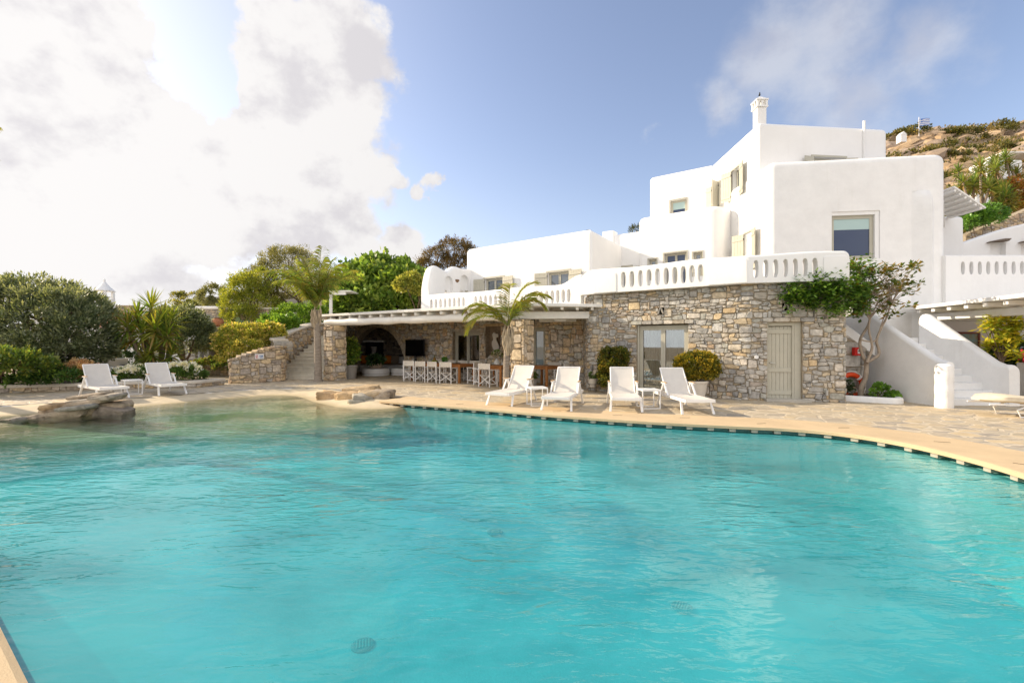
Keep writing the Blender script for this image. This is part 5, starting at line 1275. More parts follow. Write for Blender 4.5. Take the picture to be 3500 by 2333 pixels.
# ------------------------------------------------------------------ director's chairs and dining tables
CANV = mat('cream_canvas', (.66,.61,.53), .85, bump=.3, bscale=200, var=.05, vscale=5)
def make_chair(lab, g):
    t = thing('director_chair', lab, 'chair', (0,0,0), 0, g); Wd, Dp, zs, zb = .54, .44, .44, .84
    for s in (-1, 1):
        MB().box((s*Wd/2,-Dp/2+.02,zb/2), (.028,.034,zb)).build('leg', WHITEM, t, bevel=.004)
        MB().box((s*Wd/2,Dp/2-.02,.30), (.028,.034,.60)).build('leg', WHITEM, t, bevel=.004)
        MB().box((s*Wd/2,.0,.615), (.045,Dp+.04,.025)).build('armrest', WHITEM, t, bevel=.005)
        MB().box((s*Wd/2,0,.12), (.022,Dp-.07,.03)).build('side_rail', WHITEM, t)
    for y in (-Dp/2+.05, Dp/2-.05):
        MB().beam((-Wd/2+.02,y,.10), (Wd/2-.02,y,zs-.02), .022, .03, up=(0,1,0)).build('cross_leg', WHITEM, t); MB().beam((Wd/2-.02,y+.024,.10), (-Wd/2+.02,y+.024,zs-.02), .022, .03, up=(0,1,0)).build('cross_leg', WHITEM, t)
    vs = []; k = 8
    for i in range(k+1):
        x = -Wd/2+.02+(Wd-.04)*i/k; z = zs-.03*math.sin(PI*i/k)
        vs += [(x,-Dp/2+.03,z),(x,Dp/2-.03,z),(x,-Dp/2+.03,z-.008),(x,Dp/2-.03,z-.008)]
    fs = [f for i in range(k) for f in ((4*i,4*i+4,4*i+5,4*i+1),(4*i+2,4*i+3,4*i+7,4*i+6),(4*i,4*i+2,4*i+6,4*i+4),(4*i+1,4*i+5,4*i+7,4*i+3))]
    MB().add(vs, fs).build('seat', CANV, t, smooth=50); vs = []
    for i in range(k+1):
        x = -Wd/2-.018+(Wd+.036)*i/k; y = -Dp/2+.02-.045*math.sin(PI*i/k)
        vs += [(x,y,zb-.19),(x,y,zb+.01),(x,y-.008,zb-.19),(x,y-.008,zb+.01)]
    MB().add(vs, fs).build('backrest', CANV, t, smooth=50); return t
GC = 'white director chairs round the teak tables'
def make_table(name, lab, Lx, Ly, loc, rz):
    t = thing(name, lab, 'table', loc, rz, 'teak dining tables'); mb = MB(); n = max(4, int(Ly/.14))
    for i in range(n): mb.box((0,-Ly/2+.06+(Ly-.12)*(i+.5)/n,.735), (Lx-.13,(Ly-.12)/n-.006,.028))
    for s in (-1,1): mb.box((0,s*(Ly/2-.03),.735), (Lx,.058,.03)); mb.box((s*(Lx/2-.032),0,.735), (.062,Ly-.12,.03))
    mb.build('tabletop', TEAK, t, bevel=.004); mb = MB()
    for s in (-1,1): mb.box((0,s*(Ly/2-.05),.675), (Lx-.16,.025,.09)); mb.box((s*(Lx/2-.05),0,.675), (.025,Ly-.16,.09))
    mb.build('apron', TEAK, t)
    for s in (-1,1):
        for q in (-1,1): MB().box((s*(Lx/2-.04),q*(Ly/2-.04),.36), (.075,.075,.72)).build('leg', TEAK, t, bevel=.006)
    return t
tr = rotz_of(wd_)
def fr_pt(a, b, t, off):     # along a->b with offset to the house side
    d = (b-a).normalized(); n = V2((-d.y, d.x)); return a.lerp(b, t)+n*off
q0, q1 = V2((-4.42,19.62)), V2((-2.06,17.98)); tc1 = fr_pt(q0, q1, .5, .46)
make_table('dining_table', 'long teak dining table laid with fruit, left of the palm trunk', (q1-q0).length, .92, (tc1.x,tc1.y,0), tr)
c2 = V2((-.56,17.05)); make_table('dining_table', 'square teak table half hidden behind the palm trunk', 1.05, .92, (c2.x,c2.y,0), tr)
c3 = V2((1.20,17.0)); make_table('dining_table', 'square teak table right of the stone column, behind the loungers', .95, .92, (c3.x,c3.y,0), tr-.1)
ch = make_chair('white director chair at the left end of the long teak table', GC)
dv1 = (q1-q0).normalized(); nv1 = V2((-dv1.y, dv1.x))
def chair_at(p, face, lab, first=False):   # face = direction the sitter looks
    rz = math.atan2(-face.x, face.y)+math.sin(p[0]*37)*.13
    if first: ch.location = (p[0],p[1],0); ch.rotation_euler = (0,0,rz); ch['label'] = lab
    else: dup(ch, (p[0],p[1],0), rz, lab)
chair_at(q0+dv1*(-.40)+nv1*.46, dv1, 'white director chair at the left head of the long teak table, by the television', True)
chair_at(q1+dv1*.42+nv1*.5, -dv1, 'white director chair at the right head of the long teak table')
for i, w_ in enumerate(('first from the left', 'second from the left', 'third from the left', 'rightmost')):
    chair_at(q0+dv1*(.40+.69*i)-nv1*.22, nv1, 'white director chair on the pool side of the long teak table, %s' % w_)
    chair_at(q0+dv1*(.42+.68*i)+nv1*1.20, -nv1, 'white director chair on the house side of the long teak table, %s' % w_)
chair_at(c2-nv1*.62+dv1*.05, nv1, 'white director chair on the pool side of the square table by the palm trunk')
chair_at(c2+nv1*.66-dv1*.1, -nv1, 'white director chair on the house side of the square table by the palm trunk')
chair_at(c2-dv1*.72, dv1, 'white director chair at the left side of the square table by the palm trunk')
chair_at(c3-nv1*.10+dv1*-.78, dv1, 'white director chair left of the square table that stands right of the column')
chair_at(c3+nv1*.62, -nv1, 'white director chair behind the square table that stands right of the column')
chair_at(c3+dv1*.74+nv1*.1, -dv1, 'white director chair at the right side of the square table beside the rubble wall')
# fruit, pineapple, blue pot on the long table
def on1(a, b): p = q0+dv1*a+nv1*b; return (p.x, p.y, .75)
GREEN = mat('fruit_green', (.20,.26,.03), .4, var=.3, vscale=20); fb = thing('fruit_bowl', 'shallow bowl of green fruit with a pineapple on the long teak table', 'fruit bowl', on1(1.15,.35)); mb = MB()
mb.lathe([(.05,0),(.12,.03),(.17,.07),(.165,.072),(.11,.04),(.0,.02)], n=20); mb.build('bowl', mat('dark_bowl', (.07,.06,.05), .4), fb, smooth=50)
for i in range(6):
    a = i*1.05; m_ = MB(); m_.lathe([(.004,-.038),(.028,-.03),(.04,0),(.03,.03),(.004,.038)], (.09*math.cos(a),.09*math.sin(a),.085), 10); m_.build('fruit', GREEN, fb, smooth=70)
mb = MB(); mb.lathe([(.02,.05),(.05,.08),(.062,.14),(.055,.20),(.025,.24)], n=12); pn = mb.build('pineapple', mat('pineapple_skin', (.30,.16,.04), .7, var=.5, vscale=40, bump=1, bscale=60), fb, smooth=60)
mb = MB(); sword_head(mb, (0,0,.24), .15, 22, rng, [(.10,.16,.05)], .022, dead=0); mb.build('pineapple_crown', LEAF, pn)
def herb(name, lab, loc, potc, pr_, ph_, fh, seed, pal, cat='potted plant', nleaf=260, ls=(.05,.025)):
    t = thing(name, lab, cat, loc); mb = MB(); mb.lathe([(pr_*.75,0),(pr_*.92,ph_*.5),(pr_,ph_),(pr_*1.06,ph_),(pr_*1.06,ph_*.93),(pr_*.9,ph_*.9)], n=20); mb.build('pot', potc, t, smooth=45); MB().lathe([(pr_*.9,ph_*.86),(pr_*.1,ph_*.9)], n=14).build('soil', SOIL, t)
    l = Vector(loc); crown('foliage', [(l.x,l.y,l.z+ph_+fh*.5,pr_*1.25,pr_*1.25,fh*.55)], nleaf, ls, pal, LEAF, t, seed=seed, clumps=18, cr=.05, loc=l); return t
herb('potted_plant', 'small green plant in a blue pot standing on the long teak table', on1(1.72,.42), mat('blue_glaze', (.02,.07,.20), .25), .075, .09, .13, 5, [(.06,.16,.03),(.1,.24,.04)])
mb = MB(); o = MB().lathe([(.10,0),(.16,.012),(.17,.03),(.12,.02)], n=16).build('serving_dish', mat('dark_bowl', (.07,.06,.05)), None, smooth=40); o.location = on1(2.25,.5); tag(o, 'flat dark serving dish near the right end of the long teak table', 'dish')

# television
tv = thing('television', 'large black flat television standing against the rubble wall, right of the arch', 'television', tuple(bw.at(bw.upx(1436), .34, 0))); u_ = bw.upx(1436)
MB().box(bw.at(u_, .34, 1.38), (1.32,.05,.80), rz=rotz_of(bw.dir(1))).build('screen', mat('tv_black', (.004,.004,.005), .12, spec=.6), tv, world=True, bevel=.008); MB().box(bw.at(u_, .30, .5), (.12,.06,1.0), rz=rotz_of(bw.dir(1))).build('stand', mat('dark_iron', (.05,.05,.045)), tv, world=True); MB().box(bw.at(u_, .34, .02), (.6,.4,.04), rz=rotz_of(bw.dir(1))).build('base_plate', MATS['dark_iron'], tv, world=True)

# seating corner inside the arch
rzb = rotz_of(bw.dir(1)); TA = mat('taupe_cloth', (.24,.19,.145), .9, bump=.3, bscale=60); bench = thing('built_in_bench', 'long white masonry bench with cushioned seat running round the arched alcove', 'bench', (-7.6,25.9,0))
MB().box((-7.6,25.85,.2), (4.4,.8,.40)).build('base', PLASTER, bench, world=True, bevel=.03); MB().box((-7.6,26.37,.43), (4.6,.24,.86)).build('back', PLASTER, bench, world=True, bevel=.03)
MB().box((-7.7,25.83,.43), (4.1,.74,.07)).build('seat_cushion', TA, bench, world=True, bevel=.025)
MB().box((-5.2,25.0,.2), (.8,2.4,.40)).build('side_base', PLASTER, bench, world=True, bevel=.03)
MB().box((-5.25,24.7,.43), (.72,1.8,.07)).build('seat_cushion', TA, bench, world=True, bevel=.025); MB().box((-4.85,25.0,.43), (.2,2.6,.86)).build('side_back', PLASTER, bench, world=True, bevel=.03)
ORG = mat('orange_cloth', (.62,.19,.02), .9, bump=.3, bscale=60); TAU = mat('taupe_cushion', (.34,.27,.20), .9, bump=.3, bscale=60); c_first = {}
def cushion_mesh():
    mb = MB(); k = 10; vs = []; fs = []
    for s in (1, -1):
        for i in range(k+1):
            for j in range(k+1):
                x, y = -1+2*i/k, -1+2*j/k; e = max(0, (1-x**4)*(1-y**4)); q = 1-.07*(1-abs(x))*(abs(y) > .99)-.0
                vs.append((x*.23*(1-.06*(1-y*y)*0), s*.075*e**.6, y*.23))
    n_ = (k+1)**2
    for o in (0, n_):
        for i in range(k):
            for j in range(k): a = o+i*(k+1)+j; f = (a, a+1, a+k+2, a+k+1); fs.append(f if o else f[::-1])
    return vs, fs
cvs, cfs = cushion_mesh(); cn = {'orange': [], 'taupe': []}
for i, (px, colr) in enumerate(((1216,'taupe'),(1247,'orange'),(1290,'orange'),(1310,'taupe'),(1329,'orange'),(1349,'taupe'))):
    q_ = at(px, 1239, 25.98); p = Vector((q_.x, 25.98, .70))
    m_ = ORG if colr == 'orange' else TAU; pos = {'1216':'leftmost, behind the potted bush','1247':'left of the plant bowl','1290':'just right of the plant bowl','1310':'between two orange ones','1329':'rightmost of the orange ones','1349':'rightmost of all'}[str(px)]
    if colr in c_first: c = c_first[colr].copy(); COL.objects.link(c)
    else: c = MB().add(cvs, cfs).build('cushion', m_, None, smooth=80); c_first[colr] = c
    c.location = p; c.rotation_euler = (R(-14), R(3*math.sin(i*2)), R(7*math.sin(i*5))); tag(c, '%s scatter cushion in the arch, %s' % (colr, pos), 'cushion', 'scatter cushions in the arch')
def drum(lab, p, r, h): 
    t = thing('round_table', lab, 'round table', p, 0, 'round white masonry tables'); MB().lathe([(r*.96,0),(r,.03),(r,.10),(r*.98,.105),(r,.115),(r,h-.05),(r*.97,h-.01),(r*.9,h)], n=36).build('body', PLASTER, t, smooth=40); MB().lathe([(r*.99,.0),(r*1.004,.002),(r*1.004,.012),(r*.99,.014)], n=36).build('groove', mat('shadow_gap', (.12,.11,.10), .9), t); kids(t)[-1].location = (0,0,.1)
    return t
dA = gnd(1269,1286); dA = Vector((dA.x,dA.y+.75,0)); drum('round white table with a plant bowl in the middle of the arch', tuple(dA), .66, .36)
dB = gnd(1361,1284); dB = Vector((dB.x+.1,dB.y+.75,0)); drum('round white table at the right foot of the arch, with nothing on it', tuple(dB), .62, .36)
pb = thing('plant_bowl', 'ribbed clay bowl of dark leaves on the round white table', 'potted plant', (dA.x,dA.y,.36)); MB().lathe([(.24,0),(.30,.05),(.31,.16),(.28,.24),(.25,.24),(.22,.1)], n=28).build('bowl', mat('pale_clay', (.42,.32,.23), .85, bump=.8, bscale=40), pb, smooth=40)
crown('foliage', [(dA.x,dA.y,.74,.28,.28,.15)], 330, (.17,.08), [(.02,.05,.015),(.04,.08,.02)], LEAFG, pb, seed=3, clumps=40, cr=.1, loc=(dA.x,dA.y,.36))
va = thing('glass_vase', 'tall pale vase on the ledge behind the plant bowl in the arch', 'vase', (-8.0,26.37,.862)); MB().lathe([(.05,0),(.06,.03),(.13,.25),(.165,.56),(.15,.57),(.11,.3)], n=20).build('body', mat('pale_ceramic', (.50,.48,.45), .4), va, smooth=45); MB().lathe([(.11,0),(.11,.02),(.05,.03)], n=20).build('foot', MATS['pale_ceramic'], va)

# sculpture on the wall niche
sc = thing('bird_figure', 'flat white cut-out bird figure on a mound in the rubble wall niche', 'sculpture', tuple(bw.at((nich[0]+nich[1])/2, -.08, .95))); scm = mat('chalk_white', (.62,.58,.52), .85, bump=.4, bscale=30)
def flat(pts, name, parent, y=0, th=.05, m=scm):
    n = len(pts); vs = []; rzq = Matrix.Rotation(rotz_of(bw.dir(1)), 3, 'Z')
    for o_ in (-th/2, th/2): vs += [tuple(rzq@Vector((x, y+o_, z))) for x, z in pts]
    fs = [tuple(range(n)), tuple(reversed(range(n, 2*n)))]+[(i, i+n, (i+1) % n+n, (i+1) % n) for i in range(n)]; o = MB().add(vs, fs).build(name, m, parent, bevel=.006); fixn(o); return o
flat([(x_, z_) for x_, z_ in [(-.36,0),(-.30,.08),(-.18,.15),(0,.18),(.16,.16),(.28,.09),(.36,0)]], 'mound', sc)
flat(catmull([(0,.17),(.03,.3),(-.05,.42),(-.11,.55),(-.10,.72),(-.04,.80),(-.06,.92),(-.09,1.02),(-.02,1.12),(.04,1.10),(.10,1.05),(.20,1.06),(.24,.98),(.20,.90),(.12,.88),(.14,.76),(.24,.58),(.27,.42),(.16,.36),(.06,.3),(.06,.17)], 3)[:-1], 'figure', sc, y=-.01)
fl = thing('vase_of_flowers', 'white vase with white flowers standing left of the stone column, half behind the palm trunk', 'vase', tuple(bw.at(bw.upx(1722), .5, .70))); MB().lathe([(.08,0),(.12,.02),(.11,.12),(.05,.22),(.06,.24)], n=16).build('body', PLASTER, fl, smooth=50); MB().box((0,0,-.36), (.4,.4,.7)).build('plinth', PLASTER, fl, bevel=.01)
p = bw.at(bw.upx(1722), .5, 1.12); crown('flowers', [(p.x,p.y,p.z,.17,.17,.13)], 220, (.07,.05), [(.55,.5,.45),(.12,.18,.05)], LEAF, fl, seed=9, clumps=24, cr=.05, loc=Vector(fl.location))
wbench = thing('white_bench', 'low white slatted bench behind the dining chairs, against the rubble wall', 'bench', tuple(bw.at(bw.upx(1655), .55, 0))); 
for i in range(4): MB().box((-.0,-.15+.1*i,.43), (1.1,.085,.025), 0).build('slat', WHITEM, wbench)
for s in (-1,1):
    for q in (-1,1): MB().box((s*.5,q*.15,.21), (.05,.05,.42)).build('leg', WHITEM, wbench)
wbench.rotation_euler = (0,0,rzb)

# ------------------------------------------------------------------ pots and bushes by the glass door
CREAM = mat('cream_pot', (.62,.57,.49), .7, var=.06, vscale=4); GOLD_ = [(.10,.13,.015),(.17,.18,.02),(.06,.09,.015),(.26,.22,.02)]
def potbush(lab, loc, pr_, ph_, blobs, n, seed, pal, size=(.045,.028), clumps=260, cr=.09, name='potted_bush', potm=None, tips=None):
    t = thing(name, lab, 'potted bush', loc, 0); MB().lathe([(pr_*.72,0),(pr_*.86,ph_*.45),(pr_*.98,ph_*.9),(pr_*1.06,ph_*.9),(pr_*1.06,ph_),(pr_*.95,ph_),(pr_*.9,ph_*.85)], n=32).build('pot', potm or CREAM, t, smooth=40)
    MB().lathe([(pr_*.93,ph_*.9),(.02,ph_*.93)], n=20).build('soil', SOIL, t); mb = MB(); l = Vector(loc)
    for i in range(6): b = blobs[i % len(blobs)]; limb(mb, l+Vector((rng.uniform(-.08,.08), rng.uniform(-.08,.08), ph_*.85)), Vector(b[:3])+Vector((rng.uniform(-.5,.5)*b[3], rng.uniform(-.5,.5)*b[4], 0)), .015, .005, rng, n=5)
    mb.build('stem', BARK, t, world=True, smooth=50); crown('foliage', blobs, n, size, pal, LEAF, t, seed=seed, clumps=clumps, cr=cr, loc=l, tips=tips, lo=-1, jit=.1); return t
g = main_path.at(mu(2122,0), .52, 0); potbush('big round green bush in a pot left of the sliding glass door', tuple(g), .24, .42, [(g.x-.02,g.y,.98,.40,.36,.40),(g.x-.2,g.y-.05,.62,.26,.26,.34),(g.x+.14,g.y,1.18,.25,.25,.22)], 9000, 4, [(.055,.075,.012),(.095,.10,.018),(.035,.05,.010),(.15,.12,.02)])
g = main_path.at(mu(2395,0), .62, 0); potbush('big round golden-green bush in a tall cream pot right of the sliding glass door', tuple(g), .31, .52, [(g.x+.02,g.y,.95,.48,.42,.32),(g.x-.26,g.y,.9,.26,.3,.28),(g.x+.34,g.y,.94,.25,.26,.29)], 10000, 6, [(.10,.11,.015),(.18,.16,.02),(.055,.07,.012),(.27,.20,.02)], tips=((.33,.25,.03), .3))
g = main_path.at(mu(2043,0), .35, .16); t_ = potbush('little cream pot with a seedling on a wire stand by the stone front', tuple(g), .145, .27, [(g.x,g.y,g.z+.36,.10,.1,.09)], 160, 7, [(.08,.13,.03)], (.05,.03), 12, .04, name='potted_seedling'); mb = MB()
for i in range(4): a = i*PI/2+.4; mb.tube([(g.x+.13*math.cos(a),g.y+.13*math.sin(a),g.z+.1),(g.x+.15*math.cos(a),g.y+.15*math.sin(a),0)], .007, 5)
mb.tube([(g.x+.145*math.cos(a),g.y+.145*math.sin(a),g.z+.09) for a in [2*PI*j/16 for j in range(17)]], .007, 5); mb.build('wire_stand', MATS['dark_iron'], t_, world=True)
p = gnd(1818, 1322); potbush('low grey pot with sprouts behind the first lounger, right of the stone column', (p.x,p.y,0), .2, .3, [(p.x,p.y,.42,.17,.17,.12)], 260, 8, [(.08,.12,.03)], (.07,.03), 14, .05, name='potted_plant', potm=mat('grey_pot', (.30,.28,.25), .8))
p = gnd(1196, 1294); potbush('tall leafy bush in a grey pot beside the end pier of the covered terrace', (p.x,p.y,0), .34, .62, [(p.x-.02,p.y,1.3,.27,.27,.48),(p.x-.06,p.y,.95,.24,.24,.28),(p.x+.16,p.y,1.15,.2,.2,.3)], 1500, 12, [(.06,.12,.02),(.12,.19,.03),(.18,.22,.03)], (.10,.055), 120, .12, potm=mat('grey_pot', (.30,.28,.25), .8))

# ------------------------------------------------------------------ things round the white stairs
lr = thing('life_ring', 'orange life ring hanging on the rubble wall behind the small tree', 'life ring', (9.55,12.82,.38)); mb = MB(); vs_ = []; fs_ = []; NR, nr2 = 32, 12
for i in range(NR):
    for j in range(nr2): a, b = 2*PI*i/NR, 2*PI*j/nr2; r_ = .30+.065*math.cos(b); vs_.append((r_*math.cos(a), .065*math.sin(b)*.8, r_*math.sin(a)))
for i in range(NR):
    for j in range(nr2): fs_.append((i*nr2+j, i*nr2+(j+1) % nr2, ((i+1) % NR)*nr2+(j+1) % nr2, ((i+1) % NR)*nr2+j))
mb.add(vs_, fs_).build('ring', mat('life_ring_orange', (.62,.06,.01), .45), lr, smooth=80)
for q in range(4):
    a = PI/4+q*PI/2; MB().tube([(.30*math.cos(a+d_)+.0, 0, .30*math.sin(a+d_)) for d_ in (-.09,.09)], .078, 12).build('white_band', WHITEM, lr, smooth=50)
mb = MB(); mb.tube([(.40*math.cos(a), -.02, .40*math.sin(a)-.02*abs(math.sin(2*a))) for a in [2*PI*i/24 for i in range(25)]], .007, 5); mb.build('rope', WHITEM, lr)
fbx = thing('red_box', 'red wall box with a white symbol plate on the rubble wall above the life ring', 'safety box', (9.74,12.85,1.33)); MB().box((0,0,0), (.21,.12,.23)).build('case', mat('signal_red', (.60,.02,.015), .4), fbx, bevel=.008); MB().box((.02,-.065,0), (.10,.008,.12)).build('symbol_plate', WHITEM, fbx); mb = MB(); mb.box((.02,-.071,.0), (.07,.004,.018)); mb.box((.0,-.071,.02), (.03,.004,.035)); mb.build('symbol', DARK, fbx)
gp = thing('padded_lounger', 'beige cushioned lounger on white tube legs at the right edge of the terrace', 'lounger', (10.9,9.6,0))
BE = mat('beige_cushion', (.66,.58,.44), .9, var=.1, vscale=6, bump=.5, bscale=15)
mb = MB(); k = 12; vs_ = []; q = 9
for i in range(k+1):
    t = i/k; x = -.95+2.1*t; z = .36+.03*math.sin(t*9); wdt = .36*(1 if t > .12 else .35+.65*(t/.12)**.5); th = .085*(1 if t > .1 else .3+7*t)
    for j in range(q): a = 2*PI*j/q; vs_.append((x, wdt*math.copysign(abs(math.cos(a))**.6, math.cos(a)), z+th*math.copysign(abs(math.sin(a))**.7, math.sin(a))))
fs_ = [(i*q+j, i*q+(j+1) % q, (i+1)*q+(j+1) % q, (i+1)*q+j) for i in range(k) for j in range(q)]+[tuple(range(q)), tuple(range(k*q, (k+1)*q))]
o = mb.add(vs_, fs_).build('cushion', BE, gp, smooth=70); fixn(o)
for s in (-1,1): MB().tube([(-.15,s*.3,.29),(-.42,s*.3,.16),(-.36,s*.3,.02),(.3,s*.3,.02),(.45,s*.3,.27)], .016, 8).build('tube_leg', WHITEM, gp, smooth=60)
mb = MB()
for s in (-1,1): mb.tube([(-.9,s*.3,.27),(1.1,s*.3,.27)], .015, 8)
mb.build('rail', WHITEM, gp); gp.rotation_euler = (0,0,R(-12))
# ------------------------------------------------------------------ palms
def palm(label, base, h, tilt, nf, fl_, seed, tr=(.16,.10), skirt=True, pairs=34, ll=.5, az0=0, els=None, dro=1.5, pal=((.10,.15,.02),(.24,.24,.04)), azs=None, lw=.028, hang=.55):
    t = thing('palm_tree', label, 'palm tree', base); r = random.Random(seed); b = Vector(base); top = b+Vector((tilt[0], tilt[1], h)); mb = MB(); k = 26; pts = []; rad = []
    for i in range(k+1):
        s = i/k; pts.append(b.lerp(top, s)+Vector((tilt[0], tilt[1], 0))*(-.3*math.sin(PI*s))); rad.append(lerp(tr[0], tr[1], s**.6)*(1.25 if i == 0 else 1)*(1+(.05 if i % 2 else -.03)))
    mb.tube(pts, rad, 14); mb.build('trunk', mat('palm_trunk', (.30,.25,.20), .9, var=.35, vscale=6, bump=1.0, bscale=22, stretch=(1,1,5), bdist=.03), t, smooth=60, world=True)
    mb = MB()                                  # old leaf bases below the crown
    for i in range(16):
        a = i*2.4; z = -.05-.03*i; p = top+Vector((0,0,z)); d = Vector((math.cos(a), math.sin(a), 0)); mb.tube([p+d*tr[1]*.7-Vector((0,0,.28)), p+d*(tr[1]+.06)-Vector((0,0,.02)), p+d*(tr[1]+.03)+Vector((0,0,.24))], [.05,.055,.012], 6, col=(.4,.33,.24))
    mb.build('leaf_bases', mat('leaf_base', (.36,.29,.20), .9, var=.4, vscale=14, bump=1, bscale=40, stretch=(1,1,.3)), t, world=True, smooth=50)
    for i in range(nf):
        f = MB(); el = (els[i] if els else lerp(1.35, -.15, i/(nf-1)))+r.uniform(-.06,.06); a = azs[i] if azs else az0+i*2.39996+r.uniform(-.2,.2)
        old = el < .25; frond(f, top+Vector((0,0,.1)), a, el, fl_*r.uniform(.85,1.08), dro*r.uniform(.8,1.15), r, pairs, ll, w=lw, hang=hang, pal=(((.16,.15,.03),(.42,.30,.08)) if old else pal)); f.build('frond', PALML, t, world=True)
    return t
p1 = (-.18,13.85,0)
palm('young palm with a slender pale trunk in front of the stone column', p1, 1.98, (.06,0), 10, 1.75, 3, tr=(.105,.085), pairs=44, ll=.50, dro=2.3, els=[1.05,.85,1.2,1.25,1.1,1.3,.75,1.4,1.0,.95], azs=[R(178),R(165),R(10),R(30),R(-25),R(2),R(200),R(80),R(-70),R(140)])
p2 = (-8.05,18.9,0)
palm('tall feather palm with dense hanging fronds at the foot of the stone stairs', p2, 2.95, (-.10,.05), 19, 2.6, 8, tr=(.155,.13), pairs=44, ll=.66, dro=1.5, lw=.04, hang=1.0, pal=((.10,.16,.025),(.25,.27,.05)), az0=.6, els=[1.5,1.42,1.36,1.3,1.3,1.25,1.2,1.2,1.15,1.1,1.25,1.2,1.1,1.05,1.15,1.0,1.1,1.0,.9,.95,1.3,1.35,1.25,.9,.8,.62], azs=[R(70),R(150),R(20),R(100),R(60),R(-60),R(190),R(-20),R(240),R(120),R(-90),R(165),R(40),R(-120),R(10),R(210),R(-30),R(85),R(260),R(172),R(0),R(180),R(205),R(-75),R(-105),R(182)])
palm('palm with only its dry frond tips showing at the upper left edge', (-16.4,12.4,0), 6.9, (.1,0), 15, 1.9, 5, tr=(.2,.15), pairs=30, ll=.6, dro=1.6)

palm('palm standing beside the pool beyond the left edge, seen only mirrored in the glass door', (-12.5,2.2,0), 4.2, (.1,0), 18, 2.6, 15, tr=(.22,.17), pairs=30, ll=.7, dro=2.0, lw=.05)
# ------------------------------------------------------------------ yuccas
YP = [(.16,.21,.03),(.22,.27,.04),(.11,.17,.03),(.28,.29,.05)]
def yucca(label, base, heads, seed, tr=.09, hn=64, hr=.62, group=None, name='yucca', w=.05, pal=YP):
    t = thing(name, label, 'yucca', base, 0, group); r = random.Random(seed); b = Vector(base); mb = MB()
    for (hx, hy, hz, s) in heads: limb(mb, b+Vector((r.uniform(-.12,.12), r.uniform(-.12,.12), -.03)), (hx, hy, hz), tr*s, tr*.6*s, r, .1, k=7, n=8)
    mb.build('trunk', mat('yucca_bark', (.26,.20,.15), .9, var=.3, vscale=10, bump=1, bscale=18, bdist=.02), t, world=True, smooth=60)
    for i, (hx, hy, hz, s) in enumerate(heads): m_ = MB(); sword_head(m_, (hx, hy, hz), hr*s, hn, r, pal, w); m_.build('leaf_rosette', LEAF, t, world=True)
    return t
def hp(px, py, Y, s=1): v = at(px, py, Y); return (v.x, v.y, v.z, s)
yucca('tall many-headed yucca with yellow-green spiky rosettes behind the far left loungers', (-14.2,18.3,.25), [hp(516,1045,18.2,1.1),hp(470,1080,18,1.05),hp(560,1090,18,1),hp(435,1110,17.8,1.05),hp(585,1095,18.4,1),hp(530,1115,17.6,1.15),hp(485,1130,17.7,1),hp(572,1140,17.8,.95),hp(445,1150,18.2,.9),hp(520,1200,17.6,.8),hp(585,1205,17.9,.85),hp(500,1228,17.5,.75)], 4, hn=64, hr=.80, w=.07)

# ------------------------------------------------------------------ left-hand garden
G1 = [(.085,.11,.055),(.125,.15,.085),(.05,.07,.032),(.17,.19,.12)]; G2 = [(.05,.10,.02),(.09,.15,.03),(.03,.07,.015)]
def blobs_px(L_, dz=1.0): return [(*at(px, py, Y), rx, ry, rz) for px, py, Y, rx, ry, rz in L_]
tree('round_shrub_tree', 'huge dark grey-green clipped shrub on a short trunk at the far left', 'shrub', (*gnd(188,1290)[:2], 0), blobs_px([(60,1090,17.5,1.6,1.5,1.25),(170,1120,16.8,1.4,1.4,1.15),(275,1150,16.8,.85,1.0,1.0),(-60,1120,17,1.4,1.5,1.4),(120,1040,18,1.3,1.3,.9),(250,1080,17.6,1.1,1.2,.9),(300,1190,17,.6,.8,.7),(130,1200,16.2,1.2,1.1,.7),(225,1215,16.4,.8,.9,.5),(10,1200,16.2,1.1,1.1,.7)]), 34000, (.12,.036), G1, LEAF, 2, trunk_r=.16, fork=.35, clumps=1000, cr=.24, up=.5, tips=((.17,.19,.11), .5), inner=.22)
tree('round_shrub_tree', 'dark rounded shrub behind the yucca at left, beside the rubble wall', 'shrub', (-14.8,20.6,0), blobs_px([(640,1125,20.5,.8,.9,.8),(610,1150,20.5,.85,.9,.95),(660,1170,20.3,.5,.7,.6),(580,1100,21,.6,.8,.55)]), 12000, (.12,.036), G1, LEAF, 3, trunk_r=.12, fork=.35, clumps=360, cr=.2, up=.5, tips=((.17,.19,.11), .45), inner=.06)
shrub('round_shrub', 'low domed shrub with upright glossy leaves at the left edge of the photo', 'shrub', (*gnd(18,1325)[:2], 0), blobs_px([(40,1252,14.2,.85,.8,.42),(-40,1260,14.2,.8,.8,.45),(115,1262,14.4,.45,.5,.34)]), 5200, (.10,.04), [(.07,.12,.02),(.11,.17,.025),(.05,.08,.015),(.16,.18,.03)], LEAFG, 5, clumps=200, cr=.15, stem_r=.07, lo=-.2)
shrub('low_shrub', 'low bright green spreading shrub behind the left planter wall', 'shrub', (*gnd(190,1322)[:2], 0), blobs_px([(150,1290,14.9,.7,.5,.24),(210,1290,15,.5,.45,.27),(95,1305,14.8,.4,.4,.16)]), 4200, (.085,.034), G2, LEAFG, 6, clumps=160, cr=.11, lo=-.2)
shrub('dry_flower_bush', 'bush of dried pale brown flower heads left of the first far lounger', 'shrub', (*gnd(262,1318)[:2], 0), blobs_px([(262,1275,15.4,.42,.4,.32),(300,1262,15.6,.35,.3,.25)]), 2600, (.05,.04), [(.36,.24,.13),(.28,.17,.09),(.42,.31,.18)], LEAF, 7, clumps=60, cr=.10, lo=-.2)
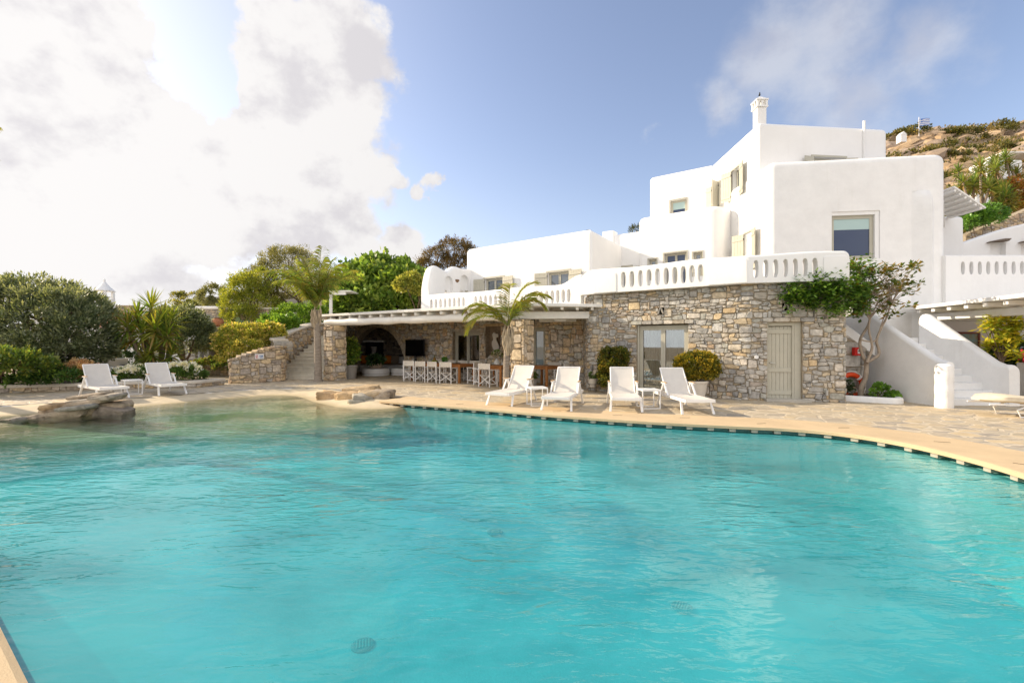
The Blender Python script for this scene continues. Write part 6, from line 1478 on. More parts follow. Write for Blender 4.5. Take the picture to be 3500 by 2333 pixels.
for (L_, lab, sd) in (([(452,1288,16.3,.5,.4,.2),(420,1292,16.4,.3,.3,.16)], 'clump of white lilies between the two far left loungers', 8), ([(620,1285,16.6,.6,.45,.26),(590,1290,16.5,.4,.4,.2)], 'clump of white lilies right of the far left loungers', 9)):
    b_ = blobs_px(L_); ba = Vector((b_[0][0], b_[0][1], .1)); t = shrub('white_lilies', lab, 'flowers', tuple(ba), b_, 1600, (.16,.028), [(.09,.14,.03),(.05,.09,.02)], LEAF, sd, clumps=60, cr=.14, lo=-.2, up=.8)
    b2 = [(x, y, z+.14, rx, ry, rz*1.1) for x, y, z, rx, ry, rz in b_]; crown('flowers', b2, 520, (.10,.07), [(.72,.70,.66),(.62,.62,.56)], leafmat('petal', .35), t, seed=sd+20, clumps=42, cr=.07, lo=0, loc=ba, up=.4)
YB = [(.20,.225,.035),(.29,.29,.05),(.13,.16,.03),(.35,.31,.07)]
shrub('flowering_hedge', 'broad rounded yellow-green hedge bush left of the stone stairs', 'hedge', (-12.2,20.8,.3), blobs_px([(825,1165,20.3,.9,.8,.62),(880,1150,20.6,.8,.7,.5),(785,1180,20,.42,.6,.55),(930,1135,20.8,.42,.5,.35),(830,1195,19.6,.75,.5,.42),(780,1210,19.7,.3,.4,.3)]), 15000, (.075,.042), YB, LEAF, 11, clumps=420, cr=.15, tips=((.50,.38,.15), .35))
shrub('hedge', 'bright green clipped hedge above the stone stairs, behind the tall palm', 'hedge', (-10.8,25.5,1.6), blobs_px([(1010,1095,25,1.1,1,.75),(1065,1085,25.5,.7,.8,.7),(945,1110,24.6,.7,.8,.6),(900,1128,24.2,.5,.6,.4)]), 13000, (.09,.035), [(.09,.17,.02),(.15,.24,.03),(.06,.11,.015)], LEAF, 12, clumps=380, cr=.16, up=.6)
shrub('leafy_bush', 'small bright leafy bush beside the curved stair parapet', 'shrub', (-11.3,22.8,1.0), blobs_px([(970,1108,22.6,.55,.5,.42),(930,1125,22.4,.4,.4,.3)]), 2600, (.13,.07), [(.10,.19,.03),(.16,.26,.04)], LEAF, 13, clumps=90, cr=.14)
tree('acacia_tree', 'yellow-green airy tree behind the hedge, left of the olive-coloured tree', 'tree', (-15.5,30,0), blobs_px([(860,985,29,1.0,1.0,.85),(820,1010,29,.75,.9,.9),(800,1050,28.5,.6,.8,.8),(870,1040,29,1.2,1,.8),(830,1085,28,.75,.8,.6),(905,960,29.5,.8,.8,.6)]), 17000, (.12,.028), [(.16,.19,.025),(.24,.25,.035),(.10,.13,.02)], LEAF, 14, trunk_r=.18, clumps=520, cr=.26, jit=.16)
tree('olive_tree', 'tall dark grey-green tree rising behind the tall palm', 'tree', (-12.2,31.5,0), blobs_px([(985,900,31,1.5,1.3,1.0),(930,950,31,1.2,1.2,1.1),(1040,930,31.5,1.2,1.1,.9),(990,985,31,1.7,1.3,.9),(920,1010,30.5,.9,.9,.8),(1070,990,31.5,1.0,1.0,.7)]), 22000, (.11,.028), [(.12,.125,.05),(.16,.16,.065),(.08,.085,.035),(.20,.19,.085)], LEAF, 15, trunk_r=.22, clumps=640, cr=.26, jit=.14)
tree('fig_tree', 'wide fig tree with large bright leaves behind the covered terrace roof', 'tree', (-8.0,28.0,0), blobs_px([(1200,1000,27.5,1.1,1.0,.95),(1290,970,27.5,1.4,1.2,1.0),(1380,985,27.5,1.1,1.0,.9),(1240,1040,26.8,1.3,1.0,.7),(1340,1035,26.8,1.5,1.0,.75),(1420,1010,27,.8,.8,.75),(1180,1050,27,.7,.8,.5),(1290,920,28,.8,.7,.55),(1225,945,28,.7,.7,.5),(1385,930,28,.6,.7,.5)]), 11000, (.24,.17), [(.10,.17,.03),(.16,.24,.04),(.07,.12,.022),(.21,.27,.06)], LEAF, 16, trunk_r=.16, clumps=480, cr=.36, jit=.28, lo=-.9)
tree('golden_shrub', 'small round yellow-green shrub close to the white end wall of the villa', 'shrub', (-4.6,24.2,1.0), blobs_px([(1405,968,24,.62,.6,.45),(1380,975,23.8,.4,.5,.32),(1440,990,24,.4,.4,.4)]), 5200, (.09,.045), [(.22,.24,.05),(.30,.29,.07),(.12,.15,.03)], LEAF, 17, trunk_r=.05, clumps=170, cr=.13)
tree('pine_tree', 'dark brown-green tree showing above the white end wall of the villa', 'tree', (-4.8,36,0), blobs_px([(1555,860,35,1.0,1.0,.85),(1500,880,35,.9,.9,.7),(1465,905,35,.6,.8,.6),(1555,905,35,1.2,1,.7),(1440,940,35,.6,.7,1.0),(1600,880,36,.8,.8,.8)]), 14000, (.13,.03), [(.09,.065,.025),(.13,.09,.03),(.06,.05,.02)], LEAF, 18, trunk_r=.25, clumps=420, cr=.24, jit=.16)
tree('bush', 'dark tree top just peeking over the white walls between the wings', 'tree', (7.6,33,0), blobs_px([(2178,786,33,.45,.4,.25)]), 500, (.12,.03), [(.05,.06,.02)], LEAF, 19, trunk_r=.12, clumps=50, cr=.2)
# prickly pear
pc_ = thing('prickly_pear', 'pale green prickly pear above the yellow-green hedge', 'cactus', (*at(848,1118,22.5)[:2], 1.3)); mb = MB(); c = at(848,1108,22.5)
for i in range(16): r_ = Vector((rng.uniform(-.5,.5), rng.uniform(-.2,.2), rng.uniform(-.25,.2))); M = Matrix.Rotation(rng.uniform(0,3), 3, 'Z'); vs_ = [c+r_+M@Vector((.11*math.cos(a),.0+s*.025,.16*math.sin(a))) for s in (-1,1) for a in [2*PI*j/10 for j in range(10)]]; mb.add(vs_, [tuple(range(10)), tuple(range(10,20))]+[(j,(j+1)%10,(j+1)%10+10,j+10) for j in range(10)])
mb.build('pads', mat('cactus_green', (.17,.22,.09), .7, var=.2), pc_, world=True)

# low planter walls, beds and the terrace edges on the left
def low_wall(name, label, path, h, th, seed, pal=STONE_WARM, coping=True, z0=0.0, cat='planter wall'):
    pp = Path2(path); t = thing(name, label, cat, (*pp.at(pp.L/2), 0) if False else tuple(pp.at(pp.L/2))); mb = MB(); f = (lambda u: h) if not callable(h) else h
    stone_face(mb, pp, z0, f, seed, w=.26, h=.14, depth=.035, pal=pal); backing(mb, pp, z0, f, th); mb.build('rubble', [STONE, MORTAR], t, world=True)
    if coping: mb = MB(); sweep_wall(mb, [V2(pp.at(pp.L*i/16, -th/2)) for i in range(17)], th+.14, lambda u: f(u)-.01, lambda u: f(u)+.09, r=.04, endr=(.04,.04)); mb.build('coping', mat('cream_coping', (.58,.52,.43)), t, smooth=50, world=True)
    return t
low_wall('planter_wall', 'long low planter wall with pale coping at the far left, behind the paving', [(-19,13.6),(-15.8,14.4),(-13.1,15.6),(-12.6,16.2)], .17, .4, 101)
low_wall('planter_wall', 'low rubble planter wall with pale coping between the lilies and the stone stairs', [(-16.5,22.6),(-13.6,22.3),(-11.9,21.0)], .42, .4, 102)
low_wall('planter_wall', 'rounded low planter rim with pebbles below the white lilies', fillet([(-14.3,17.2),(-13.2,16.0),(-11.2,16.1),(-11.0,17.4)], [0,.4,.4,0], 5), .16, .4, 103)
low_wall('terrace_wall', 'low rubble terrace wall behind the far left loungers', [(-21.5,20.0),(-17.0,19.6),(-15.4,19.9)], .40, .4, 104)
low_wall('retaining_wall', 'high rubble retaining wall with pale coping behind the yucca and hedge', [(-21.4,28.6),(-14,28.2),(-12.6,27.4)], lambda u: 3.75, .5, 105, w_ if False else STONE_WARM+STONE_GREY[:4])
mb = MB(); mb.prism([(-19,13.8),(-13.2,15.8),(-13,19.4),(-22,19.4)], .0, .10); structure(mb.build('garden_bed', SOIL)); mb = MB(); mb.prism([(-16.4,22.8),(-13.6,22.5),(-11.9,21.1),(-11.3,19.2),(-11.2,24),(-11,28),(-18,28)], 0, .38); structure(mb.build('planted_bank', SOIL))
mb = MB(); mb.prism([(-13.9,16.9),(-13.0,16.3),(-11.4,16.4),(-11.3,17.4),(-13,18.3)], 0, .15); structure(mb.build('lily_bed', SOIL))
mb = MB(); mb.prism([(-12.3,24.2),(-10.9,22.4),(-10.8,28),(-9,30),(-1,30),(-1,36),(-24,36),(-20,28.8),(-12.6,28)], 0, 1.55); structure(mb.build('raised_ground', EARTH))
shrub('flower_bed_plants', 'low green bedding plants with a few red flowers behind the low planter wall', 'flowers', (*at(715,1250,21.8)[:2], .38), blobs_px([(700,1248,22,.6,.4,.22),(740,1238,22.5,.5,.4,.26),(765,1255,21.5,.35,.3,.18),(665,1255,22.3,.45,.4,.18)]), 3400, (.08,.05), [(.07,.12,.03),(.13,.17,.04),(.18,.17,.05)], LEAF, 21, clumps=120, cr=.11, tips=((.5,.03,.02), .02), lo=-.2)
# barbecue alcoves in the retaining wall with a terracotta jar above
bbq = thing('stone_barbecue', 'built-in rubble barbecue with two dark openings against the retaining wall', 'barbecue', (-18.0,27.0,0)); pth = [(-19.6,26.9),(-16.4,26.8)]; pp = Path2(pth); mb = MB()
hb_ = [(pp.upx(668), pp.upx(697), .75, 1.35), (pp.upx(714), pp.upx(745), .75, 1.35)]; stone_face(mb, pp, 0, lambda u: 1.7+.9*max(0, 1-abs(u-1.9)/1.1), 111, pal=STONE_GREY, holes=hb_, w=.28); backing(mb, pp, 0, lambda u: 1.7+.9*max(0, 1-abs(u-1.9)/1.1), .8, holes=hb_); mb.build('body', [STONE, MORTAR], bbq, world=True); MB().box((-18.05,27.75,1.05), (2.6,.1,.8)).build('firebox', DARK, bbq, world=True); MB().box((-18.05,26.95,.72), (2.7,.3,.06)).build('ledge', CONC, bbq, world=True)
pot = thing('terracotta_jar', 'rust-red terracotta jar on the ledge above the barbecue', 'jar', tuple(at(744,1116,26.9))); MB().lathe([(.22,0),(.32,.08),(.34,.28),(.27,.42),(.20,.46),(.24,.50),(.16,.50)], n=20).build('body', TERRA, pot, smooth=50); MB().box((0,.1,-.04), (.9,.5,.07)).build('slab', CONC, pot)
# distant left buildings
lvl = thing('neighbour_house', 'low white house with a domed chimney behind the far left shrub', 'house', (-24,29,0)); mb = MB(); rounded_block(mb, [(-29,27),(-18.6,27),(-18.6,33),(-29,33)], .25, 0, 3.2, rt=.2); o = mb.build('wall', PLASTER, lvl, world=True, smooth=40); cut = MB(); pill_cutter(cut, (-21.3,27,1.1), Vector((1,0)), Vector((0,-1)), .9, 2.2, .6, square=True); carve(o, cut); MB().box((-21.3,27.22,1.1), (.9,.06,2.15)).build('door', JOIN, lvl, world=True)
mb = MB(); rounded_block(mb, [(-25.0,29.0),(-18.5,29.0),(-18.5,34),(-25.0,34)], .12, 3.0, 4.0, rt=.08); mb.build('upper_wall', PLASTER, lvl, world=True, smooth=40)
mb = MB(); pp = Path2([(-25.2,28.6),(-23.9,28.6)]); stone_face(mb, pp, 3.0, 4.02, 121, pal=STONE_WARM); backing(mb, pp, 3.0, 4.02, .4); mb.build('stone_panel', [STONE, MORTAR], lvl, world=True)
c = at(357,1060,28.0); mb = MB(); mb.box((c.x,c.y,3.55), (.72,.72,1.6)); mb.box((c.x,c.y,4.83), (.76,.76,.05)); 
for sx in (-.28,.28):
    for sy in (-.28,.28): mb.box((c.x+sx,c.y+sy,4.58), (.14,.14,.45))
mb.lathe([(.52,4.84),(.46,4.92),(.26,5.12),(.12,5.32),(.06,5.42),(.05,5.55),(.01,5.6)], (c.x,c.y,0), 16); mb.build('chimney', PLASTER, lvl, world=True, bevel=.01)
uh = thing('upper_terrace', 'grey rendered terrace walls with greenery, high behind the retaining wall', 'wall', (-22,36,1.5)); MB().box((-20.5,36.2,3.9), (9.5,.4,2.9)).build('lower_parapet', mat('grey_render', (.36,.33,.29), .9, var=.2, vscale=1.5, bump=.4, bscale=9), uh, world=True, bevel=.03); MB().box((-20.0,40,5.0), (9.5,.4,2.3)).build('upper_parapet', mat('tan_render', (.42,.34,.25), .9, var=.2, vscale=1.5), uh, world=True); MB().box((-20.3,42,5.4), (3.6,3,3.4)).build('cube_house', PLASTER, uh, world=True, bevel=.05)
shrub('roof_greenery', 'line of low shrubs on top of the grey rendered terrace walls', 'shrub', (-22,35.4,5.0), blobs_px([(620,1035,35,.6,.4,.3),(660,1038,35,.5,.4,.25),(700,1040,35,.4,.3,.2),(655,1010,39,1.0,.3,.25),(610,1008,39,.5,.3,.3)]), 2400, (.12,.05), [(.10,.12,.03),(.18,.17,.04)], LEAF, 22, clumps=80, cr=.18, stems=3)
tree('small_tree', 'grey-green bush left of the yellow-green airy tree', 'shrub', (-19.2,33,1.5), blobs_px([(725,1015,32,.75,.7,.8),(740,1045,32,.6,.6,.6)]), 3600, (.12,.04), [(.10,.11,.05),(.14,.14,.06)], LEAF, 23, trunk_r=.08, clumps=110, cr=.2)
# white frame of a garden pergola behind the palm
gpg = thing('garden_pergola', 'thin white post and beam of a garden pergola right of the tall palm', 'pergola', (-9.7,24.6,0)); p = at(1131,1020,24.5); MB().box((p.x,p.y,2.6), (.13,.13,3.6)).build('post', TIMBERW, gpg, world=True); MB().box((p.x+.3,p.y,4.3), (1.0,.14,.16)).build('beam', TIMBERW, gpg, world=True); MB().box((p.x+.5,p.y+.6,4.42), (1.2,1.4,.06)).build('canopy', TIMBERW, gpg, world=True)
# climbing vine with two twisted trunks on the neighbour's wall
vn = thing('climbing_vine', 'climber with two twisted grey trunks on the white wall at far left', 'climbing plant', (*at(400,1240,26.6)[:2], 0)); mb = MB(); Pv = lambda px, py: at(px, py, 26.7)
for L_ in ([(396,1222),(378,1205),(376,1190),(386,1170),(390,1150),(384,1135)], [(402,1222),(410,1205),(406,1180),(404,1160),(412,1140),(420,1120)]): mb.tube([Pv(*q) for q in catmull([(a, b) for a, b in L_], 4)] if False else [Pv(q[0], q[1]) for q in catmull(L_, 4)], .10, 8)
mb.build('trunk', mat('pale_vine_bark', (.33,.29,.24), .9, var=.3, vscale=9, bump=1, bscale=20), vn, smooth=60, world=True); crown('foliage', blobs_px([(380,1110,26.6,.9,.4,.5),(430,1105,26.6,.8,.4,.4),(370,1075,26.6,.5,.3,.4)]), 1500, (.10,.06), [(.10,.11,.04),(.22,.10,.07)], LEAF, vn, seed=31, clumps=60, cr=.2, loc=Vector(vn.location))
shrub('rose_bush', 'dark rose bush with a red bloom by the white house at far left', 'shrub', (*at(445,1250,24)[:2], 0), blobs_px([(440,1205,24,.6,.5,.55),(455,1235,24,.6,.5,.4)]), 2200, (.09,.05), [(.03,.06,.02),(.05,.08,.03)], LEAFG, 32, clumps=70, cr=.16, tips=((.5,.02,.02), .02))
bq = thing('iron_table', 'small black wrought-iron table beside the white garden chair at far left', 'table', (*at(410,1262,20.4)[:2], 0)); MB().box((0,0,.62), (1.0,.5,.03)).build('top', MATS['dark_iron'], bq)
for s in (-1,1): MB().tube([(s*.4,-.2,0),(s*.32,0,.3),(s*.4,0,.61)], .02, 6).build('leg', MATS['dark_iron'], bq); MB().tube([(s*.4,.2,0),(s*.32,0,.3)], .02, 6).build('leg', MATS['dark_iron'], bq)

# ------------------------------------------------------------------ rocks at the water
def rock(mb, c, s, rz, seed, col, tilt=(0,0), flatness=.0, sub=4, rough=.22):
    bm = bmesh.new(); bmesh.ops.create_icosphere(bm, subdivisions=sub, radius=1); M = Matrix.Rotation(rz, 3, 'Z') @ Matrix.Rotation(tilt[0], 3, 'X') @ Matrix.Rotation(tilt[1], 3, 'Y'); off = Vector((seed*3.1, seed*1.7, seed))
    sm_ = min(s)**.6*.42
    for v in bm.verts:
        p = v.co.copy(); m_ = max(abs(p.x), abs(p.y), abs(p.z)); d = p.normalized(); p = p.lerp(p/m_*.86, .7); w = Vector((p.x*s[0], p.y*s[1], p.z*s[2]))
        n = noise.noise(w*2.1+off)*1.3+noise.noise(w*5.2+off)*.6+noise.noise(w*13+off)*.25; st_ = round(noise.noise(w*3+off*2)*4)/4*.6
        w += Vector((d.x, d.y, d.z*.5))*(n+st_)*rough*sm_*2.4; v.co = w
    bm.verts.index_update(); o = Vector(c); vs_ = [o+M@v.co for v in bm.verts]; mb.add(vs_, [tuple(v.index for v in f.verts) for f in bm.faces], 0, col); bm.free()
ROCK = mat('shore_rock', (.35,.25,.16), .9, var=.5, vscale=3.5, bump=1.2, bscale=16, attr=True, bdist=.04, detail=9)
def rocks(name, label, base, items, cat='rock'):
    t = thing(name, label, cat, base)
    for i, (nm, px, py, Y, s, rz, tl, col) in enumerate(items):
        mb = MB(); rock(mb, at(px, py, Y), s, rz, i+len(label), col, tl); mb.build(nm, ROCK, t, smooth=35, world=True)
    return t
rocks('rock_pile', 'pile of flat tilted slabs on a sandy boulder at the left end of the pool', (-9.6,10.9,0), [
 ('boulder',300,1404,11.0,(1.0,.44,.21),.1,(0,-.12),(.40,.31,.21)),('boulder',165,1428,10.6,(1.15,.36,.15),.12,(0,-.2),(.36,.29,.21)),('boulder',395,1408,10.9,(.36,.3,.15),.2,(0,.25),(.27,.22,.17)),
 ('slab',285,1380,10.8,(.72,.36,.075),.1,(0,-.2),(.43,.34,.24)),('slab',330,1363,10.85,(.66,.34,.07),.0,(.05,-.16),(.38,.33,.26)),('slab',218,1384,10.7,(.42,.28,.065),.2,(0,-.1),(.44,.31,.18)),('slab',372,1356,10.9,(.34,.28,.075),.3,(.05,-.02),(.34,.28,.21)),('slab',262,1393,10.5,(.45,.22,.06),0,(0,-.12),(.35,.33,.28)),('slab',310,1351,10.95,(.50,.25,.05),.15,(0,-.14),(.40,.32,.23)),('boulder',20,1444,10.2,(.5,.32,.12),.0,(0,-.1),(.36,.31,.24))])
rocks('shore_rocks', 'row of golden rocks where the beach edge meets the pool coping', (-4.6,13.1,0), [
 ('boulder',1150,1364,13.9,(.55,.42,0.272),.1,(0,.05),(.42,.29,.16)),('boulder',1200,1362,13.5,(.50,.42,0.248),-.2,(0,-.05),(.48,.34,.19)),('boulder',1240,1347,13.9,(.62,.45,0.312),.1,(0,-.1),(.50,.37,.22)),('boulder',1240,1372,12.9,(.34,.3,0.224),.4,(0,.1),(.33,.30,.24)),('boulder',1302,1355,13.3,(.42,.35,0.224),-.1,(0,0),(.32,.26,.19)),('boulder',1270,1360,13.2,(.42,.35,0.248),.3,(0,0),(.42,.32,.2)),('boulder',1224,1382,12.6,(.26,.22,0.152),.3,(0,0),(.30,.28,.22))])

# ------------------------------------------------------------------ tree and vine at the corner of the stone house
tp_ = (9.62,12.62,.08); dt_ = thing('plumeria_tree', 'slender bare-stemmed tree with bronze-tipped leaves beside the white stairs', 'tree', tp_); mb = MB(); r = random.Random(9)
def bp3(px, py, Y=12.5): return at(px, py, Y)
S_ = {'base': (2945,1365,12.62), 'f1': (2962,1235,12.6)}
br = [([(2944,1372),(2942,1330),(2958,1290),(2962,1238)], .075,.055, 12.6),([(2962,1238),(2945,1205),(2940,1160),(2968,1110),(2975,1065),(2972,1020)], .045,.022,12.6),([(2962,1238),(2978,1200),(2980,1175),(2970,1130),(2972,1090)], .04,.02,12.5),([(2962,1238),(3000,1215),(3004,1195),(2996,1165),(3010,1125),(3030,1085),(3045,1040),(3070,1000)], .045,.016,12.55),([(2940,1160),(2990,1165),(3012,1110),(3030,1060)],.022,.012,12.5)]
tips = []
for L_, r0_, r1_, Y in br:
    pts = [bp3(a, b, Y) for a, b in L_]; c_ = catmull(pts, 4); mb.tube(c_, [lerp(r0_, r1_, i/(len(c_)-1)) for i in range(len(c_))], 9)
TW = [(2972,1020),(3030,1060),(3070,1000),(3045,1040),(2972,1090)]; ends = []
for i in range(80):
    s_ = bp3(*TW[i % 5], 12.5); e = bp3(r.uniform(2860,3150), r.uniform(900,1080), r.uniform(12.0,13.1)); 
    if (e.x-9.9) > .75 and e.z < 2.6: e.z = 2.6+r.random()*.6
    pts = [s_, s_.lerp(e, .5)+Vector((r.uniform(-.06,.06), 0, .08)), e]; mb.tube(pts, [.013,.008,.004], 5); ends.append(e)
mb.build('trunk', mat('smooth_grey_bark', (.33,.27,.21), .85, var=.25, vscale=8, bump=.5, bscale=25), dt_, smooth=60, world=True)
def leafwhorls(name, ends, n, size, pal, m, parent, seed, spread=.1, loc=(0,0,0), out=1.0):
    rg = np.random.default_rng(seed); E = np.array([list(e) for e in ends]); idx = np.repeat(np.arange(len(E)), n); k = len(idx); a = rg.random(k)*2*PI; el = rg.uniform(-.5, .9, k)
    D = np.stack([np.cos(a)*np.cos(el), np.sin(a)*np.cos(el), np.sin(el)-.15], 1); D = unit(D); P = E[idx]+rg.normal(size=(k,3))*spread; S = unit(np.cross(D, np.array([0,0,1.0]))+rg.normal(size=(k,3))*.35)
    pal = np.array(pal); C = pal[(rg.integers(0, len(pal), len(E))[idx]*(rg.random(k) < .6)+rg.integers(0, len(pal), k)*1) % len(pal)]*rg.uniform(.75,1.25,k)[:, None]
    return leaves_mesh(name, P, D, S, size[0]*rg.uniform(.6,1.2,k), size[1]*rg.uniform(.7,1.2,k), C, m, parent, loc=loc)
leafwhorls('foliage', ends, 15, (.18,.085), [(.08,.12,.02),(.12,.15,.03),(.20,.15,.03),(.05,.09,.02),(.32,.22,.04)], LEAF, dt_, 41, .05, tp_)
vin = thing('climbing_vine', 'dark green climber hanging over the stone corner below the white balustrade', 'climbing plant', tuple(main_path.at(mu(2860,0), .2, 2.9))); r = random.Random(4); mb = MB(); ends = []
for i in range(150):
    t = r.random(); px = lerp(2672, 2960, t**.8); py = lerp(1000, 1010, t)+r.gauss(0, 1)*(18+26*t); py = max(935 if t < .35 else 905, min(py, 1060)); yy = 11.75 if px < 2890 else r.uniform(11.9,12.8)
    if px < 2890: u_ = mu(min(px, 2885), 0); q = main_path.at(u_, r.uniform(.08,.32), 0); yy = q.y
    ends.append(at(px, py, yy))
for i in range(40): ends.append(at(r.uniform(2895,2985), r.uniform(885,1020), r.uniform(12,12.8)))
root = at(2958,1010,12.5)
for e in ends[::3]: pts = [root, root.lerp(e, .5)+Vector((0,0,.12*r.random())), Vector(e)]; mb.tube(pts, [.012,.008,.003], 5)
mb.build('stem', BARK, vin, world=True); leafwhorls('foliage', ends, 26, (.12,.075), [(.07,.16,.02),(.12,.23,.03),(.04,.10,.015),(.18,.29,.04)], LEAFG, vin, 42, .085, tuple(vin.location))
shrub('seedling', 'small bright green seedling at the foot of the slender tree', 'plant', (9.9,12.25,.1), [(9.92,12.25,.28,.2,.15,.14),(10.15,12.2,.17,.15,.1,.07)], 420, (.07,.05), [(.08,.17,.03),(.13,.24,.04)], LEAF, 43, clumps=24, cr=.06, stems=3, stem_r=.008)
shrub('dark_seedling', 'dark leafy climber in front of the orange life ring', 'plant', (9.33,12.7,.1), [(9.28,12.6,.3,.1,.08,.2)], 160, (.06,.035), [(.03,.05,.02)], LEAF, 44, clumps=26, cr=.07, stems=3, stem_r=.008)
# plants under the right-hand pergola
p = at(3425,1150,12.6); sch = thing('umbrella_plant', 'yellow-green umbrella-leaved plant under the right-hand pergola', 'plant', (p.x,p.y,.3)); mb = MB(); r = random.Random(6); es = [Vector((p.x+r.uniform(-.42,.42), p.y+r.uniform(-.3,.3), r.uniform(1.2,2.25))) for _ in range(40)]
for e in es[::2]: mb.tube([(p.x,p.y,.2),(p.x,p.y,1.0),tuple(e)], [.03,.025,.006], 6)
mb.build('stem', BARK, sch, world=True, smooth=60); leafwhorls('foliage', es, 30, (.22,.08), [(.38,.44,.04),(.55,.52,.05),(.24,.32,.04),(.62,.54,.07)], LEAF, sch, 51, .06, (p.x,p.y,.3)); MB().lathe([(.24,-.3),(.30,.0),(.32,.3),(.28,.28)], n=20).build('pot', CREAM, sch)
shrub('dark_bush', 'dark leafy bush behind the umbrella-leaved plant', 'shrub', (15.4,14.6,0), [(16.1,14.7,.9,.5,.5,.6),(15.8,14.6,.7,.4,.4,.5)], 2600, (.12,.06), [(.04,.07,.02),(.06,.10,.02)], LEAFG, 52, clumps=80, cr=.15)
shrub('red_flowers', 'pink-red flowers on the low wall at the right edge', 'flowers', (15.2,13.2,1.0), [(15.3,13.3,1.16,.32,.25,.14),(15.7,13.3,1.1,.3,.25,.16)], 900, (.06,.05), [(.55,.03,.06),(.45,.02,.08),(.08,.12,.03)], LEAF, 53, clumps=50, cr=.07)
MB().box((15.8,13.3,.5), (1.6,.5,1.0)).build('low_wall', PLASTER, None, bevel=.03); o = bpy.data.objects['low_wall']; tag(o, 'low white wall carrying the pink-red flowers at the right edge', 'wall')
o = MB().box((15.3,12.2,.22), (1.5,.9,.44)).build('stone_bench', [CONC], None, bevel=.03); tag(o, 'low block bench beside the stair pier at the right edge', 'bench')

# ------------------------------------------------------------------ hill on the right
HILLM = mat('hill_earth', (.30,.22,.13), .95, var=.5, vscale=.5, bump=1, bscale=2.5, bdist=.2, detail=10)
def hz_(x, y):
    t = max(0, min(1.25, (y-24)/46)); f = smooth((x-20)/16) if x < 36 else 1
    ridge = 1+.004*(x-60); b = 4+28.2*(t**.92)*max(.6, min(1.3, ridge)); n = 1.6*noise.noise(Vector((x*.09, y*.09, 0)))+.7*noise.noise(Vector((x*.3, y*.3, 1)))+.45*abs(noise.noise(Vector((x*.8, y*.8, 4))))
    if y > 72: b -= (y-72)*.9
    return b*f+n*f-3*(1-f)
vs_ = []; nx_, ny_ = 110, 90
for j in range(ny_):
    for i in range(nx_): x = 16+i*1.1; y = 21+j*.72; vs_.append((x, y, hz_(x, y)))
mb = MB(); mb.add(vs_, [(j*nx_+i, j*nx_+i+1, (j+1)*nx_+i+1, (j+1)*nx_+i) for j in range(ny_-1) for i in range(nx_-1)]); structure(mb.build('hillside', HILLM, smooth=60))
def hill_px(px, y): x = (px-CX)/F*y; return Vector((x, y, hz_(x, y)))
# boulders of the hill: many stones one can hardly count, one object
HROCK = mat('hill_rock', (.45,.33,.2), .95, var=.35, vscale=.8, bump=1, bscale=3, attr=True, bdist=.1, detail=9)
mb = MB(); r = random.Random(77)
protos = []
for s_ in range(7): m_ = MB(); rock(m_, (0,0,0), (1,1,1), 0, s_+3, (.4,.3,.2), sub=2, rough=.34); protos.append(m_)
for i in range(2100):
    y = r.uniform(33, 71); px = r.uniform(2980, 3760); p = hill_px(px, y); big = r.random()**3; s_ = lerp(.3, 1.5, big)*(.55+y/110); c = pick(r, [(.40,.27,.15),(.33,.24,.15),(.46,.33,.20),(.29,.22,.16),(.38,.29,.21)]); M = Matrix.Translation(p+Vector((0,0,.1*s_))) @ Matrix.Rotation(R(-28), 4, 'Y') @ Matrix.Rotation(r.uniform(0,.8), 4, 'X') @ Matrix.Rotation(r.uniform(-.5,.5), 4, 'Z') @ Matrix.Diagonal((s_*r.uniform(.9,1.8), s_*r.uniform(.7,1.2), s_*r.uniform(.35,.7), 1))
    q = protos[i % 7]; o_ = len(mb.v); mb.v.extend([tuple(M @ Vector(v)) for v in q.v]); mb.f.extend([tuple(k_+o_ for k_ in f) for f in q.f]); mb.m.extend([0]*len(q.f)); mb.c.extend([c]*len(q.f))
o = mb.build('hill_rocks', HROCK); tag(o, 'ochre boulders and rock slabs covering the hillside on the right', 'rocks', kind='stuff')
bl = []
for i in range(120):
    y = r.uniform(30, 71); p = hill_px(r.uniform(2990, 3700), y); s_ = r.uniform(.5, 1.5); bl.append((p.x, p.y, p.z+.2, s_*1.5, s_*1.2, s_*.6))
crown('hill_scrub', bl, 42000, (.30,.12), [(.08,.085,.025),(.12,.11,.035),(.17,.13,.05),(.06,.07,.02)], LEAF, None, seed=61, clumps=1600, cr=.5, lo=-.1); tag(bpy.data.objects['hill_scrub'], 'low dry scrub scattered over the rocky hillside', 'scrub', kind='stuff')
# dense green slope just behind the villa
bl = []
for i in range(60):
    y = r.uniform(27, 36); p = hill_px(r.uniform(3230, 3700), y); s_ = r.uniform(.6,1.2); bl.append((p.x, p.y, p.z+.3, s_*1.3, s_, s_*.8))
crown('slope_shrubs', bl, 22000, (.2,.08), [(.07,.10,.02),(.11,.14,.03),(.16,.16,.04)], LEAF, None, seed=62, clumps=800, cr=.35, lo=-.1); tag(bpy.data.objects['slope_shrubs'], 'green shrubs massed on the slope directly behind the villa', 'shrubs', kind='stuff')
wh = [('tall yucca on the slope, closest to the white canopy of the villa', 3290,620,24),('yucca with leaning trunks on the slope, second from the villa', 3345,600,25),('highest yucca of the group on the slope behind the villa', 3400,565,27),('yucca in the middle of the slope group, below the highest one', 3400,640,25),('yucca at the right edge of the photo, high on the slope', 3475,590,27),('low yucca above the niche wall at the right edge', 3455,690,23.5)]
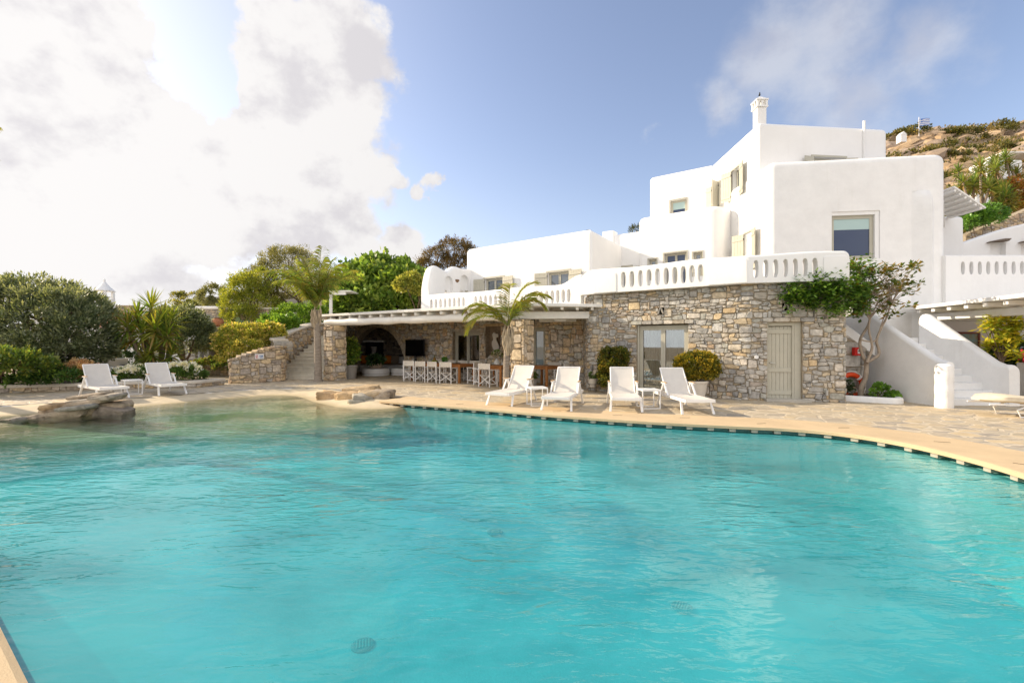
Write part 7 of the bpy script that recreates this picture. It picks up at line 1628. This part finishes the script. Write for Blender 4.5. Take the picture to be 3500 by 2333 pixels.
for i, (lab, px, py, Y) in enumerate(wh):
    c = at(px, py, Y); g_ = hz_(c.x, Y); hd = [(c.x+r.uniform(-.9,.9)*(k_ > 0), c.y+r.uniform(-.6,.6)*(k_ > 0), c.z+r.uniform(-.8,.5)*(k_ > 0), r.uniform(.85,1.1)) for k_ in range(5)]
    yucca(lab, (c.x, c.y+.3, min(g_, c.z-1.4)), hd, 70+i, hn=56, hr=.68, tr=.09, w=.075, group='yuccas on the slope', pal=[(.16,.22,.05),(.22,.27,.06),(.12,.16,.04),(.28,.29,.08)])
rb = shrub('rust_leaved_bush', 'bush with rust-red leaves at the right edge above the niche wall', 'shrub', (*at(3480,700,24.5)[:2], 8.0), blobs_px([(3480,660,24.5,.6,.5,.8),(3500,700,24.3,.5,.5,.6)]), 2400, (.12,.06), [(.25,.10,.03),(.17,.13,.03),(.32,.14,.04)], LEAF, 81, clumps=90, cr=.2)
shrub('green_hedge', 'clipped bright green hedge beside the small white canopy of the villa', 'hedge', (*at(3350,745,20.5)[:2], 5.2), blobs_px([(3330,745,20.5,.62,.5,.42),(3375,735,20.8,.55,.5,.40),(3310,765,20.3,.3,.3,.25)]), 5200, (.10,.045), [(.06,.14,.02),(.10,.20,.03)], LEAFG, 82, clumps=150, cr=.14)
low_wall('terrace_wall', 'dry stone terrace wall on the slope above the niche wall', [V2(at(3300,800,21)[:2]), V2(at(3420,760,21.5)[:2]), V2(at(3560,720,22.5)[:2])], lambda u: 6.6+.35*u, .4, 131, coping=False, z0=4.6)
# flag, chapel and small white houses on the hill
pf = at(3141,455,66); fg = thing('flagpole', 'flagpole with a blue and white striped flag on the hilltop', 'flag', (pf.x,pf.y,pf.z-1.0)); MB().tube([(0,0,-1.5),(0,0,3.3)], .035, 8).build('pole', WHITEM, fg)
fm = bpy.data.materials.new('blue_white_flag'); fm.use_nodes = True; nt_ = fm.node_tree; a_ = N(nt_, 'ShaderNodeAttribute', attribute_name='tint'); nt_.links.new(a_.outputs['Color'], nt_.nodes['Principled BSDF'].inputs['Base Color'])
mb = MB(); Bc, Wc = (.06,.16,.50), (.75,.75,.76); fw, fh, nxf = .78, .52, 18
for i in range(nxf):
    for j in range(9):
        xa, xb = fw*2*i/nxf, fw*2*(i+1)/nxf; za, zb = fh*2*j/9, fh*2*(j+1)/9; wv = lambda x: .12*math.sin(x*4); up = lambda x: .10*x+.05*math.sin(x*3.3)
        canton = j >= 4 and i < 5*nxf/13.5; c = Bc if (8-j) % 2 == 0 else Wc
        if canton: c = Wc if (j == 6 or i == int(2.5*nxf/13.5)) else Bc
        mb.add([(xa,wv(xa),2.0+za+up(xa)),(xb,wv(xb),2.0+za+up(xb)),(xb,wv(xb),2.0+zb+up(xb)),(xa,wv(xa),2.0+zb+up(xa))], [(0,1,2,3)], 0, c)
mb.build('flag_cloth', fm, fg)
pcx = at(3081,462,64); cp = thing('chapel', 'tiny white chapel on the hill ridge, left of the flagpole', 'chapel', (pcx.x,pcx.y,pcx.z-.6)); MB().box((0,0,.0), (.8,.8,1.0)).build('walls', PLASTER, cp); MB().add([(-.45,-.42,.5),(.45,-.42,.5),(0,-.42,.95),(-.45,.42,.5),(.45,.42,.5),(0,.42,.95)], [(0,1,2),(3,5,4),(0,2,5,3),(1,4,5,2),(0,3,4,1)]).build('roof', PLASTER, cp)
for i, (px, py, Y, w_, h_, lab) in enumerate(((3400,545,44,3.4,1.6,'small white house with a flat canopy high on the slope'),(3345,650,33,2.6,1.2,'low white rounded terrace wall among the yuccas'),(3480,300+260,52,2.2,1.2,'little white building near the right edge of the hill'))):
    p = at(px, py, Y); t = thing('hill_house', lab, 'house', (p.x,p.y,p.z-h_)); mb = MB(); rounded_block(mb, [(-w_/2,-1),(w_/2,-1),(w_/2,1),(-w_/2,1)], .3, -1.5, h_*.75, rt=.2); mb.build('walls', PLASTER, t, smooth=40)
    if i != 1: MB().box((w_*.45,0,h_+.25), (w_*1.1,2.2,.12)).build('canopy', TIMBERW, t); [MB().box((w_*(.1+.8*k_),-.9,h_*.5), (.14,.14,h_+.4)).build('post', TIMBERW, t) for k_ in (0,1)]

# ------------------------------------------------------------------ person sitting in the shade at far left
def person():
    Y = 20.0; c = at(357, 1246, Y); t = thing('person', 'man in a pale shirt sitting on a white garden seat at far left', 'person', (c.x, c.y, 0)); z0 = .40
    me = bpy.data.meshes.new('body'); J = [((.02,0,.50),.15),((.0,0,.72),.15),((-.05,0,.92),.16),((-.10,0,1.04),.09),((-.14,0,1.10),.055),((-.17,0,1.17),.085),((-.18,0,1.25),.088),((-.17,0,1.31),.06),
         ((-.10,-.17,1.00),.065),((-.12,-.24,.78),.05),((-.32,-.14,.70),.04),((-.42,-.08,.72),.032),((-.10,.17,1.00),.065),((-.12,.24,.78),.05),((-.32,.14,.70),.04),((-.42,.08,.72),.032),
         ((-.05,-.10,.50),.10),((-.45,-.12,.50),.075),((-.47,-.12,.10),.05),((-.60,-.12,.05),.04),((-.05,.10,.50),.10),((-.45,.12,.50),.075),((-.47,.12,.10),.05),((-.60,.12,.05),.04)]
    E = [(0,1),(1,2),(2,3),(3,4),(4,5),(5,6),(6,7),(2,8),(8,9),(9,10),(10,11),(2,12),(12,13),(13,14),(14,15),(0,16),(16,17),(17,18),(18,19),(0,20),(20,21),(21,22),(22,23)]
    for s, o in ((-1,11),(1,15)):
        for k_ in range(5): b = J[o][0]; J.append(((b[0]-.045-.012*(2-abs(k_-2)), b[1]+(k_-2)*.016, b[2]-.005),.009)); J.append(((b[0]-.085-.012*(2-abs(k_-2)), b[1]+(k_-2)*.017, b[2]-.03),.008)); n_ = len(J); E += [(o, n_-2), (n_-2, n_-1)]
    me.from_pydata([j[0] for j in J], [], []); me.edges.add(len(E)); me.edges.foreach_set('vertices', [i for e in E for i in e]); me.update(); o = bpy.data.objects.new('body', me); COL.objects.link(o); o.parent = t
    sk = o.modifiers.new('Skin', 'SKIN')
    if not me.skin_vertices: bpy.context.view_layer.update()
    if not me.skin_vertices:
        with bpy.context.temp_override(object=o, active_object=o): bpy.ops.mesh.customdata_skin_add()
    for i, j in enumerate(J): me.skin_vertices[0].data[i].radius = (j[1], j[1])
    me.skin_vertices[0].data[0].use_root = True; sb = o.modifiers.new('Sub', 'SUBSURF'); sb.levels = sb.render_levels = 2
    dg = bpy.context.evaluated_depsgraph_get(); m2 = bpy.data.meshes.new_from_object(o.evaluated_get(dg)); o.modifiers.clear(); o.data = m2
    for m_ in (mat('skin', (.42,.24,.16), .6), mat('pale_shirt', (.60,.57,.55), .85), mat('dark_trousers', (.10,.10,.11), .85)): m2.materials.append(m_)
    for p in m2.polygons:
        x, y, z = p.center; p.material_index = 0 if (z > 1.08 or x < -.30 and z > .62) else (1 if z > .56 else 2)
        p.use_smooth = True
    mb = MB(); mb.lathe([(.03,.20),(.07,.17),(.092,.10),(.095,.04),(.088,.02)], (-.165,0,1.165), 16); h_ = mb.build('hair', mat('dark_hair', (.03,.022,.018), .8, bump=1, bscale=90), t, smooth=60)
    st_ = thing('garden_armchair', 'white wooden garden seat under the seated man at far left', 'seat', (c.x,c.y,0)); MB().box((.15,0,.36), (.75,1.1,.06)).build('seat', WHITEM, st_, bevel=.01); mb = MB()
    MB().box((.52,0,.68), (.05,1.1,.5), rot=Matrix.Rotation(R(12), 3, 'Y')).build('backrest', WHITEM, st_, bevel=.01)
    for sx in (-.15,.5):
        for sy in (-.5,.5): MB().box((sx,sy,.3), (.06,.06,.6)).build('leg', WHITEM, st_)
    for sy in (-.5,.5): MB().box((.17,sy,.62), (.75,.08,.03)).build('armrest', WHITEM, st_)
    return t
person()
# ------------------------------------------------------------------ sky, sun, camera
SUN = Vector((-.952*math.cos(R(25)), .305*math.cos(R(25)), math.sin(R(25)))).normalized()
w = bpy.data.worlds.new('World'); scene.world = w; w.use_nodes = True; nt = w.node_tree; nt.nodes.clear(); L = nt.links.new
sky = N(nt, 'ShaderNodeTexSky', sky_type='NISHITA'); sky.sun_disc = False; sky.sun_elevation = math.asin(SUN.z); sky.sun_rotation = math.atan2(SUN.x, SUN.y)
sky.air_density = 1.0; sky.dust_density = 1.6; sky.ozone_density = 2.2
tc = N(nt, 'ShaderNodeTexCoord'); D = tc.outputs['Generated']
def dirpx(px, py): return Vector(((px-CX)/F, 1, (HZ-py)/F)).normalized()
wn1 = N(nt, 'ShaderNodeTexNoise', inp={'Scale': 5.0, 'Detail': 3.0, 'Roughness': .6}); wn2 = N(nt, 'ShaderNodeTexNoise', inp={'Scale': 14.0, 'Detail': 6.0, 'Roughness': .65})
def warp_in(v):
    for n_, k in ((wn1, .16), (wn2, .075)):
        L(D, n_.inputs['Vector']); a_ = N(nt, 'ShaderNodeVectorMath', operation='SUBTRACT'); a_.inputs[1].default_value = (.5,.5,.5); L(n_.outputs['Color'], a_.inputs[0])
        b_ = N(nt, 'ShaderNodeVectorMath', operation='SCALE', inp={'Scale': k}); L(a_.outputs[0], b_.inputs[0]); c_ = N(nt, 'ShaderNodeVectorMath', operation='ADD'); L(v, c_.inputs[0]); L(b_.outputs[0], c_.inputs[1]); v = c_.outputs[0]
    return v
DW = warp_in(D)
def mth(op, a, b=None, c=None, clamp=False):
    n = N(nt, 'ShaderNodeMath', operation=op); n.use_clamp = clamp
    for i, v in enumerate((a, b, c)):
        if v is None: continue
        if isinstance(v, (int, float)): n.inputs[i].default_value = v
        else: L(v, n.inputs[i])
    return n.outputs[0]
def fbm(scale, detail=8, rough=.55, off=(0,0,0), st=(1,1,1.25)):
    mp = N(nt, 'ShaderNodeMapping'); mp.inputs['Scale'].default_value = st; mp.inputs['Location'].default_value = off; L(D, mp.inputs['Vector'])
    n = N(nt, 'ShaderNodeTexNoise', inp={'Scale': scale, 'Detail': detail, 'Roughness': rough}); L(mp.outputs[0], n.inputs['Vector']); return n.outputs['Fac']
def blob(px, py, r, squash=1.0, rightx=None):
    """soft round mass of cloud about a compass direction; r in radians"""
    c = dirpx(px, py); s = N(nt, 'ShaderNodeVectorMath', operation='SUBTRACT'); L(DW, s.inputs[0]); s.inputs[1].default_value = c
    m = N(nt, 'ShaderNodeVectorMath', operation='MULTIPLY'); L(s.outputs[0], m.inputs[0]); m.inputs[1].default_value = (1, 1, squash)
    l = N(nt, 'ShaderNodeVectorMath', operation='LENGTH'); L(m.outputs[0], l.inputs[0])
    mr = N(nt, 'ShaderNodeMapRange', inp={'From Min': 0, 'From Max': r, 'To Min': 1, 'To Max': 0}); L(l.outputs['Value'], mr.inputs['Value']); return mr.outputs[0]
def union(*bs):
    o = bs[0]
    for b in bs[1:]: o = mth('MAXIMUM', o, b)
    return o
big = union(blob(-150,250,.50), blob(120,60,.30), blob(300,100,.22), blob(460,50,.09), blob(390,330,.22), blob(560,450,.12), blob(200,620,.40,1.2), blob(-100,800,.4,1.5), blob(450,650,.26,1.4),
    blob(880,190,.12), blob(960,120,.10), blob(1050,170,.13), blob(1160,130,.09), blob(1225,190,.10), blob(870,330,.12), blob(1000,320,.19), blob(1110,330,.14), blob(950,450,.20), blob(1100,480,.16), blob(1210,420,.07),
    blob(780,600,.22,1.3), blob(1000,620,.22,1.4), blob(1180,650,.13,1.3), blob(1190,790,.11,1.5), blob(980,800,.17,1.7), blob(1390,850,.075), blob(1320,900,.09,1.5), blob(1430,640,.045), blob(1465,605,.04), blob(1500,640,.03), blob(1290,600,.07,1.6),
    blob(620,780,.2,2.2), blob(300,850,.22,2.4), blob(-900,500,.8), blob(-2500,300,1.0))
def blobdir(v, r):
    s = N(nt, 'ShaderNodeVectorMath', operation='SUBTRACT'); L(D, s.inputs[0]); s.inputs[1].default_value = Vector(v).normalized(); l = N(nt, 'ShaderNodeVectorMath', operation='LENGTH'); L(s.outputs[0], l.inputs[0])
    mr = N(nt, 'ShaderNodeMapRange', inp={'From Min': 0, 'From Max': r, 'To Min': 1, 'To Max': 0}); L(l.outputs['Value'], mr.inputs['Value']); return mr.outputs[0]
big = union(big, blobdir((-.5,-1,.35), 1.15), blobdir((.6,-1,.5), 1.05))          # unseen clouds added behind the camera as fill light for the facades
gap = union(blob(665,40,.09), blob(690,190,.09), blob(735,330,.06)); big = mth('SUBTRACT', big, mth('MULTIPLY', gap, 1.1))
n1 = fbm(5.0, 11, .58); n2 = fbm(15, 9, .6, (3,1,2))
dens = mth('ADD', big, mth('MULTIPLY', mth('SUBTRACT', n1, .5), .85)); dens = mth('ADD', dens, mth('MULTIPLY', mth('SUBTRACT', n2, .5), .5))
cov = N(nt, 'ShaderNodeMapRange', interpolation_type='SMOOTHSTEP', inp={'From Min': .17, 'From Max': .42}); L(dens, cov.inputs['Value'])
# thin cloud on the right and clouds elsewhere on the dome (seen in reflections)
thin = union(blob(2790,120,.22,1.2), blob(2900,330,.18,1.4), blob(2480,370,.09), blob(3150,170,.15)); n3 = fbm(5.5, 9, .6, (7,2,1))
d2 = mth('ADD', thin, mth('MULTIPLY', mth('SUBTRACT', n3, .5), 1.3)); cov2 = N(nt, 'ShaderNodeMapRange', interpolation_type='SMOOTHSTEP', inp={'From Min': .3, 'From Max': 1.0, 'To Max': .5}); L(d2, cov2.inputs['Value'])
# light within the cloud: thick parts away from the sun go grey-mauve
n4 = fbm(3.0, 7, .6, (1,5,3)); shd = mth('ADD', n4, mth('MULTIPLY', mth('SUBTRACT', fbm(5.0, 11, .58, (.045,-.01,-.06)), n1), 2.2)); sr = N(nt, 'ShaderNodeMapRange', interpolation_type='SMOOTHSTEP', inp={'From Min': .42, 'From Max': .86}); L(shd, sr.inputs['Value'])
dt = N(nt, 'ShaderNodeVectorMath', operation='DOT_PRODUCT'); L(D, dt.inputs[0]); dt.inputs[1].default_value = SUN
near = N(nt, 'ShaderNodeMapRange', interpolation_type='SMOOTHSTEP', inp={'From Min': .45, 'From Max': .97}); L(dt.outputs['Value'], near.inputs['Value'])
cs = N(nt, 'ShaderNodeMix', data_type='RGBA'); L(sr.outputs[0], cs.inputs[0]); cs.inputs[6].default_value = (1.11,1.085,1.075,1); cs.inputs[7].default_value = (.885,.855,.885,1)
cb = N(nt, 'ShaderNodeVectorMath', operation='SCALE'); L(cs.outputs[2], cb.inputs[0]); sy_ = N(nt, 'ShaderNodeSeparateXYZ'); L(D, sy_.inputs[0]); bk_ = N(nt, 'ShaderNodeMapRange', interpolation_type='SMOOTHSTEP', inp={'From Min': 0.0, 'From Max': -.7, 'To Min': 0, 'To Max': .75}); L(sy_.outputs['Y'], bk_.inputs['Value'])  # the added clouds behind the camera are brightened further as fill
L(mth('ADD', mth('ADD', 1.0, bk_.outputs[0]), mth('MULTIPLY', near.outputs[0], .10)), cb.inputs['Scale'])
CLOUD_S = .345; SKY_S = .108
bc = N(nt, 'ShaderNodeBackground', inp={'Strength': CLOUD_S}); L(cb.outputs[0], bc.inputs['Color'])
bw_ = N(nt, 'ShaderNodeRGBToBW'); L(sky.outputs[0], bw_.inputs[0]); pale = N(nt, 'ShaderNodeMix', data_type='RGBA'); pale.inputs[0].default_value = .22; L(sky.outputs[0], pale.inputs[6]); L(bw_.outputs[0], pale.inputs[7])
tint = N(nt, 'ShaderNodeVectorMath', operation='MULTIPLY'); tint.inputs[1].default_value = (1.06,1.0,1.02); L(pale.outputs[2], tint.inputs[0])
bs = N(nt, 'ShaderNodeBackground', inp={'Strength': SKY_S}); L(tint.outputs[0], bs.inputs['Color'])
# veil of bright humid air near the horizon and round the sun
sx = N(nt, 'ShaderNodeSeparateXYZ'); L(D, sx.inputs[0])
hz = N(nt, 'ShaderNodeMapRange', interpolation_type='SMOOTHSTEP', inp={'From Min': .0, 'From Max': .42, 'To Min': .75, 'To Max': 0}); L(sx.outputs['Z'], hz.inputs['Value'])
nr_ = N(nt, 'ShaderNodeMapRange', interpolation_type='SMOOTHSTEP', inp={'From Min': .05, 'From Max': .95, 'To Min': 0.12, 'To Max': 1}); L(dt.outputs['Value'], nr_.inputs['Value'])
veil = mth('MULTIPLY', hz.outputs[0], nr_.outputs[0]); veil = mth('MAXIMUM', veil, mth('MULTIPLY', mth('POWER', near.outputs[0], 1.5), .38), clamp=True)
bv = N(nt, 'ShaderNodeBackground', inp={'Strength': CLOUD_S, 'Color': (.98,1.01,1.06,1)})
m1 = N(nt, 'ShaderNodeMixShader'); L(veil, m1.inputs[0]); L(bs.outputs[0], m1.inputs[1]); L(bv.outputs[0], m1.inputs[2])
ct = mth('MAXIMUM', cov.outputs[0], cov2.outputs[0], clamp=True)
m2 = N(nt, 'ShaderNodeMixShader'); L(ct, m2.inputs[0]); L(m1.outputs[0], m2.inputs[1]); L(bc.outputs[0], m2.inputs[2])
wo_ = N(nt, 'ShaderNodeOutputWorld'); L(m2.outputs[0], wo_.inputs[0])
sl_ = bpy.data.lights.new('sun', 'SUN'); sl_.energy = 3.1; sl_.angle = R(.6); sl_.color = (1.0,.84,.63)
so = bpy.data.objects.new('sun', sl_); COL.objects.link(so); so.location = SUN*30; so.rotation_euler = SUN.to_track_quat('Z', 'Y').to_euler()
cd = bpy.data.cameras.new('camera'); cam = bpy.data.objects.new('camera', cd); COL.objects.link(cam); scene.camera = cam
cam.location = (0,0,CZ); cam.rotation_euler = (R(90),0,0); cd.sensor_width = 36; cd.lens = 36*F/3500; cd.shift_y = (HZ-1166.5)/3500; cd.clip_end = 3000; cd.clip_start = .05
scene.view_settings.view_transform = 'Standard'; scene.view_settings.look = 'None'; scene.view_settings.exposure = 1.24; scene.view_settings.gamma = 1
scene.cycles.max_bounces = 10; scene.cycles.diffuse_bounces = 6; scene.cycles.transparent_max_bounces = 16; scene.cycles.volume_bounces = 0; scene.cycles.caustics_reflective = False; scene.cycles.caustics_refractive = False
